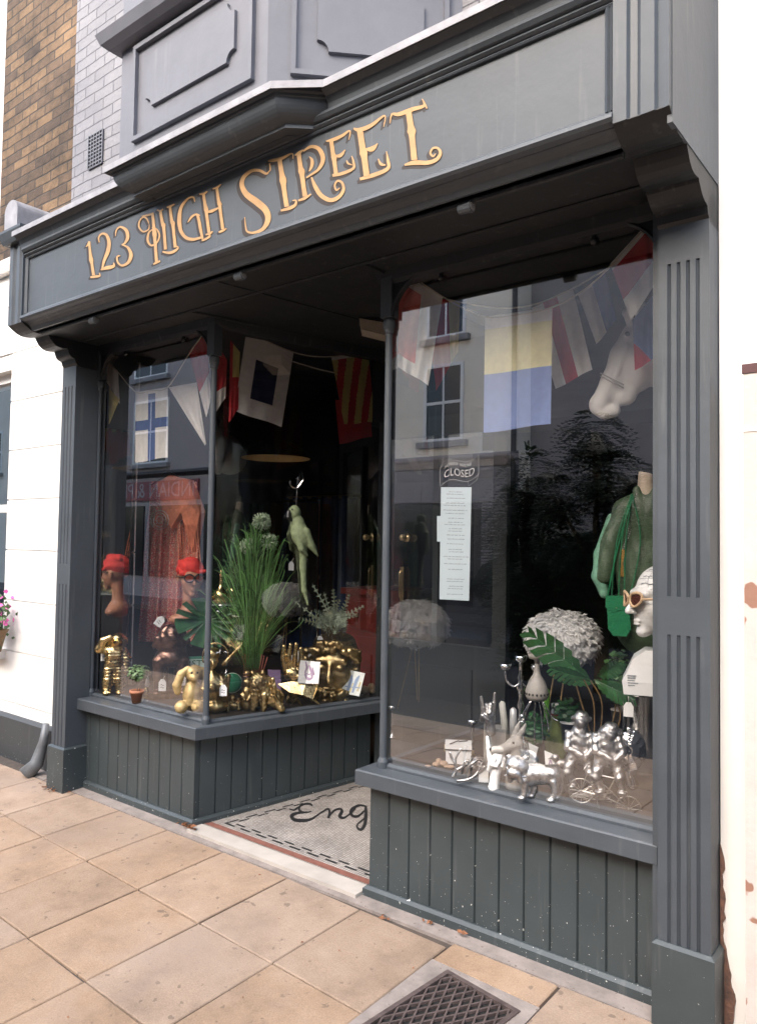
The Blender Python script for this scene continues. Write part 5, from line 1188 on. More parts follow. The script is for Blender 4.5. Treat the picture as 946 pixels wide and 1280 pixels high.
# bearded gold head planter with fern
a = It('head_planter', 'large gold classical bearded man head planter at the right end of the left window', 'planter', 419, 868, Y=3.78); q = a.q
H = 92; c0 = q(417, 876, 6)
h_, tf = head(c0, H, -8, pitch=4)
curls = []
for i in range(60):
    t = rnd.random()*math.pi; x_ = math.cos(t)*.27*rnd.uniform(.3, 1.05); z_ = .20-.20*math.sin(t)*rnd.uniform(.2, 1.1)
    curls.append(('E', (x_, -.355+abs(x_)*.55, z_), (.042, .06, .042), .006))
for i in range(46):
    t = rnd.uniform(.1, 3.04); curls.append(('E', (math.cos(t)*.36, -.14-.2*math.sin(t), .60+.18*math.sin(t)+rnd.uniform(-.05, .08)), (.045, .05, .045), .008))
for sx in (-1, 1):
    for k in range(7): curls.append(('E', (sx*(.30+rnd.uniform(-.02, .03)), -.10+.05*rnd.random(), .20+.06*k), (.05, .06, .05), .02))
h2, tf = head(c0, H, -8, curls, 4)
pr_ = [E(tf((0, .05, .99)), (.34*H, .36*H, .22*H), 2, '-')]
a.sc('gold_face', h2+pr_, OLDG, 96, 3, noise3(.35, .25, 8))
a.add('soil', lathe([(.29*H, 0), (.30*H, 1)], 24, tuple(tf((0, .04, .76)))), SOIL)
fr_ = []
def frond(p0, p1, p2, w_, n=16, lf=1.0):
    pts = spline([p0, ((p0[0]+p1[0])/2, (p0[1]+p1[1])/2, (p0[2]+p1[2])/2+6), p1, p2], 6); out_ = [tube(pts, [.7]*(len(pts)-1)+[.2], 5)]
    for i in range(2, len(pts)-1):
        t = i/len(pts); P_ = Vector(pts[i]); dr = (Vector(pts[i+1])-Vector(pts[i-1])).normalized(); sd_ = dr.cross(Vector((0, -1, .3))).normalized(); L_ = w_*math.sin(math.pi*(.15+.8*t))
        for s in (-1, 1):
            e = P_+sd_*s*L_+dr*L_*.35; out_.append(([P_-dr*1.2*lf, P_+sd_*s*L_*.5-dr*.9*lf+dr*L_*.15, e, P_+sd_*s*L_*.5+dr*1.1*lf+dr*L_*.2, P_+dr*1.2*lf], [(0, 1, 2, 3, 4)]))
    return J(*out_)
b0 = q(415, 800, 4)
fronds = [(408, 762, 389, 730), (418, 760, 415, 735), (398, 775, 366, 752), (395, 780, 372, 774), (428, 765, 436, 742), (432, 770, 455, 757), (430, 778, 430, 790), (422, 770, 432, 782), (405, 770, 392, 762), (413, 770, 404, 740), (425, 772, 446, 768), (407, 775, 385, 768), (416, 766, 424, 748), (420, 780, 418, 792)]
o = It('silver_fern', 'pale silvery fern growing from the gold bearded head planter', 'plant', 415, 800, Y=3.78); 
fr_ = [frond((0, 0, 0), o.q(x1, y1, rnd.uniform(-10, 8)), o.q(x2, y2, rnd.uniform(-16, 10)), 6.2) for (x1, y1, x2, y2) in fronds]
o.add('fronds', J(*fr_), FERN); o.add('dried_base', J(*[tube([(rnd.uniform(-12, 12), rnd.uniform(-4, 6), -4), (rnd.uniform(-14, 14), rnd.uniform(-8, 6), rnd.uniform(8, 20))], .5, 4) for _ in range(60)]), mat('dried_moss', (.14, .10, .06), .9))
price_tag(400, 808, X=-3.36, w_=7, h=13, label='white price tag on the forehead of the gold bearded head', strng=(2, -4))
# small gold hand and round lens, wooden lump
a = It('pointing_hand_ornament', 'small shiny gold reclining hand below the picture card', 'ornament', 430, 872, X=-3.30); q = a.q
a.sc('hand', [E(q(420, 868), (6, 4, 3.5)), C(q(412, 870), q(418, 868), 3.4, 3)]+PL([q(424, 865), q(434, 864, -1), q(443, 866, -2)], [2.2, 2, 1.6], k=.6)+PL([q(424, 868), q(433, 868, -2), q(440, 870, -2)], [2.2, 1.9, 1.5], k=.6)+PL([q(423, 871), q(430, 872, -3), q(436, 873, -3)], [2.0, 1.8, 1.4], k=.6), GOLD, 48, 1.6)
a = It('round_dish', 'small dark dish with a silver rim standing beside the faceted fox', 'dish', 402, 875, Y=3.72); V, F = lathe([(0, 1), (10, .5), (12, -1), (12, 0), (10, 1.6), (0, 2)], 28, caps=False)
a.add('dish_face', ([(x, -z, y+12) for x, y, z in V], F), BLK, True); a.add('dish_rim', tube([(12*math.cos(t), 0, 12+12*math.sin(t)) for t in np.linspace(0, 6.283, 30)], .7, 6), CHROME, True)
a = It('pebble_ornament', 'cluster of small honey coloured pebbles at the right end of the left sill', 'ornament', 461, 866, X=-3.17); a.add('pebbles', J(ball((-6, 0, 4), (6, 5, 5)), ball((3, 2, 6), (5, 5, 6)), ball((4, -5, 3), (4, 4, 3))), mat('honey_stone', (.30, .20, .11), .5, var=.2, scale=.3), True)
# turban mannequin head
def turban(name, label, bx, by, Yd, yaw, H):
    a = It(name, label, 'mannequin head', bx, by, Y=Yd); c0 = (0, 0, 30)
    h_, tf = head(c0, H, yaw)
    L_ = h_+[C(tf((0, .10, .22)), tf((0, .14, -.28)), .17*H, .17*H), C(tf((0, .14, -.28)), tf((0, .14, -.42)), .18*H, .24*H), E(tf((0, .14, -.62)), (.52*H, .28*H, .20*H), .2*H, rot=(0, 0, yaw))]
    a.sc('bust', L_, SKIN, 72, 2)
    tb = [E(tf((0, .09, .74)), (.36*H, .43*H, .33*H), 2, rot=(-14, 0, yaw)), E(tf((0, -.12, 1.0)), (.18*H, .14*H, .09*H), 3)]
    for k in range(5): tb.append(C(tf((-.30+.02*k, -.18+.12*k, .62+.08*k)), tf((.30-.05*k, -.30+.10*k, .70+.08*k)), .06*H, .06*H, 2.5))
    fold = lambda G: .5*np.sin(G[..., 2]*.55+G[..., 0]*.18+2*np.sin(G[..., 0]*.08))
    a.sc('turban', tb+[E(tf((0, -.35, .38)), (.6*H, .3*H, .17*H), 2, '-', rot=(0, 0, yaw))], REDC, 64, 3, fold)
    glasses(a, tf, H, BLK, mat('tortoise_lens', (.25, .05, .03), .1, var=.2, scale=.2), .12)
    return a
turban('mannequin_head', 'terracotta mannequin head in a red turban and round black glasses beside the monstera leaf', 237, 776, 3.30, 14, 46)
# black display plinth with gold bits on top
bxz = oy(292, 756, 3.45)
a = It('display_plinth', 'black display plinth behind the grass carrying gold ornaments', 'plinth', 292, 756, Y=3.45); a.add('plinth_box', box((-30, -14, -132), (34, 20, 0)), BLK); a.add('glass_top', box((-32, -16, .2), (36, 22, 1.6)), mat('shelf_glass', (.3, .35, .34), .05, scale=.1))
a = It('gold_teapot', 'gold pot with tall spout on the black plinth left of the grass', 'teapot', 276, 754, Y=3.42)
a.add('pot_body', lathe([(6, 0), (9, 2), (10, 9), (8, 15), (4, 18), (2.2, 24), (2.6, 32), (1.2, 38), (.4, 43)], 18), GOLD, True); a.add('handle', tube(spline([(9, 0, 6), (16, 0, 10), (13, 0, 18), (6, 0, 16)], 4), 1.1, 6), GOLD, True); a.add('spout', tube(spline([(-9, 0, 6), (-15, 0, 12), (-15, 0, 19)], 4), [1.6]*8+[1], 6), GOLD, True)
a = It('gold_tumbler', 'small gold tumbler holding a gold stick on the black plinth', 'tumbler', 292, 753, Y=3.42); a.add('cup', lathe([(5, 0), (6.5, 12), (7, 18), (6, 18), (5, 4)], 18), GOLD, True); a.add('stick', tube([(2, 0, 6), (8, 0, 34)], 1.3, 6), GOLD, True)
# monstera leaf
def monstera(name, label, bx, by, Yd, cx, cy, rad, tilt_, spin, root, seed=1, vm=GREEN1):
    a = It(name, label, 'leaf', bx, by, Y=Yd); V = []; F = []; n = 72; c = a.q(cx, cy, 0)
    ring = [.0, .35, .65, 1.0]
    for k in range(n):
        t = 2*math.pi*k/n; r_ = rad*(1.0-.12*math.cos(2*t)+.10*math.cos(t))
        # heart notch at t=pi, slits along the sides
        ph = (t*9/math.pi) % 1.0; side = abs(math.sin(t))
        slit = side > .2 and ph < .13
        rr_ = r_*(.52 if slit else 1.0)*(1-.75*math.exp(-((t-math.pi)/.16)**2))
        for j, f in enumerate(ring):
            z_ = (-.25*rad*(f**2)*(.5+.5*side))+.05*rad*math.sin(9*t)*f
            x_, y_ = math.cos(t)*rr_*f, math.sin(t)*rr_*f
            p = Matrix.Rotation(R(spin), 3, 'Y') @ (Matrix.Rotation(R(tilt_), 3, 'X') @ Vector((x_, z_-0, y_)))
            V.append((c[0]+p.x, c[1]+p.y, c[2]+p.z))
    m_ = len(ring)
    for k in range(n):
        for j in range(m_-1): F.append((k*m_+j, k*m_+j+1, ((k+1) % n)*m_+j+1, ((k+1) % n)*m_+j))
    a.add('leaf_blade', (V, F), vm, True); a.add('leaf_stem', tube(spline([c, ((c[0]+root[0]-bx)/2+3, 4, (c[2]+by-root[1])/2), a.q(root[0], root[1], 6)], 6), .9, 6), GREEN2, True)
    return a
monstera('monstera_leaf', 'round deep green monstera leaf below the turban head, behind the corner post', 256, 870, 3.0, 256, 776, 34, 0, 110, (262, 870))
# the patterned dress
DRESS = mat('sequinned_dress', (.78, .17, .12), .7, var=.5, scale=45, dots=(120., .56, (.70, .56, .42)), col2=(.20, .05, .06))
dr = empty('sequinned_dress', oy(205, 800, 3.45)); dp = dr.location.copy(); tag(dr, 'long red and brown sequinned dress hanging at the back of the left window', 'dress')
V = []; F = []; nx_, nz_ = 60, 30
prof_ = [(600, 190, 246), (640, 186, 250), (690, 180, 250), (740, 178, 248), (805, 172, 250)]
for j in range(nz_):
    y_ = 602+j*200/(nz_-1); xl_ = np.interp(y_, [p[0] for p in prof_], [p[1] for p in prof_]); xr_ = np.interp(y_, [p[0] for p in prof_], [p[2] for p in prof_])
    for i in range(nx_):
        u = i/(nx_-1); P_ = oy(xl_+(xr_-xl_)*u, y_, 3.45+.02*math.sin(u*38)*min(1, j/8)+.015*math.sin(u*17+1)+.02*math.sin(j*.2)); V.append(P_-dp)
for j in range(nz_-1):
    for i in range(nx_-1): F.append((j*nx_+i, j*nx_+i+1, (j+1)*nx_+i+1, (j+1)*nx_+i))
mesh('dress_skirt', (V, F), DRESS, dr, True)
RUST = mat('rust_velvet', (.60, .19, .10), .8, var=.3, scale=14)
jk = [prismv([oy(x, y, 3.40)-dp for x, y in ((196, 604), (212, 594), (236, 600), (250, 640), (240, 690), (226, 640), (214, 660), (204, 640))], (0, .05, 0))]
mesh('dress_jacket', J(*jk, *[tube([oy(222+k*3, 655, 3.39)-dp, oy(224+k*3.4, 700+5*math.sin(k), 3.38)-dp], .003, 4) for k in range(9)]), RUST, dr)
mesh('medallion', J(*[tube([oy(200+r_*math.cos(t), 650+r_*1.1*math.sin(t), 3.38)-dp for t in np.linspace(0, 6.283, 22)], .0025, 4) for r_ in (4, 8, 11)]), mat('silver_thread', (.4, .38, .36), .5, .5), dr)
mesh('coat_hanger', tube([oy(190, 606, 3.42)-dp, oy(212, 590, 3.42)-dp, oy(212, 575, 3.42)-dp, oy(216, 570, 3.42)-dp, oy(212, 590, 3.42)-dp, oy(240, 604, 3.42)-dp], .006, 6), BLK, dr)
# parrot
a = It('parrot_ornament', 'green feathered parrot ornament hanging from a metal ring hook', 'ornament', 372, 640, Y=3.35); q = a.q
PAR = mat('parrot_green', (.15, .19, .10), .7, scale=.25, var=.25, bump=.8, bscale=.9)
L_ = [E(q(368, 641), (8, 9, 9.5)), E(q(376, 668, -1), (11.5, 11, 18), rot=(0, -18, 0)), E(q(372, 654), (9, 9, 10))]+PL([q(380, 684), q(380, 710, 2), q(382, 738, 4), q(387, 756, 5)], [5.5, 4.2, 3.4, 1.5])+PL([q(383, 664, -6), q(390, 682, -3), q(398, 694, 0)], [5, 4.5, 1.5], k=1)+PL([q(370, 668, -8), q(378, 686, -8), q(385, 694, -4)], [4.5, 4, 1.5], k=1)
a.sc('parrot_body', L_, PAR, 84, 2, noise3(.9, .55, 3))
a.sc('beak', [C(q(362, 641, -5), q(361, 647, -9), 3.4, 2.6), C(q(361, 647, -9), q(363.5, 651, -7), 2.4, .8), C(q(363, 646, -5), q(365, 651, -6), 2, 1.2)], BLK, 30, 1)
a.add('eye', ball(q(365.5, 637, -8), 1.2), BLK, True)
top = a.q(372, 622)
a.add('hanging_ring', J(tube([q(370, 632), q(371, 610), q(372, 596)], .5, 5), tube([q(366+7*math.sin(t)+3, 604-6*math.cos(t), 1) for t in np.linspace(0, 5.2, 18)], .5, 5), tube([q(371, 610), q(378, 600), q(377, 590)], .4, 5)), CHROME)
# thin black display stand with hooked tag
a = It('hook_stand', 'thin black display pole with a curved chrome hook holding a price tag', 'display stand', 375, 850, Y=3.6); q = a.q
a.add('stand_pole', tube([(0, 0, 0), (0, 0, 135)], 1.4, 8), BLK); a.add('hook', tube(spline([(0, 0, 135), (-2, 0, 147), (3, 0, 152), (7, 0, 150)], 5), .8, 6), CHROME, True); a.add('stand_foot', lathe([(12, 0), (12, 1.5), (3, 3)], 20), BLK)
price_tag(364, 713, Yd=3.42, w_=6.5, h=11, label='white price tag hanging in the air below the parrot', strng=(3, -6), lines=False)
# pendant lamp
a = It('pendant_lamp', 'large black dome pendant lamp with gold inside hanging in the left window', 'pendant lamp', 345, 573, Y=3.75); 
a.add('lamp_shade', J(lathe([(43, 0), (42, 3), (34, 12), (20, 20), (8, 24), (4, 34)], 36, caps=False)), mat('black_enamel', (.012, .012, .014), .25, scale=.1), True)
a.add('gold_lining', lathe([(42.5, -.2), (41, 2.5), (33, 11), (19, 19), (7, 23)], 36, caps=False), mat('gold_lining', (.85, .66, .32), .6, .2, scale=.1), True); a.add('flex', tube([(0, 0, 30), (0, 0, 140)], .8, 6), BLK); a.add('bulb', ball((0, 0, 10), (5, 5, 7)), WHITEP, True)
# red chest, blue drape, clothes rail further inside
def block(name, label, cat, x0, y0, x1, y1, Yd, depth, m_, extra=None):
    p0, p1 = oy(x0, y1, Yd), oy(x1, y0, Yd); t = empty(name, ((p0.x+p1.x)/2, Yd, p0.z)); tag(t, label, cat); W_ = (p1.x-p0.x)/2; H_ = p1.z-p0.z
    return t, W_, H_
t, W_, H_ = block('red_chest', 'dark red lacquered chest of drawers inside the shop behind the gold head', 'chest', 430, 742, 500, 880, 4.5, .4, None)
RC = mat('red_lacquer', (.16, .025, .02), .3, var=.3, scale=6)
mesh('chest_carcase', box((-W_, 0, 0), (W_, .45, H_*.97)), RC, t); mesh('chest_top', box((-W_-.03, -.03, H_*.97), (W_+.03, .48, H_+.02)), RC, t)
for k in range(3): d_ = mesh('drawer', box((-W_+.03, -.012, H_*(.06+.3*k)), (W_-.03, 0, H_*(.31+.3*k))), RC, t); mesh('drawer_knob', J(*[ball((sx*W_*.5, -.025, H_*(.19+.3*k)), .014) for sx in (-1, 1)]), BRASS, d_, True)
t, W_, H_ = block('blue_drape', 'dark blue velvet drape on a stand deep inside the shop', 'drape', 335, 620, 445, 860, 5.2, .3, None)
V = []; F = []; n = 60
for i in range(n+1):
    for j, z_ in enumerate((0, H_)): V.append((-W_+2*W_*i/n, .05*math.sin(i*.9)+.02*math.sin(i*2.3), z_))
for i in range(n): F.append((2*i, 2*i+2, 2*i+3, 2*i+1))
mesh('drape_cloth', (V, F), mat('blue_velvet', (.03, .07, .20), .8, var=.4, scale=4), t, True); mesh('drape_rail', tube([(-W_-.05, 0, H_), (W_+.05, 0, H_)], .015, 8), BRASS, t)
t, W_, H_ = block('clothes_rail', 'clothes rail with dark garments deep inside the shop', 'clothes rail', 290, 625, 400, 860, 4.9, .3, None)
mesh('rail_bar', J(tube([(-W_, 0, H_), (W_, 0, H_)], .015, 8), tube([(-W_, 0, -.4), (-W_, 0, H_)], .015, 8), tube([(W_, 0, -.4), (W_, 0, H_)], .015, 8)), CHROME, t)
for k in range(7):
    cc = [(.05, .035, .02), (.10, .012, .015), (.02, .03, .025), (.04, .04, .04), (.09, .05, .02), (.012, .02, .05), (.07, .06, .05)][k]; x_ = -W_*.85+W_*1.7*k/6
    mesh('garment', prismv([(x_-.03, -.18, H_-.03), (x_-.03, .18, H_-.03), (x_-.02, .24, H_-.9-.05*k % .2), (x_-.02, -.24, H_-.95)], (.07, 0, 0)), mat('garment_%d' % k, cc, .9, var=.3, scale=12), t)
# beige ceiling heater in the lobby
a = It('ceiling_light', 'cream ceiling light fitting at the back of the lobby beside the middle post', 'ceiling light', 468, 418, Y=3.3); q = a.q
a.add('light_cover', J(prismv([q(449, 398, 0), q(452, 412, 0), q(486, 420, 0), q(490, 404, 0)], (0, 30, 0))), mat('cream_plastic', (.33, .29, .23), .6, var=.15, scale=.1)); a.add('light_base', prismv([q(448, 394, 0), q(448, 398, 0), q(490, 404, 0), q(490, 398, 0)], (0, 32, 0)), BLK)
a.add('indicator', ball(q(451, 394, -1), .9), WHITEP)

a = It('figurine', 'small gold figurine with a white top between the terracotta pot and the bronze lion', 'ornament', 183, 873, z=.6)
a.add('figurine_body', lathe([(4, 0), (2, 5), (3.4, 10), (1.6, 14)], 12), GOLD, True); a.add('white_top', lathe([(1.6, 14), (3, 17), (2, 24), (.5, 28)], 12, (1, 0, 0)), WHITEP, True)
# ================= FLAGS =================
FC = {}
def cloth(name, c): FC[name] = mat('flag_'+name, c, .9, var=.08, scale=30, bump=.3, bscale=300, trans=.35); return FC[name]
W_c = cloth('white', (.84, .81, .77)); R_c = cloth('red', (.55, .04, .05)); Y_c = cloth('yellow', (.66, .55, .20)); B_c = cloth('blue', (.06, .10, .30)); N_c = cloth('navy', (.012, .018, .06)); PB_c = cloth('pale_blue', (.24, .32, .60)); PR_c = cloth('coral', (.80, .20, .17)); PY_c = cloth('cream_yellow', (.80, .75, .46))
def flag(par, cs, mp, pats, cm, label=None, n=36, amp=.006, edge=.0, curl=0, nw=2.2):
    """cs: TL, TR, BR, BL in photo pixels; mp(x, y, d) -> world point at depth offset d; pats(u, v) -> material index (v down)."""
    V = []; F = []; fm = []; base = par.location
    for j in range(n+1):
        v = j/n
        for i in range(n+1):
            u = i/n
            tl, tr, br_, bl_ = [np.array(c, float) for c in cs]
            p = (tl*(1-u)+tr*u)*(1-v)+(bl_*(1-u)+br_*u)*v
            d = amp*(math.sin(u*nw*6.28+v*2)+.5*math.sin(u*9+v*7+1))*(.25+v)+curl*v*(u-.5)
            p = p+np.array([0, 1.4*math.sin(u*6.28)*v*.6])
            V.append(mp(p[0], p[1], d)-base)
    for j in range(n):
        for i in range(n):
            F.append((j*(n+1)+i, (j+1)*(n+1)+i, (j+1)*(n+1)+i+1, j*(n+1)+i+1)); fm.append(pats((i+.5)/n, (j+.5)/n))
    o = mesh('flag', (V, F), None, par, True, mats=cm, fm=fm)
    if label: o['label'] = label
    return o
Ym = lambda Y0_: (lambda x, y, d=0: oy(x, y, Y0_+d))
nret = Vector((1.155, -.31, 0)).normalized()
def retm(off): 
    p0 = Vector((-3.41, 2.815, 0))-nret*off
    return lambda x, y, d=0: oplane(x, y, p0-nret*d, nret)
def bunting(label, loc): b = empty('bunting', loc); tag(b, label, 'bunting', None); return b
def cord(par, pts, mp, r=.0035): mesh('cord', tube([Vector(mp(x, y)) - par.location for x, y in [tuple(p) for p in spline(pts, 6)]], r, 6), LINE, par)
# right window
m_ = Ym(2.90); b = bunting('signal flag bunting of five big flags across the top of the right window', oy(650, 390, 2.90))
cord(b, [(499, 330), (515, 345), (560, 375), (606, 396), (650, 393), (690, 384), (730, 362), (765, 330), (815, 275)], m_)
flag(b, [(499, 338), (553, 372), (535, 482), (497, 458)], m_, lambda u, v: 0 if v < .1 or (v > .86) or u > .52 else 1, [W_c, PR_c], 'coral red and white flag with a folded edge', amp=.016, curl=.05)
flag(b, [(606, 396), (690, 384), (688, 530), (604, 541)], m_, lambda u, v: 0 if v < .10 else (1 if v < .49 else 2), [W_c, PY_c, PB_c], 'cream yellow over pale blue flag', amp=.007)
flag(b, [(762, 330), (812, 275), (826, 345), (788, 400)], m_, lambda u, v: 0 if v < .12 or v > .64 else 1, [W_c, R_c], 'red and white flag hanging from the right end', amp=.008)
b2 = bunting('fainter second row of signal flags behind the front row in the right window', oy(650, 380, 3.12)); m2 = Ym(3.12)
cord(b2, [(505, 345), (560, 374), (640, 385), (700, 368), (760, 335)], m2)
flag(b2, [(531, 372), (575, 376), (572, 440), (545, 488)], m2, lambda u, v: 0 if u < .68 else 1, [R_c, Y_c], 'red and yellow flag end')
flag(b2, [(664, 385), (716, 362), (740, 462), (694, 486)], m2, lambda u, v: 1 if (.28 < u < .62) else 0, [W_c, R_c], 'white flag with a red stripe', amp=.01)
flag(b2, [(722, 368), (756, 340), (770, 400), (745, 430)], m2, lambda u, v: 1 if u > .5 else 0, [W_c, B_c], 'white and blue flag corner')
flag(b2, [(790, 400), (830, 352), (830, 440), (793, 463)], m2, lambda u, v: 1 if v > .45+u*1.0 else 0, [PB_c, R_c], 'pale blue flag with a red corner')
# left window front
m3 = Ym(2.90); b3 = bunting('bunting across the front of the left window with a blue cross flag', oy(190, 480, 2.90))
cord(b3, [(122, 440), (145, 462), (170, 490), (190, 488), (210, 484), (235, 445), (258, 412)], m3)
flag(b3, [(122, 440), (148, 464), (150, 505), (130, 470)], m3, lambda u, v: 0, [W_c], 'small cream flag end')
flag(b3, [(118, 470), (134, 482), (150, 500), (134, 536)], m3, lambda u, v: 1 if (u+v) > 1.15 else 0, [N_c, Y_c], 'navy and yellow flag')
flag(b3, [(116, 520), (130, 528), (130, 545), (116, 548)], m3, lambda u, v: 0, [R_c], 'red flag corner')
flag(b3, [(170, 490), (210, 484), (210, 572), (169, 578)], m3, lambda u, v: 1 if (.40 < u < .60 and v > .06) or (.42 < v < .56) else 0, [W_c, B_c], 'white flag with a blue cross', amp=.008)
flag(b3, [(211, 484), (246, 478), (258, 556), (256, 556)], m3, lambda u, v: 0, [W_c], 'plain cream pennant', amp=.008)
flag(b3, [(236, 440), (258, 412), (264, 500), (258, 522)], m3, lambda u, v: 1 if v < .6 else 0, [W_c, R_c], 'red over white flag at the corner')
# left window return
m4 = retm(.10); b4 = bunting('bunting on the lobby side of the left window with navy square and striped flags', m4(370, 450))
cord(b4, [(268, 418), (296, 405), (308, 414), (366, 440), (410, 446), (460, 438), (480, 430)], m4); cord(b4, [(366, 452), (400, 462), (418, 466)], m4)
flag(b4, [(268, 425), (284, 450), (282, 498), (266, 520)], m4, lambda u, v: 0 if v < .7 else 1, [R_c, W_c], 'red flag with a white tail', amp=.004)
flag(b4, [(288, 425), (300, 440), (298, 512), (286, 528)], m4, lambda u, v: 1 if v > .45 or u < .3 else 0, [Y_c, R_c], 'yellow and red flag edge', amp=.004)
flag(b4, [(308, 415), (367, 441), (352, 534), (293, 513)], m4, lambda u, v: 1 if (.28 < u < .74 and .28 < v < .78) else 0, [W_c, N_c], 'cream flag with a navy square', amp=.006)
flag(b4, [(414, 446), (460, 438), (469, 528), (430, 530)], m4, lambda u, v: (2 if v < .06 else int((u*1.0+v*.55)*4.6) % 2), [Y_c, R_c, W_c], 'yellow and red diagonal striped flag', amp=.004)
flag(b4, [(419, 500), (462, 500), (465, 546), (424, 555)], retm(.16), lambda u, v: 0, [R_c], 'red flag behind the striped flag', amp=.004)

# ================= RIGHT WINDOW =================
# notices and decal on the glass
nt_ = empty('paper_notice', oy(570, 680, 2.822)); tag(nt_, 'long pale blue strip of typed notice sheets taped to the inside of the right window', 'notice'); nb = nt_.location
PAPER = mat('notice_paper', (.62, .72, .76), .7, var=.03, scale=3, trans=.25)
def fl4(pts, Yd, base): return ([oy(x, y, Yd)-base for x, y in pts], [(0, 1, 2, 3)])
mesh('sheet', prismv([oy(x, y, 2.824)-nb for x, y in ((549, 749), (586, 751), (589, 609), (551, 609))], (0, .0006, 0)), PAPER, nt_)
mesh('sheet', prismv([oy(x, y, 2.8265)-nb for x, y in ((546, 677), (566, 677), (566, 645), (546, 645))], (0, .0006, 0)), PAPER, nt_)
wr = []
for k, y_ in enumerate([615, 618, 623, 629, 632, 638, 642, 648, 653, 656, 661, 664, 669, 674, 680, 687, 690, 696, 699, 705, 712, 724, 727, 733, 736, 743]):
    w0 = rnd.uniform(7, 15); x_ = 568.5-w0
    while x_ < 568.5+w0:
        wl = rnd.uniform(1.6, 5); yy = y_+(x_-568)*.03
        for t in np.arange(0, wl, .75):
            hh = rnd.choice((.45, .45, .75)); wr.append(([oy(x_+t, yy-hh, 2.8235)-nb, oy(x_+t+.42, yy-hh, 2.8235)-nb, oy(x_+t+.42, yy+.45, 2.8235)-nb, oy(x_+t, yy+.45, 2.8235)-nb], [(0, 1, 2, 3)]))
        x_ += wl+rnd.uniform(.8, 1.4)
mesh('typed_lines', J(*wr), mat('grey_ink', (.20, .22, .25), .7), nt_)
# CLOSED decal
dc = empty('closed_decal', oy(573, 590, 2.81)); tag(dc, 'white wavy banner decal reading SORRY WE ARE CLOSED above the notice', 'window decal'); db = dc.location
ETCH = mat('etched_white', (.26, .26, .26), .7)
def wavy(u, v): # u 0..1 along, v 0..1 up ; banner from (549,583)-(600,567) top
    x_ = 550+48*u; yt = 585-17*u-4.5*math.sin(u*6.28); yb = 608-15*u-4.5*math.sin(u*6.28); return oy(x_, yb+(yt-yb)*v, 2.8105)-db
lines_ = [[(u_, 0, .0) for u_ in np.linspace(0, 1, 14)], [(u_, 1, 0) for u_ in np.linspace(0, 1, 14)], [(0, 0, 0), (0, .5, 0), (0, 1, 0)], [(1, 0, 0), (1, .5, 0), (1, 1, 0)], [(.72, .0, 0), (.74, -.25, 0), (.95, -.2, 0), (1, 0, 0)], [(0, 1, 0), (.08, 1.18, 0), (.3, 1.12, 0), (.28, 1.0, 0)]]
def stroke2(pts, w_=.0008): return tube([wavy(p[0], p[1]) for p in pts], w_, 5)
mesh('banner_outline', J(*[stroke2(l) for l in lines_]), ETCH, dc)
mesh('banner_lettering', J(text_vf('CLOSED', 1.0, lambda x, z: wavy(.5+x*.215, .38+z*.55)+Vector((0, -.0006, 0))), text_vf("SORRY WE'RE", 1.0, lambda x, z: wavy(.47+x*.115, .82+z*.22)+Vector((0, -.0006, 0)))), ETCH, dc)
# horse head
a = It('horse_head', 'large white horse head model looking in from the right edge of the right window', 'horse head', 790, 470, Y=3.25); q = a.q
L_ = PL([q(751, 502), q(766, 476), q(781, 445), q(794, 420)], [11.5, 13.5, 18, 18], k=6)+[E(q(749, 505), (11, 10, 13)), E(q(757, 515), (10, 9, 8.5)), E(q(766, 513), (10, 8, 8)), E(q(794, 468), (22, 15, 23), 8), E(q(780, 492), (16, 11, 15), 6)]
L_ += PL([q(802, 455, 4), q(830, 450, 8), q(865, 470, 10)], [26, 34, 44], k=8)+PL([q(801, 408, 0), q(799, 394, -2), q(804, 380, -2)], [6, 5.5, 1.5], k=3)+PL([q(788, 406, -12), q(783, 393, -14), q(786, 381, -14)], [5.5, 5, 1.5], k=3)
L_ += [C(q(772, 470, -14), q(784, 436, -17), 3.0, 3.0, 2), E(q(741, 497, -7), (3.0, 3.5, 4), 1.2, '-'), C(q(749, 517, -11), q(764, 500, -13), 1.5, 1.2, 1, '-'), C(q(753, 520, -9), q(762, 504, -12), 1.6, 1.2, 1, '-'), E(q(784, 421, -18), (6, 4, 4.5), 1.5, '-'), E(q(784, 421, -14.5), (4.4, 4, 3.6), .5)]
a.sc('horse_head_body', L_, mat('white_plaster', (.84, .82, .79), .6, var=.05, scale=.05), 96, 4)
a.add('eye', ball(q(784, 421, -17.5), 3.0), mat('grey_glass_eye', (.12, .11, .10), .3), True)
a.add('noseband', J(*[tube(spline([q(752, 466+d, -9), q(766, 476+d, -17), q(780, 484+d, -16)], 4), .8, 5) for d in (0, 4)]), mat('grey_strap', (.45, .43, .41), .7), True)
a.add('mane', J(*[tube(spline([q(808+rnd.uniform(-4, 30), 408+rnd.uniform(-6, 16), rnd.uniform(-6, 14)), q(822+rnd.uniform(0, 20), 430, rnd.uniform(-22, 6)), q(835+rnd.uniform(-4, 20), 470, rnd.uniform(-30, 4))], 4), [1.6]*8+[.6], 5) for _ in range(50)]), MATS['white_plaster'])
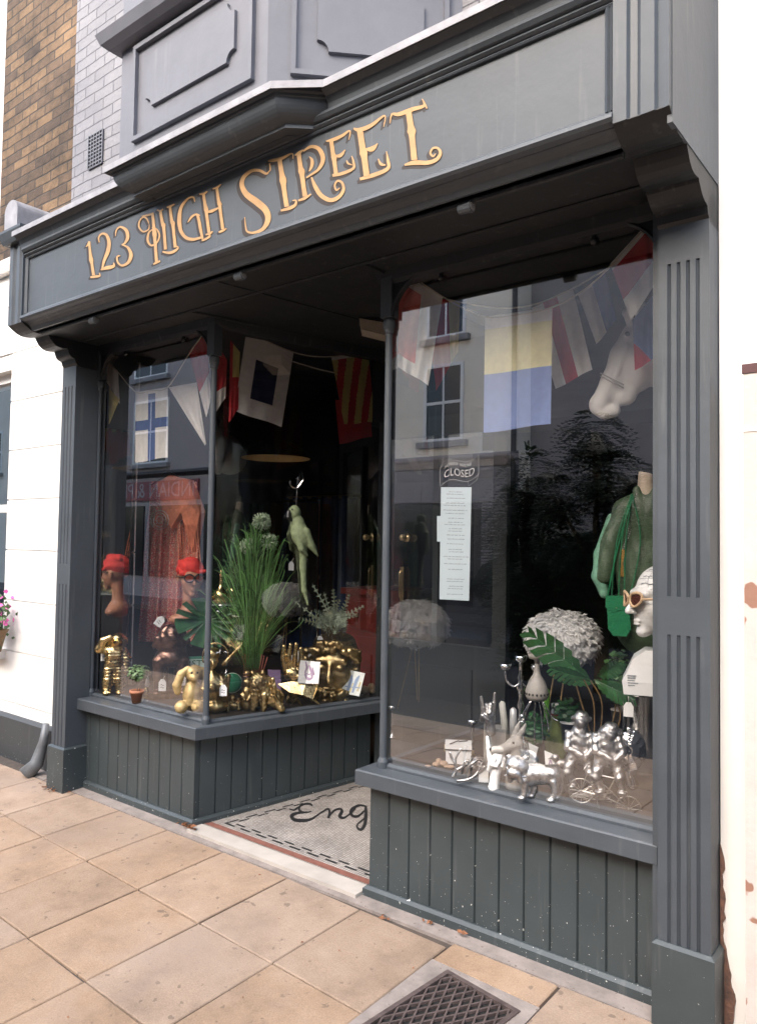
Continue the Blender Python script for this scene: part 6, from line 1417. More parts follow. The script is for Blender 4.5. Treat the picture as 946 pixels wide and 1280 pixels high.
# jacket on mannequin torso
a = It('jacket_mannequin', 'mannequin torso in a dark green jacket with pale green silk sleeve', 'mannequin', 805, 840, Y=3.42); q = a.q
KH = mat('khaki_jacket', (.060, .095, .055), .5, var=.2, scale=.08, bump=.3, bscale=.5); SG = mat('green_silk', (.16, .34, .24), .3, var=.3, scale=.08); TR = mat('green_trim', (.02, .16, .07), .6)
a.sc('torso', [C(q(806, 590), q(806, 626), 8.5, 11, 4), E(q(806, 640), (20, 12, 14)), B(q(806, 580), (20, 20, 10), 0, 0, '-', rot=(0, 12, 0))], mat('ivory_skin', (.55, .46, .36), .6, scale=.1, var=.05), 40, 4)
L_ = [E(q(806, 652), (34, 17, 40), 6), E(q(806, 715), (36, 19, 60), 6), E(q(806, 778), (38, 21, 42), 6), C(q(780, 634), q(834, 634), 12, 12, 6), C(q(795, 612, -6), q(800, 640, -14), 5, 4, 3), C(q(818, 612, -6), q(810, 640, -14), 5, 4, 3)]
L_ += PL([q(779, 638), q(764, 680, -4), q(757, 722, -8)], [12, 12, 11], k=4)
wr_ = lambda G: 1.0*np.sin(G[..., 0]*.16+G[..., 2]*.05)*np.sin(G[..., 2]*.09+G[..., 0]*.1)
a.sc('jacket', L_, KH, 72, 5, wr_)
a.sc('silk_sleeve', PL([q(766, 648, 1), q(752, 695, -2), q(750, 722, -5), q(757, 744, -8)], [7, 8.5, 9, 6], k=3), SG, 44, 3, noise3(.12, .8, 4))
a.add('trim', J(*[tube(spline([q(790, 618, -16), q(x0, 680, -22), q(x1, 770, -24)], 5), .9, 5) for x0, x1 in ((772, 765), (778, 774), (783, 781), (800, 782))]), TR)
nk = J(*[ball(q(x, y, -22-4*math.sin((y-620)*.02)), 1.1, 8, 6) for k in range(26) for (x, y) in ((794-15*k/26, 618+66*k/26), (806-26*k/26, 618+66*k/26))])
a2 = It('tassel_necklace', 'beaded necklace with a long golden tassel over the green jacket', 'necklace', 779, 720, Y=3.36); d_ = lambda vf: ([(x, y, z) for x, y, z in vf[0]], vf[1])
a2.add('beads', J(*[ball((k[0]-779, -4, 720-k[1]), 1.0, 8, 6) for k in [(794-15*t/24, 618+68*t/24) for t in range(25)]+[(803-24*t/24, 622+64*t/24) for t in range(25)]]), mat('glass_beads', (.5, .5, .5), .15, .5, scale=.3), True)
a2.add('tassel', J(lathe([(1.5, 34), (3, 31), (2.2, 28), (2.8, 26), (3.6, 0)], 12), *[tube([(math.cos(t)*2.6, math.sin(t)*2.6, 26), (math.cos(t)*3.8, math.sin(t)*3.8, -1)], .4, 4) for t in np.linspace(0, 6.28, 16)]), mat('gold_silk', (.42, .24, .06), .6, var=.3, scale=.3))
a = It('green_handbag', 'bright green leather shoulder bag hanging beside the white phrenology head', 'handbag', 770, 795, Y=3.28); q = a.q
GL_ = mat('green_leather', (.01, .17, .07), .45, var=.15, scale=.08)
a.add('bag_body', prismv([q(758, 748), q(760, 786), q(766, 795), q(782, 795), q(787, 786), q(785, 745)], (0, 8, 0)), GL_); a.add('bag_flap', prismv([q(757, 745, -1.2), q(757, 760, -1.2), q(766, 766, -1.2), q(774, 762, -1.2), q(791, 762, -1.2), q(791, 744, -1.2)], (0, 1, 0)), GL_)
a.add('bag_strap', tube(spline([q(759, 748, 3), q(768, 700, -2), q(780, 650, -4), q(790, 620, 6)], 6), 1.0, 5), GL_); a.add('bag_stud', ball(q(770, 760, -1.6), 1), BRASS)
# phrenology bust
a = It('phrenology_bust', 'white porcelain phrenology head bust wearing cat eye sunglasses at the right edge', 'bust', 808, 866, Y=3.02); q = a.q
H = 92; c0 = q(823, 797, 0)
h_, tf = head(c0, H, -62)
L_ = h_+[C(tf((0, .10, .22)), tf((0, .14, -.20)), .19*H, .20*H, 6)]
a.sc('porcelain_head', L_, WHITEP, 96, 3)
a.add('bust_base', prismv([q(781, 866, -22), q(779, 850, -22), q(792, 822, -18), q(806, 812, -16), q(832, 812, -16), q(846, 850, -22), q(846, 866, -22)], (0, 44, 0)), WHITEP)
bt = []
for k, (u0, v0) in enumerate([(-.22, .86), (-.15, .94), (.05, .98), (-.28, .76), (-.24, .68), (-.05, .90), (.1, .88), (-.1, .80), (.12, .78), (-.02, .70)]):
    pass
cz = tf((0, .07, .64)); Er = np.array([.315, .385, .36])*H
def onskull(az, el): # az degrees around from camera-facing, el up
    d = np.array([math.sin(R(az))*math.cos(R(el)), -math.cos(R(az))*math.cos(R(el)), math.sin(R(el))]); My = np.array(Matrix.Rotation(R(-62), 3, 'Z')); loc = My.T@d; t = 1/math.sqrt(((loc/Er)**2).sum()); return cz+d*(t+.9)
tx = []
for (az, el, s) in ((-52, 48, 'FORM'), (-25, 58, 'HOPE'), (5, 60, 'WIT'), (-55, 30, 'CALC'), (-28, 36, 'IDEAL'), (0, 40, 'SUBL'), (-52, 14, 'ORDER'), (-20, 20, 'TIME'), (8, 22, 'MIRTH')):
    dd = []
    for k in range(len(s)*2): dd.append((az+k*2.2*18/len(s)/2, el+rnd.uniform(-1.6, 1.6)+k*.4, 0))
    tx.append(tube([onskull(x, y) for x, y, _ in dd], .45, 4))
for ring in (((-70, 8), (-40, 3), (-10, 8), (20, 4), (45, 8)), ((-60, 42), (-30, 46), (0, 50), (30, 44)), ((-40, 75), (-34, 50), (-38, 25), (-34, 8)), ((-12, 75), (-8, 50), (-12, 28), (-8, 8)), ((-65, 24), (-30, 28), (0, 30), (30, 26))): tx.append(tube([onskull(*p) for p in spline(ring, 5)], .22, 4))
a.add('skull_lettering', J(*tx), mat('grey_glaze_ink', (.22, .24, .26), .4))
a.add('plinth_lettering', J(*[box((785-808+rnd.uniform(0, 1), -22.4, 866-843-k*3), (796-808+rnd.uniform(-3, 2), -22.05, 866-843-k*3+1.1)) for k in range(5)]), MATS['grey_glaze_ink'])
a.add('plinth_emblem', J(*[tube([(824-808+r_*math.cos(t), -22.3, 866-846+r_*math.sin(t)) for t in np.linspace(0, 6.283, 20)], .35, 4) for r_ in (5.5, 8.5)]), MATS['grey_glaze_ink'])
glasses(a, tf, H, mat('cream_frame', (.60, .42, .26), .4, scale=.1), mat('brown_lens', (.07, .02, .015), .08, scale=.1),   .108, True)
# glass stand under the bust: shallow tray on a big glass cylinder with a peach in it
a = It('silver_pedestal', 'tall polished silver cylinder pedestal under the white phrenology bust', 'pedestal', 800, 968, z=.594); q = a.q
CG = glassmat('clear_glassware', .06, (.93, .95, .94)); CG2 = glassmat('smoky_glassware', .34, (.80, .80, .78))
a.add('pedestal_wall', J(lathe([(34, 2), (36, 12), (37.5, 40), (37.5, 98), (38.5, 100)], 48, (6, 22, 0), False)), mat('polished_silver', (.62, .59, .56), .09, 1.0, var=.12, scale=.06, bump=.25, bscale=.05), True); a.add('steel_tray', J(lathe([(44, 101), (44, 103), (40, 104)], 40, (6, 22, 0)), tube([(6+44.5*math.cos(t), 22+44.5*math.sin(t), 103) for t in np.linspace(0, 6.283, 40)], 1.0, 6)), CHROME, True)
price_tag(785, 896, Yd=2.93, w_=12, h=18, label='white price tag hanging from the steel rim under the phrenology bust', strng=(0, -10), lines=False)
# feather lamp
a = It('feather_lamp', 'table lamp with round white feather shade on thin brass tripod legs', 'lamp', 703, 900, Y=3.72); q = a.q
FE = mat('white_feather', (.92, .92, .92), .9, var=.03, scale=.3, trans=.45); ft = []
cc = Vector(q(702, 800)); rx_, rz_ = 46, 33
for i in range(4200):
    d = Vector((rnd.gauss(0, 1), rnd.gauss(0, 1), rnd.gauss(0, 1))).normalized()
    if d.z < -.75: continue
    p = cc+Vector((d.x*rx_, d.y*rx_, d.z*rz_+ (3 if d.z > 0 else 0)))*rnd.uniform(.82, 1.0); tang = (Vector((0, 0, -1))-d*Vector((0, 0, -1)).dot(d)); tang = tang.normalized() if tang.length > .05 else Vector((1, 0, 0))
    tang = (tang+Vector((rnd.gauss(0, .35), rnd.gauss(0, .35), rnd.gauss(0, .2)))+d*.35).normalized(); sd_ = tang.cross(d).normalized(); L_ = rnd.uniform(6, 10); w_ = rnd.uniform(1.8, 3.4)
    e = p+tang*L_+d*rnd.uniform(-1, 1.5); mdd = p+tang*L_*.5+d*1.2
    ft.append(([p, mdd+sd_*w_, e, mdd-sd_*w_], [(0, 1, 2), (0, 2, 3)]))
sh_ = a.add('feather_shade', J(*ft), FE); a.add('shade_lining', ball(tuple(cc), (rx_*.84, rx_*.84, rz_*.86), 28, 16), FE, True, parent=sh_)
for x0, x1, dd in ((706, 697, 0), (694, 682, -6), (712, 740, -8)): a.add('leg', tube([q(x0, 832, 0), q(x1, 905 if x1 < 700 else 925, dd)], 1.1, 6), mat('brushed_brass', (.62, .42, .2), .4, .9, scale=.1))
# monstera plant with red stems
a = It('monstera_plant', 'monstera plant with arching cut leaves and reddish stems in front of the feather lamp', 'plant', 756, 935, Y=3.2); q = a.q
def leafpoly(pts, d0, d1): 
    n = len(pts); return prismv([q(x, y, d0+(d1-d0)*i/n) for i, (x, y) in enumerate(pts)], (0, .4, 0))
def cutleaf(base, tip, wd, dep, nseg=9, lift=5):
    b_ = Vector(q(base[0], base[1], dep)); t_ = Vector(q(tip[0], tip[1], dep-14)); ax = (t_-b_); L_ = ax.length; ax.normalize(); up_ = Vector((0, -.5, 1)).normalized(); sd_ = ax.cross(Vector((0, 1, .3))).normalized(); V = []; F = []; out_ = []
    for s in (-1, 1):
        for k in range(nseg):
            t0, t1 = k/nseg, (k+.93)/nseg; wq = wd*math.sin(math.pi*(.10+.82*(t0+.06)))
            p0 = b_+ax*L_*t0; p1 = b_+ax*L_*t1; bend = Vector((0, -2, -lift*.5))
            e0 = b_+ax*L_*min(1.04, t0+.16)+sd_*s*wq+bend; e1 = b_+ax*L_*min(1.08, t1+.14)+sd_*s*wq*.9+bend; m0 = (p0+e0)/2+up_*lift*.35; m1 = (p1+e1)/2+up_*lift*.35
            out_.append(([p0, m0, e0, e1, m1, p1], [(0, 1, 4, 5), (1, 2, 3, 4)]))
    out_.append(tube([b_, (b_+t_)/2, t_], [.9, .7, .2], 5))
    return J(*out_)
a.add('leaf_blade', cutleaf((738, 852), (662, 793), 20, -4, 7), GREEN1); a.add('leaf_blade', cutleaf((744, 856), (690, 838), 12, 0), GREEN1); a.add('leaf_blade', cutleaf((742, 850), (790, 868), 14, -6), GREEN1); a.add('leaf_blade', cutleaf((746, 848), (775, 826), 12, 4), GREEN1)
RS = mat('red_green_stem', (.16, .10, .04), .5, var=.5, scale=.03)
for x0, y0, x1, y1, mx, my in ((738, 852, 748, 935, 752, 880), (744, 854, 754, 935, 768, 880), (728, 848, 742, 935, 742, 880), (750, 850, 760, 935, 774, 890)): a.add('leaf_stem', tube(spline([q(x0, y0, -4), q(mx, my, -2), q(x1, y1, 2)], 6), 1.0, 6), RS, True)
a.add('small_pot', lathe([(12, -22), (16, 0), (17, 0), (17, 3), (14, 3)], 20, (0, 0, 0)), mat('silver_pot', (.5, .5, .5), .3, 1.0, scale=.1), True)
# candelabra
a = It('candelabra', 'silver three armed candelabra behind the rock sign hand', 'candelabra', 650, 925, Y=3.2); q = a.q
a.add('candelabra_stem', lathe([(14, 0), (14, 2), (5, 5), (3, 12), (5, 16), (2.5, 22), (3.2, 38), (5, 42), (2.2, 50), (3.4, 60), (6, 64), (2.4, 70), (4, 78), (2.2, 84), (2.8, 96), (7, 99), (7.5, 105), (6, 105), (4, 101)], 16), CHROME, True)
for sx in (-1, 1):
    arm = a.add('arm', tube(spline([(0, 0, 72), (sx*8, 0, 66), (sx*17, 0, 72), (sx*19, 0, 84)], 6), 1.2, 8), CHROME, True)
    a.add('candle_cup', lathe([(1.5, 84), (3, 86), (6.5, 88), (7, 94), (5.5, 94), (4, 89)], 14, (sx*19, 0, 0)), CHROME, True, arm)
# rock sign hand on a grey block
a = It('grey_display_block', 'taupe square block under the silver rock sign hand', 'display block', 618, 962, z=.594); a.add('block_body', box((-14, 0, 0), (13, 26, 50)), GREYP)
def hand(it, name, fingers, palm, wrist, thumb, m_, N=64, k=1.6):
    L_ = [E(palm[0], palm[1], 2.5)]+PL(wrist[0], wrist[1], k=3)
    for pts, rs in fingers: L_ += PL(pts, rs, k=.7)
    L_ += PL(thumb[0], thumb[1], k=1.0)
    return it.sc(name, L_, m_, N, k)
a = It('rock_sign_hand', 'silver resin hand making a rock sign with two raised fingers on the taupe block', 'sculpture', 613, 912, Y=2.99); q = a.q
hand(a, 'hand', [([q(603, 893), q(602, 880), q(601, 872)], [2.6, 2.2, 1.8]), ([q(615, 892), q(617, 878), q(618, 867)], [3.0, 2.6, 2.1]), ([q(607, 889), q(608, 881, -4), q(609, 890, -8)], [2.9, 2.8, 2.4]), ([q(611, 889), q(613, 880, -4), q(612, 890, -8)], [3, 2.9, 2.4])],
     (q(610, 897), (9, 5, 8)), ([q(612, 904), q(613, 914)], [6, 7]), ([q(602, 900, -2), q(603, 893, -9), q(610, 898, -10)], [3.4, 2.9, 2.4]), SILV)
# pointing white hand
a = It('white_hand', 'white porcelain hand with one finger pointing up at the front of the right window', 'sculpture', 617, 984, z=.594); q = a.q
hand(a, 'hand', [([q(612, 950), q(610, 936), q(608.5, 923)], [3.6, 3.0, 2.2]), ([q(618, 950), q(619, 942, -4), q(616, 950, -7)], [3.5, 3.1, 2.6]), ([q(623, 951), q(625, 944, -4), q(622, 952, -7)], [3.4, 3.0, 2.5]), ([q(627, 954), q(629, 948, -3), q(627, 956, -6)], [3.0, 2.7, 2.2])],
     (q(618, 958), (9.5, 5.5, 10)), ([q(619, 966), q(618, 974), q(617, 984)], [6.5, 5.6, 7]), ([q(611, 962, -3), q(613, 953, -9), q(620, 955, -10)], [3.2, 2.8, 2.3]), WHITEP)
price_tag(604, 978, Yd=2.835, w_=12, h=20, label='blank white price tag leaning against the white pointing hand', strng=(6, -6), lines=False)
# trinket box with bow
a = It('gift_box', 'small white lidded box with a black bow beside the silver antlers', 'box', 574, 953, z=.594); q = a.q
a.add('box_base', box((-17, -8, 0), (14, 14, 19)), WHITEP); a.add('box_lid', box((-18, -9, 18.2), (15, 15, 24)), WHITEP); a.add('dark_ribbon', J(tube(spline([(-12, -9, 24.6), (-2, -2, 27), (0, 4, 25), (10, 10, 24.6)], 5), .8, 5), box((-18.2, -9.2, 17), (15.2, 15.2, 18))), mat('black_ribbon', (.03, .03, .03), .5)); a.add('gold_clasp', J(box((-19, -4, 14), (-17.2, 0, 22)), box((14.2, -4, 10), (18, 1, 16))), BRASS)
# antlers
a = It('silver_antlers', 'pair of silver antlers lying on the deck in front of the white box', 'antlers', 588, 978, z=.594); q = a.q
for k, pts in enumerate((((566, 973, 2), (570, 963, 2), (569, 950, 0), (576, 936, -2)), ((571, 976, -4), (585, 973, -5), (595, 966, -4), (602, 952, -2)))):
    o = a.add('antler', tube(spline([q(*p) for p in pts], 6), [2.3-.07*i for i in range(19)], 7), SILV, True)
    br = ((570, 963, 578, 958, 582, 950), (569, 955, 564, 948, 562, 940)) if k == 0 else ((585, 973, 584, 960, 594, 950), (595, 966, 600, 963, 606, 955))
    a.add('tine', J(*[tube(spline([q(x0, y0, -2), q(x1, y1, -2), q(x2, y2, -4)], 4), [1.8]*8+[.6], 6) for x0, y0, x1, y1, x2, y2 in br]), SILV, True, o)
# shells
a = It('sea_shells', 'few small honey coloured shells and pebbles at the left corner of the right window', 'shells', 549, 958, z=.594); a.add('shells', J(ball((-4, 0, 2.5), (5, 4, 3)), ball((5, 3, 3), (6, 5, 3.4)), ball((-14, -6, 1.6), (4, 3, 1.6)), ball((12, -6, 2), (7, 4, 2)), ball((-1, 8, 4), (4, 4, 4))), mat('shell', (.36, .24, .16), .5, var=.3, scale=.3), True)
# candles
WAX = mat('cream_wax', (.62, .60, .52), .45, scale=.1, var=.05)
def candle(bx, by, Yd, h, r, label, m_, tilt_=0):
    a = It('candle', label, 'candle', bx, by, Y=Yd); a.add('wax', tube([(0, 0, 0), (tilt_*.5, 0, h*.5), (tilt_, 0, h*.94), (tilt_, 0, h)], [r, r, r*.95, r*.4], 12), m_, True); a.add('wick', tube([(tilt_, 0, h), (tilt_+.4, 0, h+3)], .4, 5), BLK)
candle(632, 925, 3.08, 48, 4.2, 'thick cream candle right of the rock sign hand', WAX, -5); candle(628, 905, 3.15, 22, 3, 'thin cream candle right behind the rock sign hand', WAX, 0); candle(641, 925, 3.06, 40, 4.6, 'silver grey candle behind the grey hare head', mat('silver_wax', (.55, .55, .54), .35, .4, scale=.1))
candle(683, 905, 3.3, 44, 3.6, 'lime green candle behind the grey egg shaped pod', mat('lime_wax', (.14, .40, .05), .4, scale=.1))
# hare / kangaroo head bottle
a = It('hare_head_bottle', 'taupe ceramic hare head with upright ears between the white hand and the silver bulldog', 'ornament', 643, 984, z=.594); q = a.q
L_ = PL([q(643, 980), q(644, 955), q(645, 935)], [12, 11.5, 9], k=3)+[E(q(643, 930, -2), (11, 8, 8.5))]+PL([q(638, 932, -4), q(628, 936, -8), q(617, 937, -10)], [7, 5.4, 4.6], k=3)+PL([q(646, 924), q(652, 914), q(656, 905)], [3.5, 3.8, 1.4], k=1)+PL([q(641, 923, 4), q(645, 912, 5), q(649, 903, 5)], [3.2, 3.2, 1.2], k=1)+[E(q(641, 927, -9.5), (2.2, 2, 2.2), 1, '-')]
a.sc('hare_head', L_, GREYP, 64, 2); a.add('eye', ball(q(641, 927, -9), 1.4), BLK, True); a.add('nose', ball(q(613.5, 936, -11), 2.2), BLK, True)
price_tag(653, 962, Yd=2.86, w_=12, h=9, label='white price tag hanging from the neck of the taupe hare head', strng=(-2, -22), lines=False)
card(657, 965, [(648, 966, 0), (662, 972, -2), (672, 934, 2), (650, 926, 4)], 3.06, 'white card with a small grey drawing behind the hare head', TAGM, [('sketch', mat('grey_sketch', (.35, .33, .38), .6), [[(.3, .6, .1), (.45, .75, .18), (.6, .7, .1)], [(.35, .35, .06), (.6, .45, .08)]])])
card(688, 962, [(682, 966, 0), (695, 968, -2), (693, 944, 2), (680, 940, 4)], 3.0, 'small lilac edged card propped in front of the green bottle', TAGM, [('sketch', MAUVE, [[(.3, .3, .1), (.5, .6, .12), (.7, .4, .1)]])])
# grey pod with long legs
a = It('pod_ornament', 'grey ceramic domed pod with a ring of holes on long thin metal legs', 'ornament', 670, 965, z=.594); q = a.q
pc = q(670, 868); a.add('pod_shell', lathe([(3, 40), (3.5, 30), (5, 24), (10, 16), (14, 5), (14.5, -2), (12, -7), (6, -9), (0.5, -10)], 24, (pc[0], 0, pc[2])), GREYP, True)
a.add('pod_cup', lathe([(3, 36), (3.5, 42), (10, 44), (12, 50), (11, 50), (8, 46)], 20, (pc[0], 0, pc[2])), GREYP, True)
a.add('port_hole', J(*[ball((pc[0]+14.2*math.sin(t), -14.2*math.cos(t), pc[2]+.5), (1.3, 1.3, 1.6), 8, 6) for t in np.linspace(-1.4, 1.4, 9)]), BLK)
for x0, x1, y1 in ((-10, -18, 62), (-3, -2, 60), (4, 8, 60), (11, 26, 30), (-12, -24, 34), (9, 15, 45)): a.add('leg', tube(spline([(pc[0]+x0*.6, -6, pc[2]-7), (pc[0]+(x0+x1)/2, -8, pc[2]-26), (pc[0]+x1, -9, pc[2]-y1*1.0)], 4), .8, 5), CHROME, True)
# bottle
a = It('wine_bottle', 'green glass bottle with a white and red neck band behind the bulldog', 'bottle', 694, 952, z=.594); 
a.add('bottle_glass', lathe([(12, 0), (13.5, 3), (13.5, 24), (11, 38), (6.5, 50), (5.2, 58), (5.2, 66)], 24, (0, 8, 0)), mat('green_bottle_glass', (.20, .24, .06), .06, spec=.8, scale=.05, var=.4), True)
a.add('neck_band', lathe([(5.5, 53), (5.6, 58)], 20, (0, 8, 0)), mat('red_foil', (.4, .02, .03), .35)); a.add('neck_label', lathe([(5.55, 58.2), (5.55, 66), (5.6, 70), (4, 70.5)], 20, (0, 8, 0)), WHITEP)
# green mugs / plants behind
def bush(name, label, bx, by, Yd, cx, cy, rx, ry, n, potm, potr, poth, lm=GREEN1, ls=4):
    a = It(name, label, 'potted plant', bx, by, Y=Yd); q = a.q; lf = []
    for i in range(n):
        d = Vector((rnd.gauss(0, 1), rnd.gauss(0, 1), rnd.gauss(0, 1))).normalized()*rnd.uniform(.35, 1); c = Vector(q(cx, cy))+Vector((d.x*rx, d.y*rx*.7, d.z*ry)); u, v = frame(d+Vector((0, -.3, .8))); s = rnd.uniform(.6, 1.1)*ls
        lf.append(([c-u*s, c-v*s*.55+u*s*.2, c+u*s*1.1, c+v*s*.55+u*s*.2], [(0, 1, 2, 3)]))
    a.add('foliage', J(*lf), lm); a.add('pot', lathe([(potr*.75, 0), (potr, poth), (potr*1.05, poth), (potr*1.02, poth+1.5), (potr*.9, poth)], 20), potm, True); return a
NAVY = mat('navy_glaze', (.04, .055, .10), .3, scale=.1)
b_ = bush('potted_ivy', 'small leafy plant in a navy pot with a white rim right of the green bottle', 711, 925, 3.35, 708, 888, 19, 16, 260, NAVY, 11, 22); b_.add('pot_rim', lathe([(12, 21.5), (12.2, 23.5)], 24), WHITEP); b_.add('pot_crest', box((-5, -12.2, 8), (-1, -11, 15)), WHITEP)
bush('bushy_plant', 'rounded dark green leafy plant behind the pod legs', 667, 940, 3.2, 668, 912, 20, 22, 300, GREYP, 9, 12, ls=4.5); bush('leaf_plant', 'loose green plant between the handbag and the monstera stems', 772, 900, 3.4, 772, 835, 16, 28, 130, GREYP, 9, 12, mat('mid_green_leaf', (.05, .13, .035), .5, scale=.1, island=.3), 6)
# bulldog
a = It('bulldog_statue', 'silver bulldog statuette standing sideways with wrinkled face turned to the glass', 'statue', 672, 998, z=.594); q = a.q
L_ = [E(q(672, 968), (22, 11, 13), 4), E(q(660, 970), (13, 12, 14), 3), E(q(690, 968), (13, 10, 13), 4), E(q(646, 959, -5), (14.5, 12, 13.5), 2), E(q(643, 966, -13), (9.5, 6, 7.5), 1.5), C(q(638, 968, -13), q(638, 974, -12), 3.8, 3.6, 1), C(q(649, 968, -14), q(650, 974, -13), 3.8, 3.6, 1), E(q(636, 949, 0), (4, 2.5, 3), 1), E(q(656, 949, 0), (4, 2.5, 3), 1)]
L_ += [C(q(637, 955, -13), q(650, 955, -14), 1.6, 1.6, .6), C(q(638, 951, -11), q(650, 951, -12), 1.4, 1.4, .6), C(q(634, 960, -12), q(637, 972, -12), 1.3, 1.3, .6), C(q(652, 958, -13), q(655, 970, -10), 1.3, 1.3, .6)]
for (x_, d) in ((655, -7), (666, 5), (690, -6), (697, 5)): L_ += PL([q(x_, 975, d), q(x_+(1 if x_ < 680 else 3), 986, d), q(x_-1, 995, d-1)], [6, 4.4, 4], k=2)+[E(q(x_-3, 996, d-2), (5.2, 4.5, 2.6), 1)]
L_ += [C(q(702, 963), q(707, 966), 2, 1.2)]
a.sc('dog_body', L_, SILV, 92, 2, noise3(.25, .35, 11)); a.add('collar', tube([q(646+15*math.cos(t), 972+4*math.sin(t)+0*t, -4-13*math.sin(t) if False else -3+12*math.sin(t)) for t in np.linspace(3.3, 6.2, 14)], 1.1, 6), CHROME, True)
# animals riding a bicycle
BY = 2.93
def monkey(label, bx, by, hx, hy, s, lean, seed, Yd, big):
    a = It('monkey_cyclist', label, 'statuette', bx, by, Y=Yd); q = a.q
    L_ = [E(q(bx+lean, by-26*s), (12*s, 10*s, 17*s), 3), E(q(bx+lean*1.2, by-14*s), (12*s, 10*s, 10*s), 3), E(q(hx, hy), (8*s, 8*s, 9*s), 2), E(q(hx-1, hy+3*s, -6*s), (5*s, 5*s, 4.5*s), 1.5), C(q(hx, hy+6*s), q(bx+lean, by-38*s), 6*s, 8*s, 2), E(q(hx-8*s, hy, 1), (2.6*s, 1.6*s, 3*s), .6), E(q(hx+8*s, hy, 1), (2.6*s, 1.6*s, 3*s), .6), C(q(hx-3*s, hy-2*s, -8*s), q(hx-3*s, hy-2*s, -8*s), 1.2*s, 1.2*s, .5, '-'), C(q(hx+3*s, hy-2*s, -8*s), q(hx+3*s, hy-2*s, -8*s), 1.2*s, 1.2*s, .5, '-')]
    L_ += PL([q(bx-10*s+lean, by-34*s, -3), q(bx-12*s, by-22*s, -10), q(bx+2*s, by-16*s, -15)], [4.6*s, 3.8*s, 3*s], k=1.2)+PL([q(bx+10*s+lean, by-34*s, -3), q(bx+13*s, by-22*s, -10), q(bx+6*s, by-14*s, -15)], [4.6*s, 3.8*s, 3*s], k=1.2)
    L_ += PL([q(bx-8*s, by-10*s, -4), q(bx-12*s, by+2*s, -10), q(bx-6*s, by+14*s, -8)], [5.6*s, 4.6*s, 3.2*s], k=1.2)+PL([q(bx+8*s, by-10*s, -4), q(bx+10*s, by+2*s, -11), q(bx+13*s, by+13*s, -8)], [5.6*s, 4.6*s, 3.2*s], k=1.2)+[E(q(bx-8*s, by+16*s, -10), (5*s, 5*s, 2.4*s), .8), E(q(bx+13*s, by+15*s, -11), (5*s, 5*s, 2.4*s), .8)]
    fold = lambda G: .35*np.sin(G[..., 2]*.7+np.sin(G[..., 0]*.3)*2)
    a.sc('monkey_body', L_, SILV, 76, 2, fold); return a
monkey('silver monkey in a baggy suit riding at the front of the tandem', 724, 960, 726, 899, 1.22, 0, 1, BY, 0)
monkey('rounder silver monkey with a square pack riding behind on the tandem', 760, 966, 763, 914, 1.3, -2, 2, BY-.02, 1)
a = It('toy_tandem', 'small silver wire tandem bicycle carrying the two monkeys', 'toy bicycle', 762, 1008, z=.594); q = a.q
SW = mat('dull_silver_wire', (.5, .47, .43), .35, 1.0, scale=.2)
def wheel(x, y, r_, name='wheel'):
    w__ = a.add(name, J(tube([q(x+r_*math.cos(t), y-r_*math.sin(t), -1) for t in np.linspace(0, 6.283, 30)], .9, 6)), SW, True)
    a.add('spokes', J(*[tube([q(x, y, -1), q(x+r_*math.cos(t), y-r_*math.sin(t), -1)], .3, 4) for t in np.linspace(0, 6.283, 13)[:-1]], ball(q(x, y, -1), 1.6)), SW, False, w__)
wheel(784, 1008, 15); wheel(727, 992, 15)
a.add('frame', J(*[tube([q(*p), q(*r_)], .9, 6) for p, r_ in (((727, 992, -1), (735, 968, -2)), ((735, 968, -2), (758, 984, -3)), ((727, 992, -1), (756, 996, -3)), ((756, 996, -3), (768, 972, -3)), ((758, 984, -3), (784, 1008, -1)), ((768, 972, -3), (784, 1008, -1)), ((735, 968, -2), (768, 972, -3)), ((756, 996, -3), (784, 1008, -1)))]), SW)
a.add('handlebar', tube(spline([q(730, 964, -8), q(736, 958, -3), q(742, 964, 4)], 4), .9, 6), SW, True); a.add('pedals', J(tube([q(752, 992, -8), q(760, 1000, 2)], .7, 5), tube([q(742, 984, -10), q(748, 984, -6)], 1.1, 5), ball(q(756, 996, -3), 3.4, 10, 6)), SW); a.add('kick_stand', tube([q(744, 990, -6), q(750, 1012, -10)], 1.0, 6), SW)
# ornate silver swirl (nautilus) and square pack
a = It('silver_nautilus', 'silver nautilus shell ornament with swirled ridges in front of the glass vase', 'ornament', 792, 985, Y=2.98); q = a.q
L_ = [E(q(786, 938), (20, 15, 26), 3)]
for k in range(9):
    rr_ = 26-2.6*k; L_ += [C(q(786+rr_*.75*math.cos(t), 935-rr_*math.sin(t), -12-k*.6), q(786+rr_*.75*math.cos(t+.45), 935-rr_*math.sin(t+.45), -12-k*.6), 1.3, 1.3, .7) for t in np.arange(-1.5, 1.6, .45)]
L_ += [E(q(786, 962), (8, 8, 9), 3), C(q(786, 962), q(790, 980), 5, 8, 3)]
a.sc('shell_body', L_, CHROME, 84, 1.5, noise3(.3, .4, 3))
a = It('silver_pot', 'squat silver lidded pot between the front monkey and the monstera stems', 'pot', 748, 945, Y=3.08); a.add('pot_body', lathe([(8, 0), (11, 8), (11, 18), (9, 20), (12, 22), (12, 25), (3, 27), (2, 30), (0.4, 31)], 20), CHROME, True)
a = It('black_trinket_box', 'little black box with a chrome clasp right of the navy pot', 'box', 740, 930, Y=3.2); a.add('box_body', box((-8, -6, 0), (9, 8, 14)), BLK); a.add('clasp', box((-2, -7, 5), (3, -6.1, 10)), CHROME)
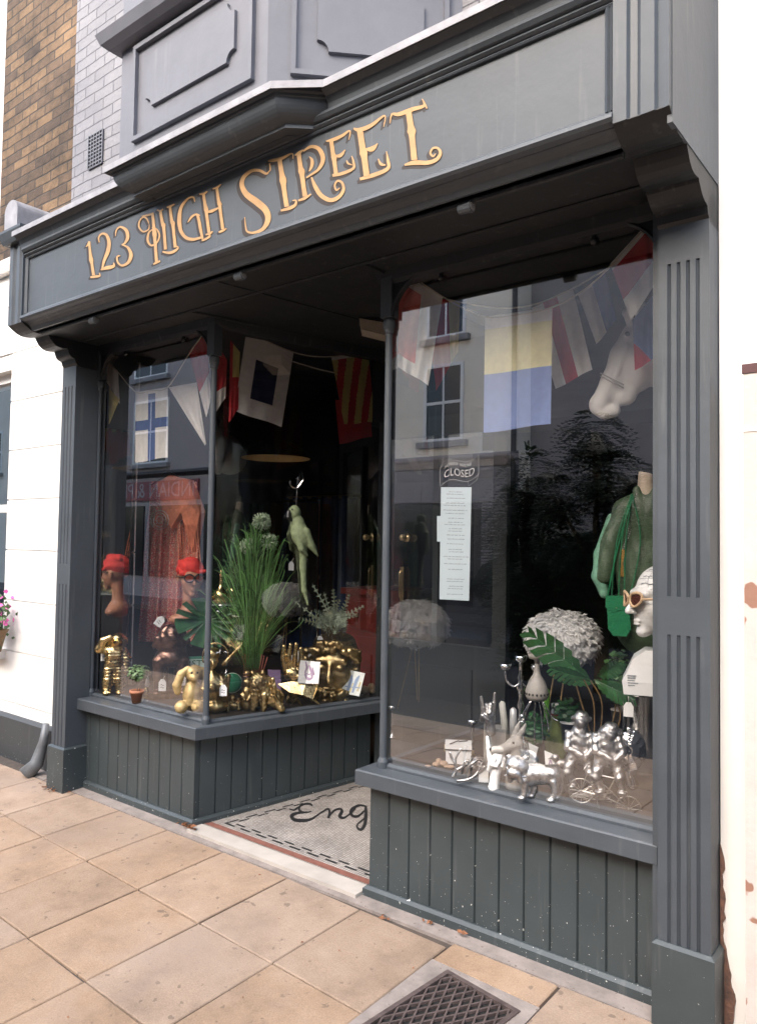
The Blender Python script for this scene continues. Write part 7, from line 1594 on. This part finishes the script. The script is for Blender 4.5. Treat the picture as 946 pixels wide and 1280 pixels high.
a = It('glass_decanter', 'clear glass decanter half hidden between the candelabra and the pod', 'decanter', 652, 948, Y=3.0); a.add('decanter_body', lathe([(9, 0), (10, 10), (7, 22), (3, 30), (3, 44), (4.5, 47)], 20), CG2, True); a.add('stopper', ball((0, 0, 51), (4, 4, 5)), CG2, True)
a = It('silver_snail', 'small silver coiled snail at the left of the taupe block', 'ornament', 598, 962, z=.594); a.sc('snail_body', [E((0, 0, 9), (8, 6, 8)), C((-10, 0, 3), (8, 0, 3), 3, 2.4), C((-10, 0, 3), (-13, 0, 10), 2.4, 2)]+[C((6*math.cos(t)*(1-t/9), -5.2, 9+6*math.sin(t)*(1-t/9)), (6*math.cos(t+.5)*(1-t/9), -5.2, 9+6*math.sin(t+.5)*(1-t/9)), 1.2, 1.2, .5) for t in np.arange(0, 7, .5)], SILV, 44, 1.5)
a = It('twig_bundle', 'bundle of thin dull silver twigs lying under the toy tandem', 'twigs', 735, 1000, z=.594); a.add('twigs', J(*[tube([(rnd.uniform(-24, 10), rnd.uniform(-3, 12), rnd.uniform(0, 4)), (rnd.uniform(0, 30), rnd.uniform(-3, 12), rnd.uniform(0, 12))], .5, 4) for _ in range(34)]), SW)
a = It('silver_bird', 'small silver bird standing behind the back of the bulldog', 'ornament', 702, 968, Y=3.02); a.sc('bird_body', [E((0, 0, 12), (10, 6, 7), rot=(0, -20, 0)), E((-8, 0, 20), (5, 4.5, 5)), C((-12, 0, 20), (-17, 0, 18), 1.5, .5), C((8, 0, 10), (18, 0, 6), 3, 1.2), C((-1, 0, 7), (-1, 0, 0), 1.2, 1), C((3, 0, 7), (3, 0, 0), 1.2, 1)], SILV, 44, 1.5)
a = It('silver_candlestick', 'short turned silver candlestick left of the rock sign hand', 'candlestick', 590, 946, Y=3.2); a.add('stick', lathe([(10, 0), (10, 2), (3, 5), (2.2, 16), (4, 19), (2.2, 23), (2.6, 38), (6, 42), (6, 46), (4, 46)], 18), CHROME, True)
# fallen leaves and dead leaf litter on the pavement
LITM = mat('dead_leaf', (.20, .085, .04), .8, var=.4, scale=40, island=.4); lit = []
def lleaf(c, s):
    up = Vector((rnd.gauss(0, .5), rnd.gauss(0, .5), 1)).normalized(); u, v = frame(up); c = Vector(c); return ([c-u*s, c-v*s*.5+up*s*.2, c+u*s, c+v*s*.5+up*s*.25], [(0, 1, 2), (0, 2, 3)])
for (x, y, n, sp) in ((88, 975, 60, .06), (66, 985, 26, .09), (268, 1026, 34, .035), (545, 1150, 4, .02), (470, 1142, 3, .03), (610, 1152, 2, .02)):
    for k in range(n):
        p = oz(x, y, gz(2.70)+.008); dx_, dy_ = rnd.gauss(0, sp), rnd.gauss(0, sp*.25); lit.append(lleaf((p.x+dx_, min(p.y+dy_, 2.72), gz(p.y+dy_)+rnd.uniform(.006, .03 if n > 10 else .01)), rnd.uniform(.008, .02)))
for k in range(26): x_, y_ = rnd.uniform(-4.5, -.9), rnd.uniform(1.2, 2.7); lit.append(lleaf((x_, y_, gz(y_)+.004), rnd.uniform(.003, .008)))
tag(mesh('leaf_litter', J(*lit), LITM), 'dry brown fallen leaves blown against the foot of the shopfront', 'fallen leaves', kind='stuff')
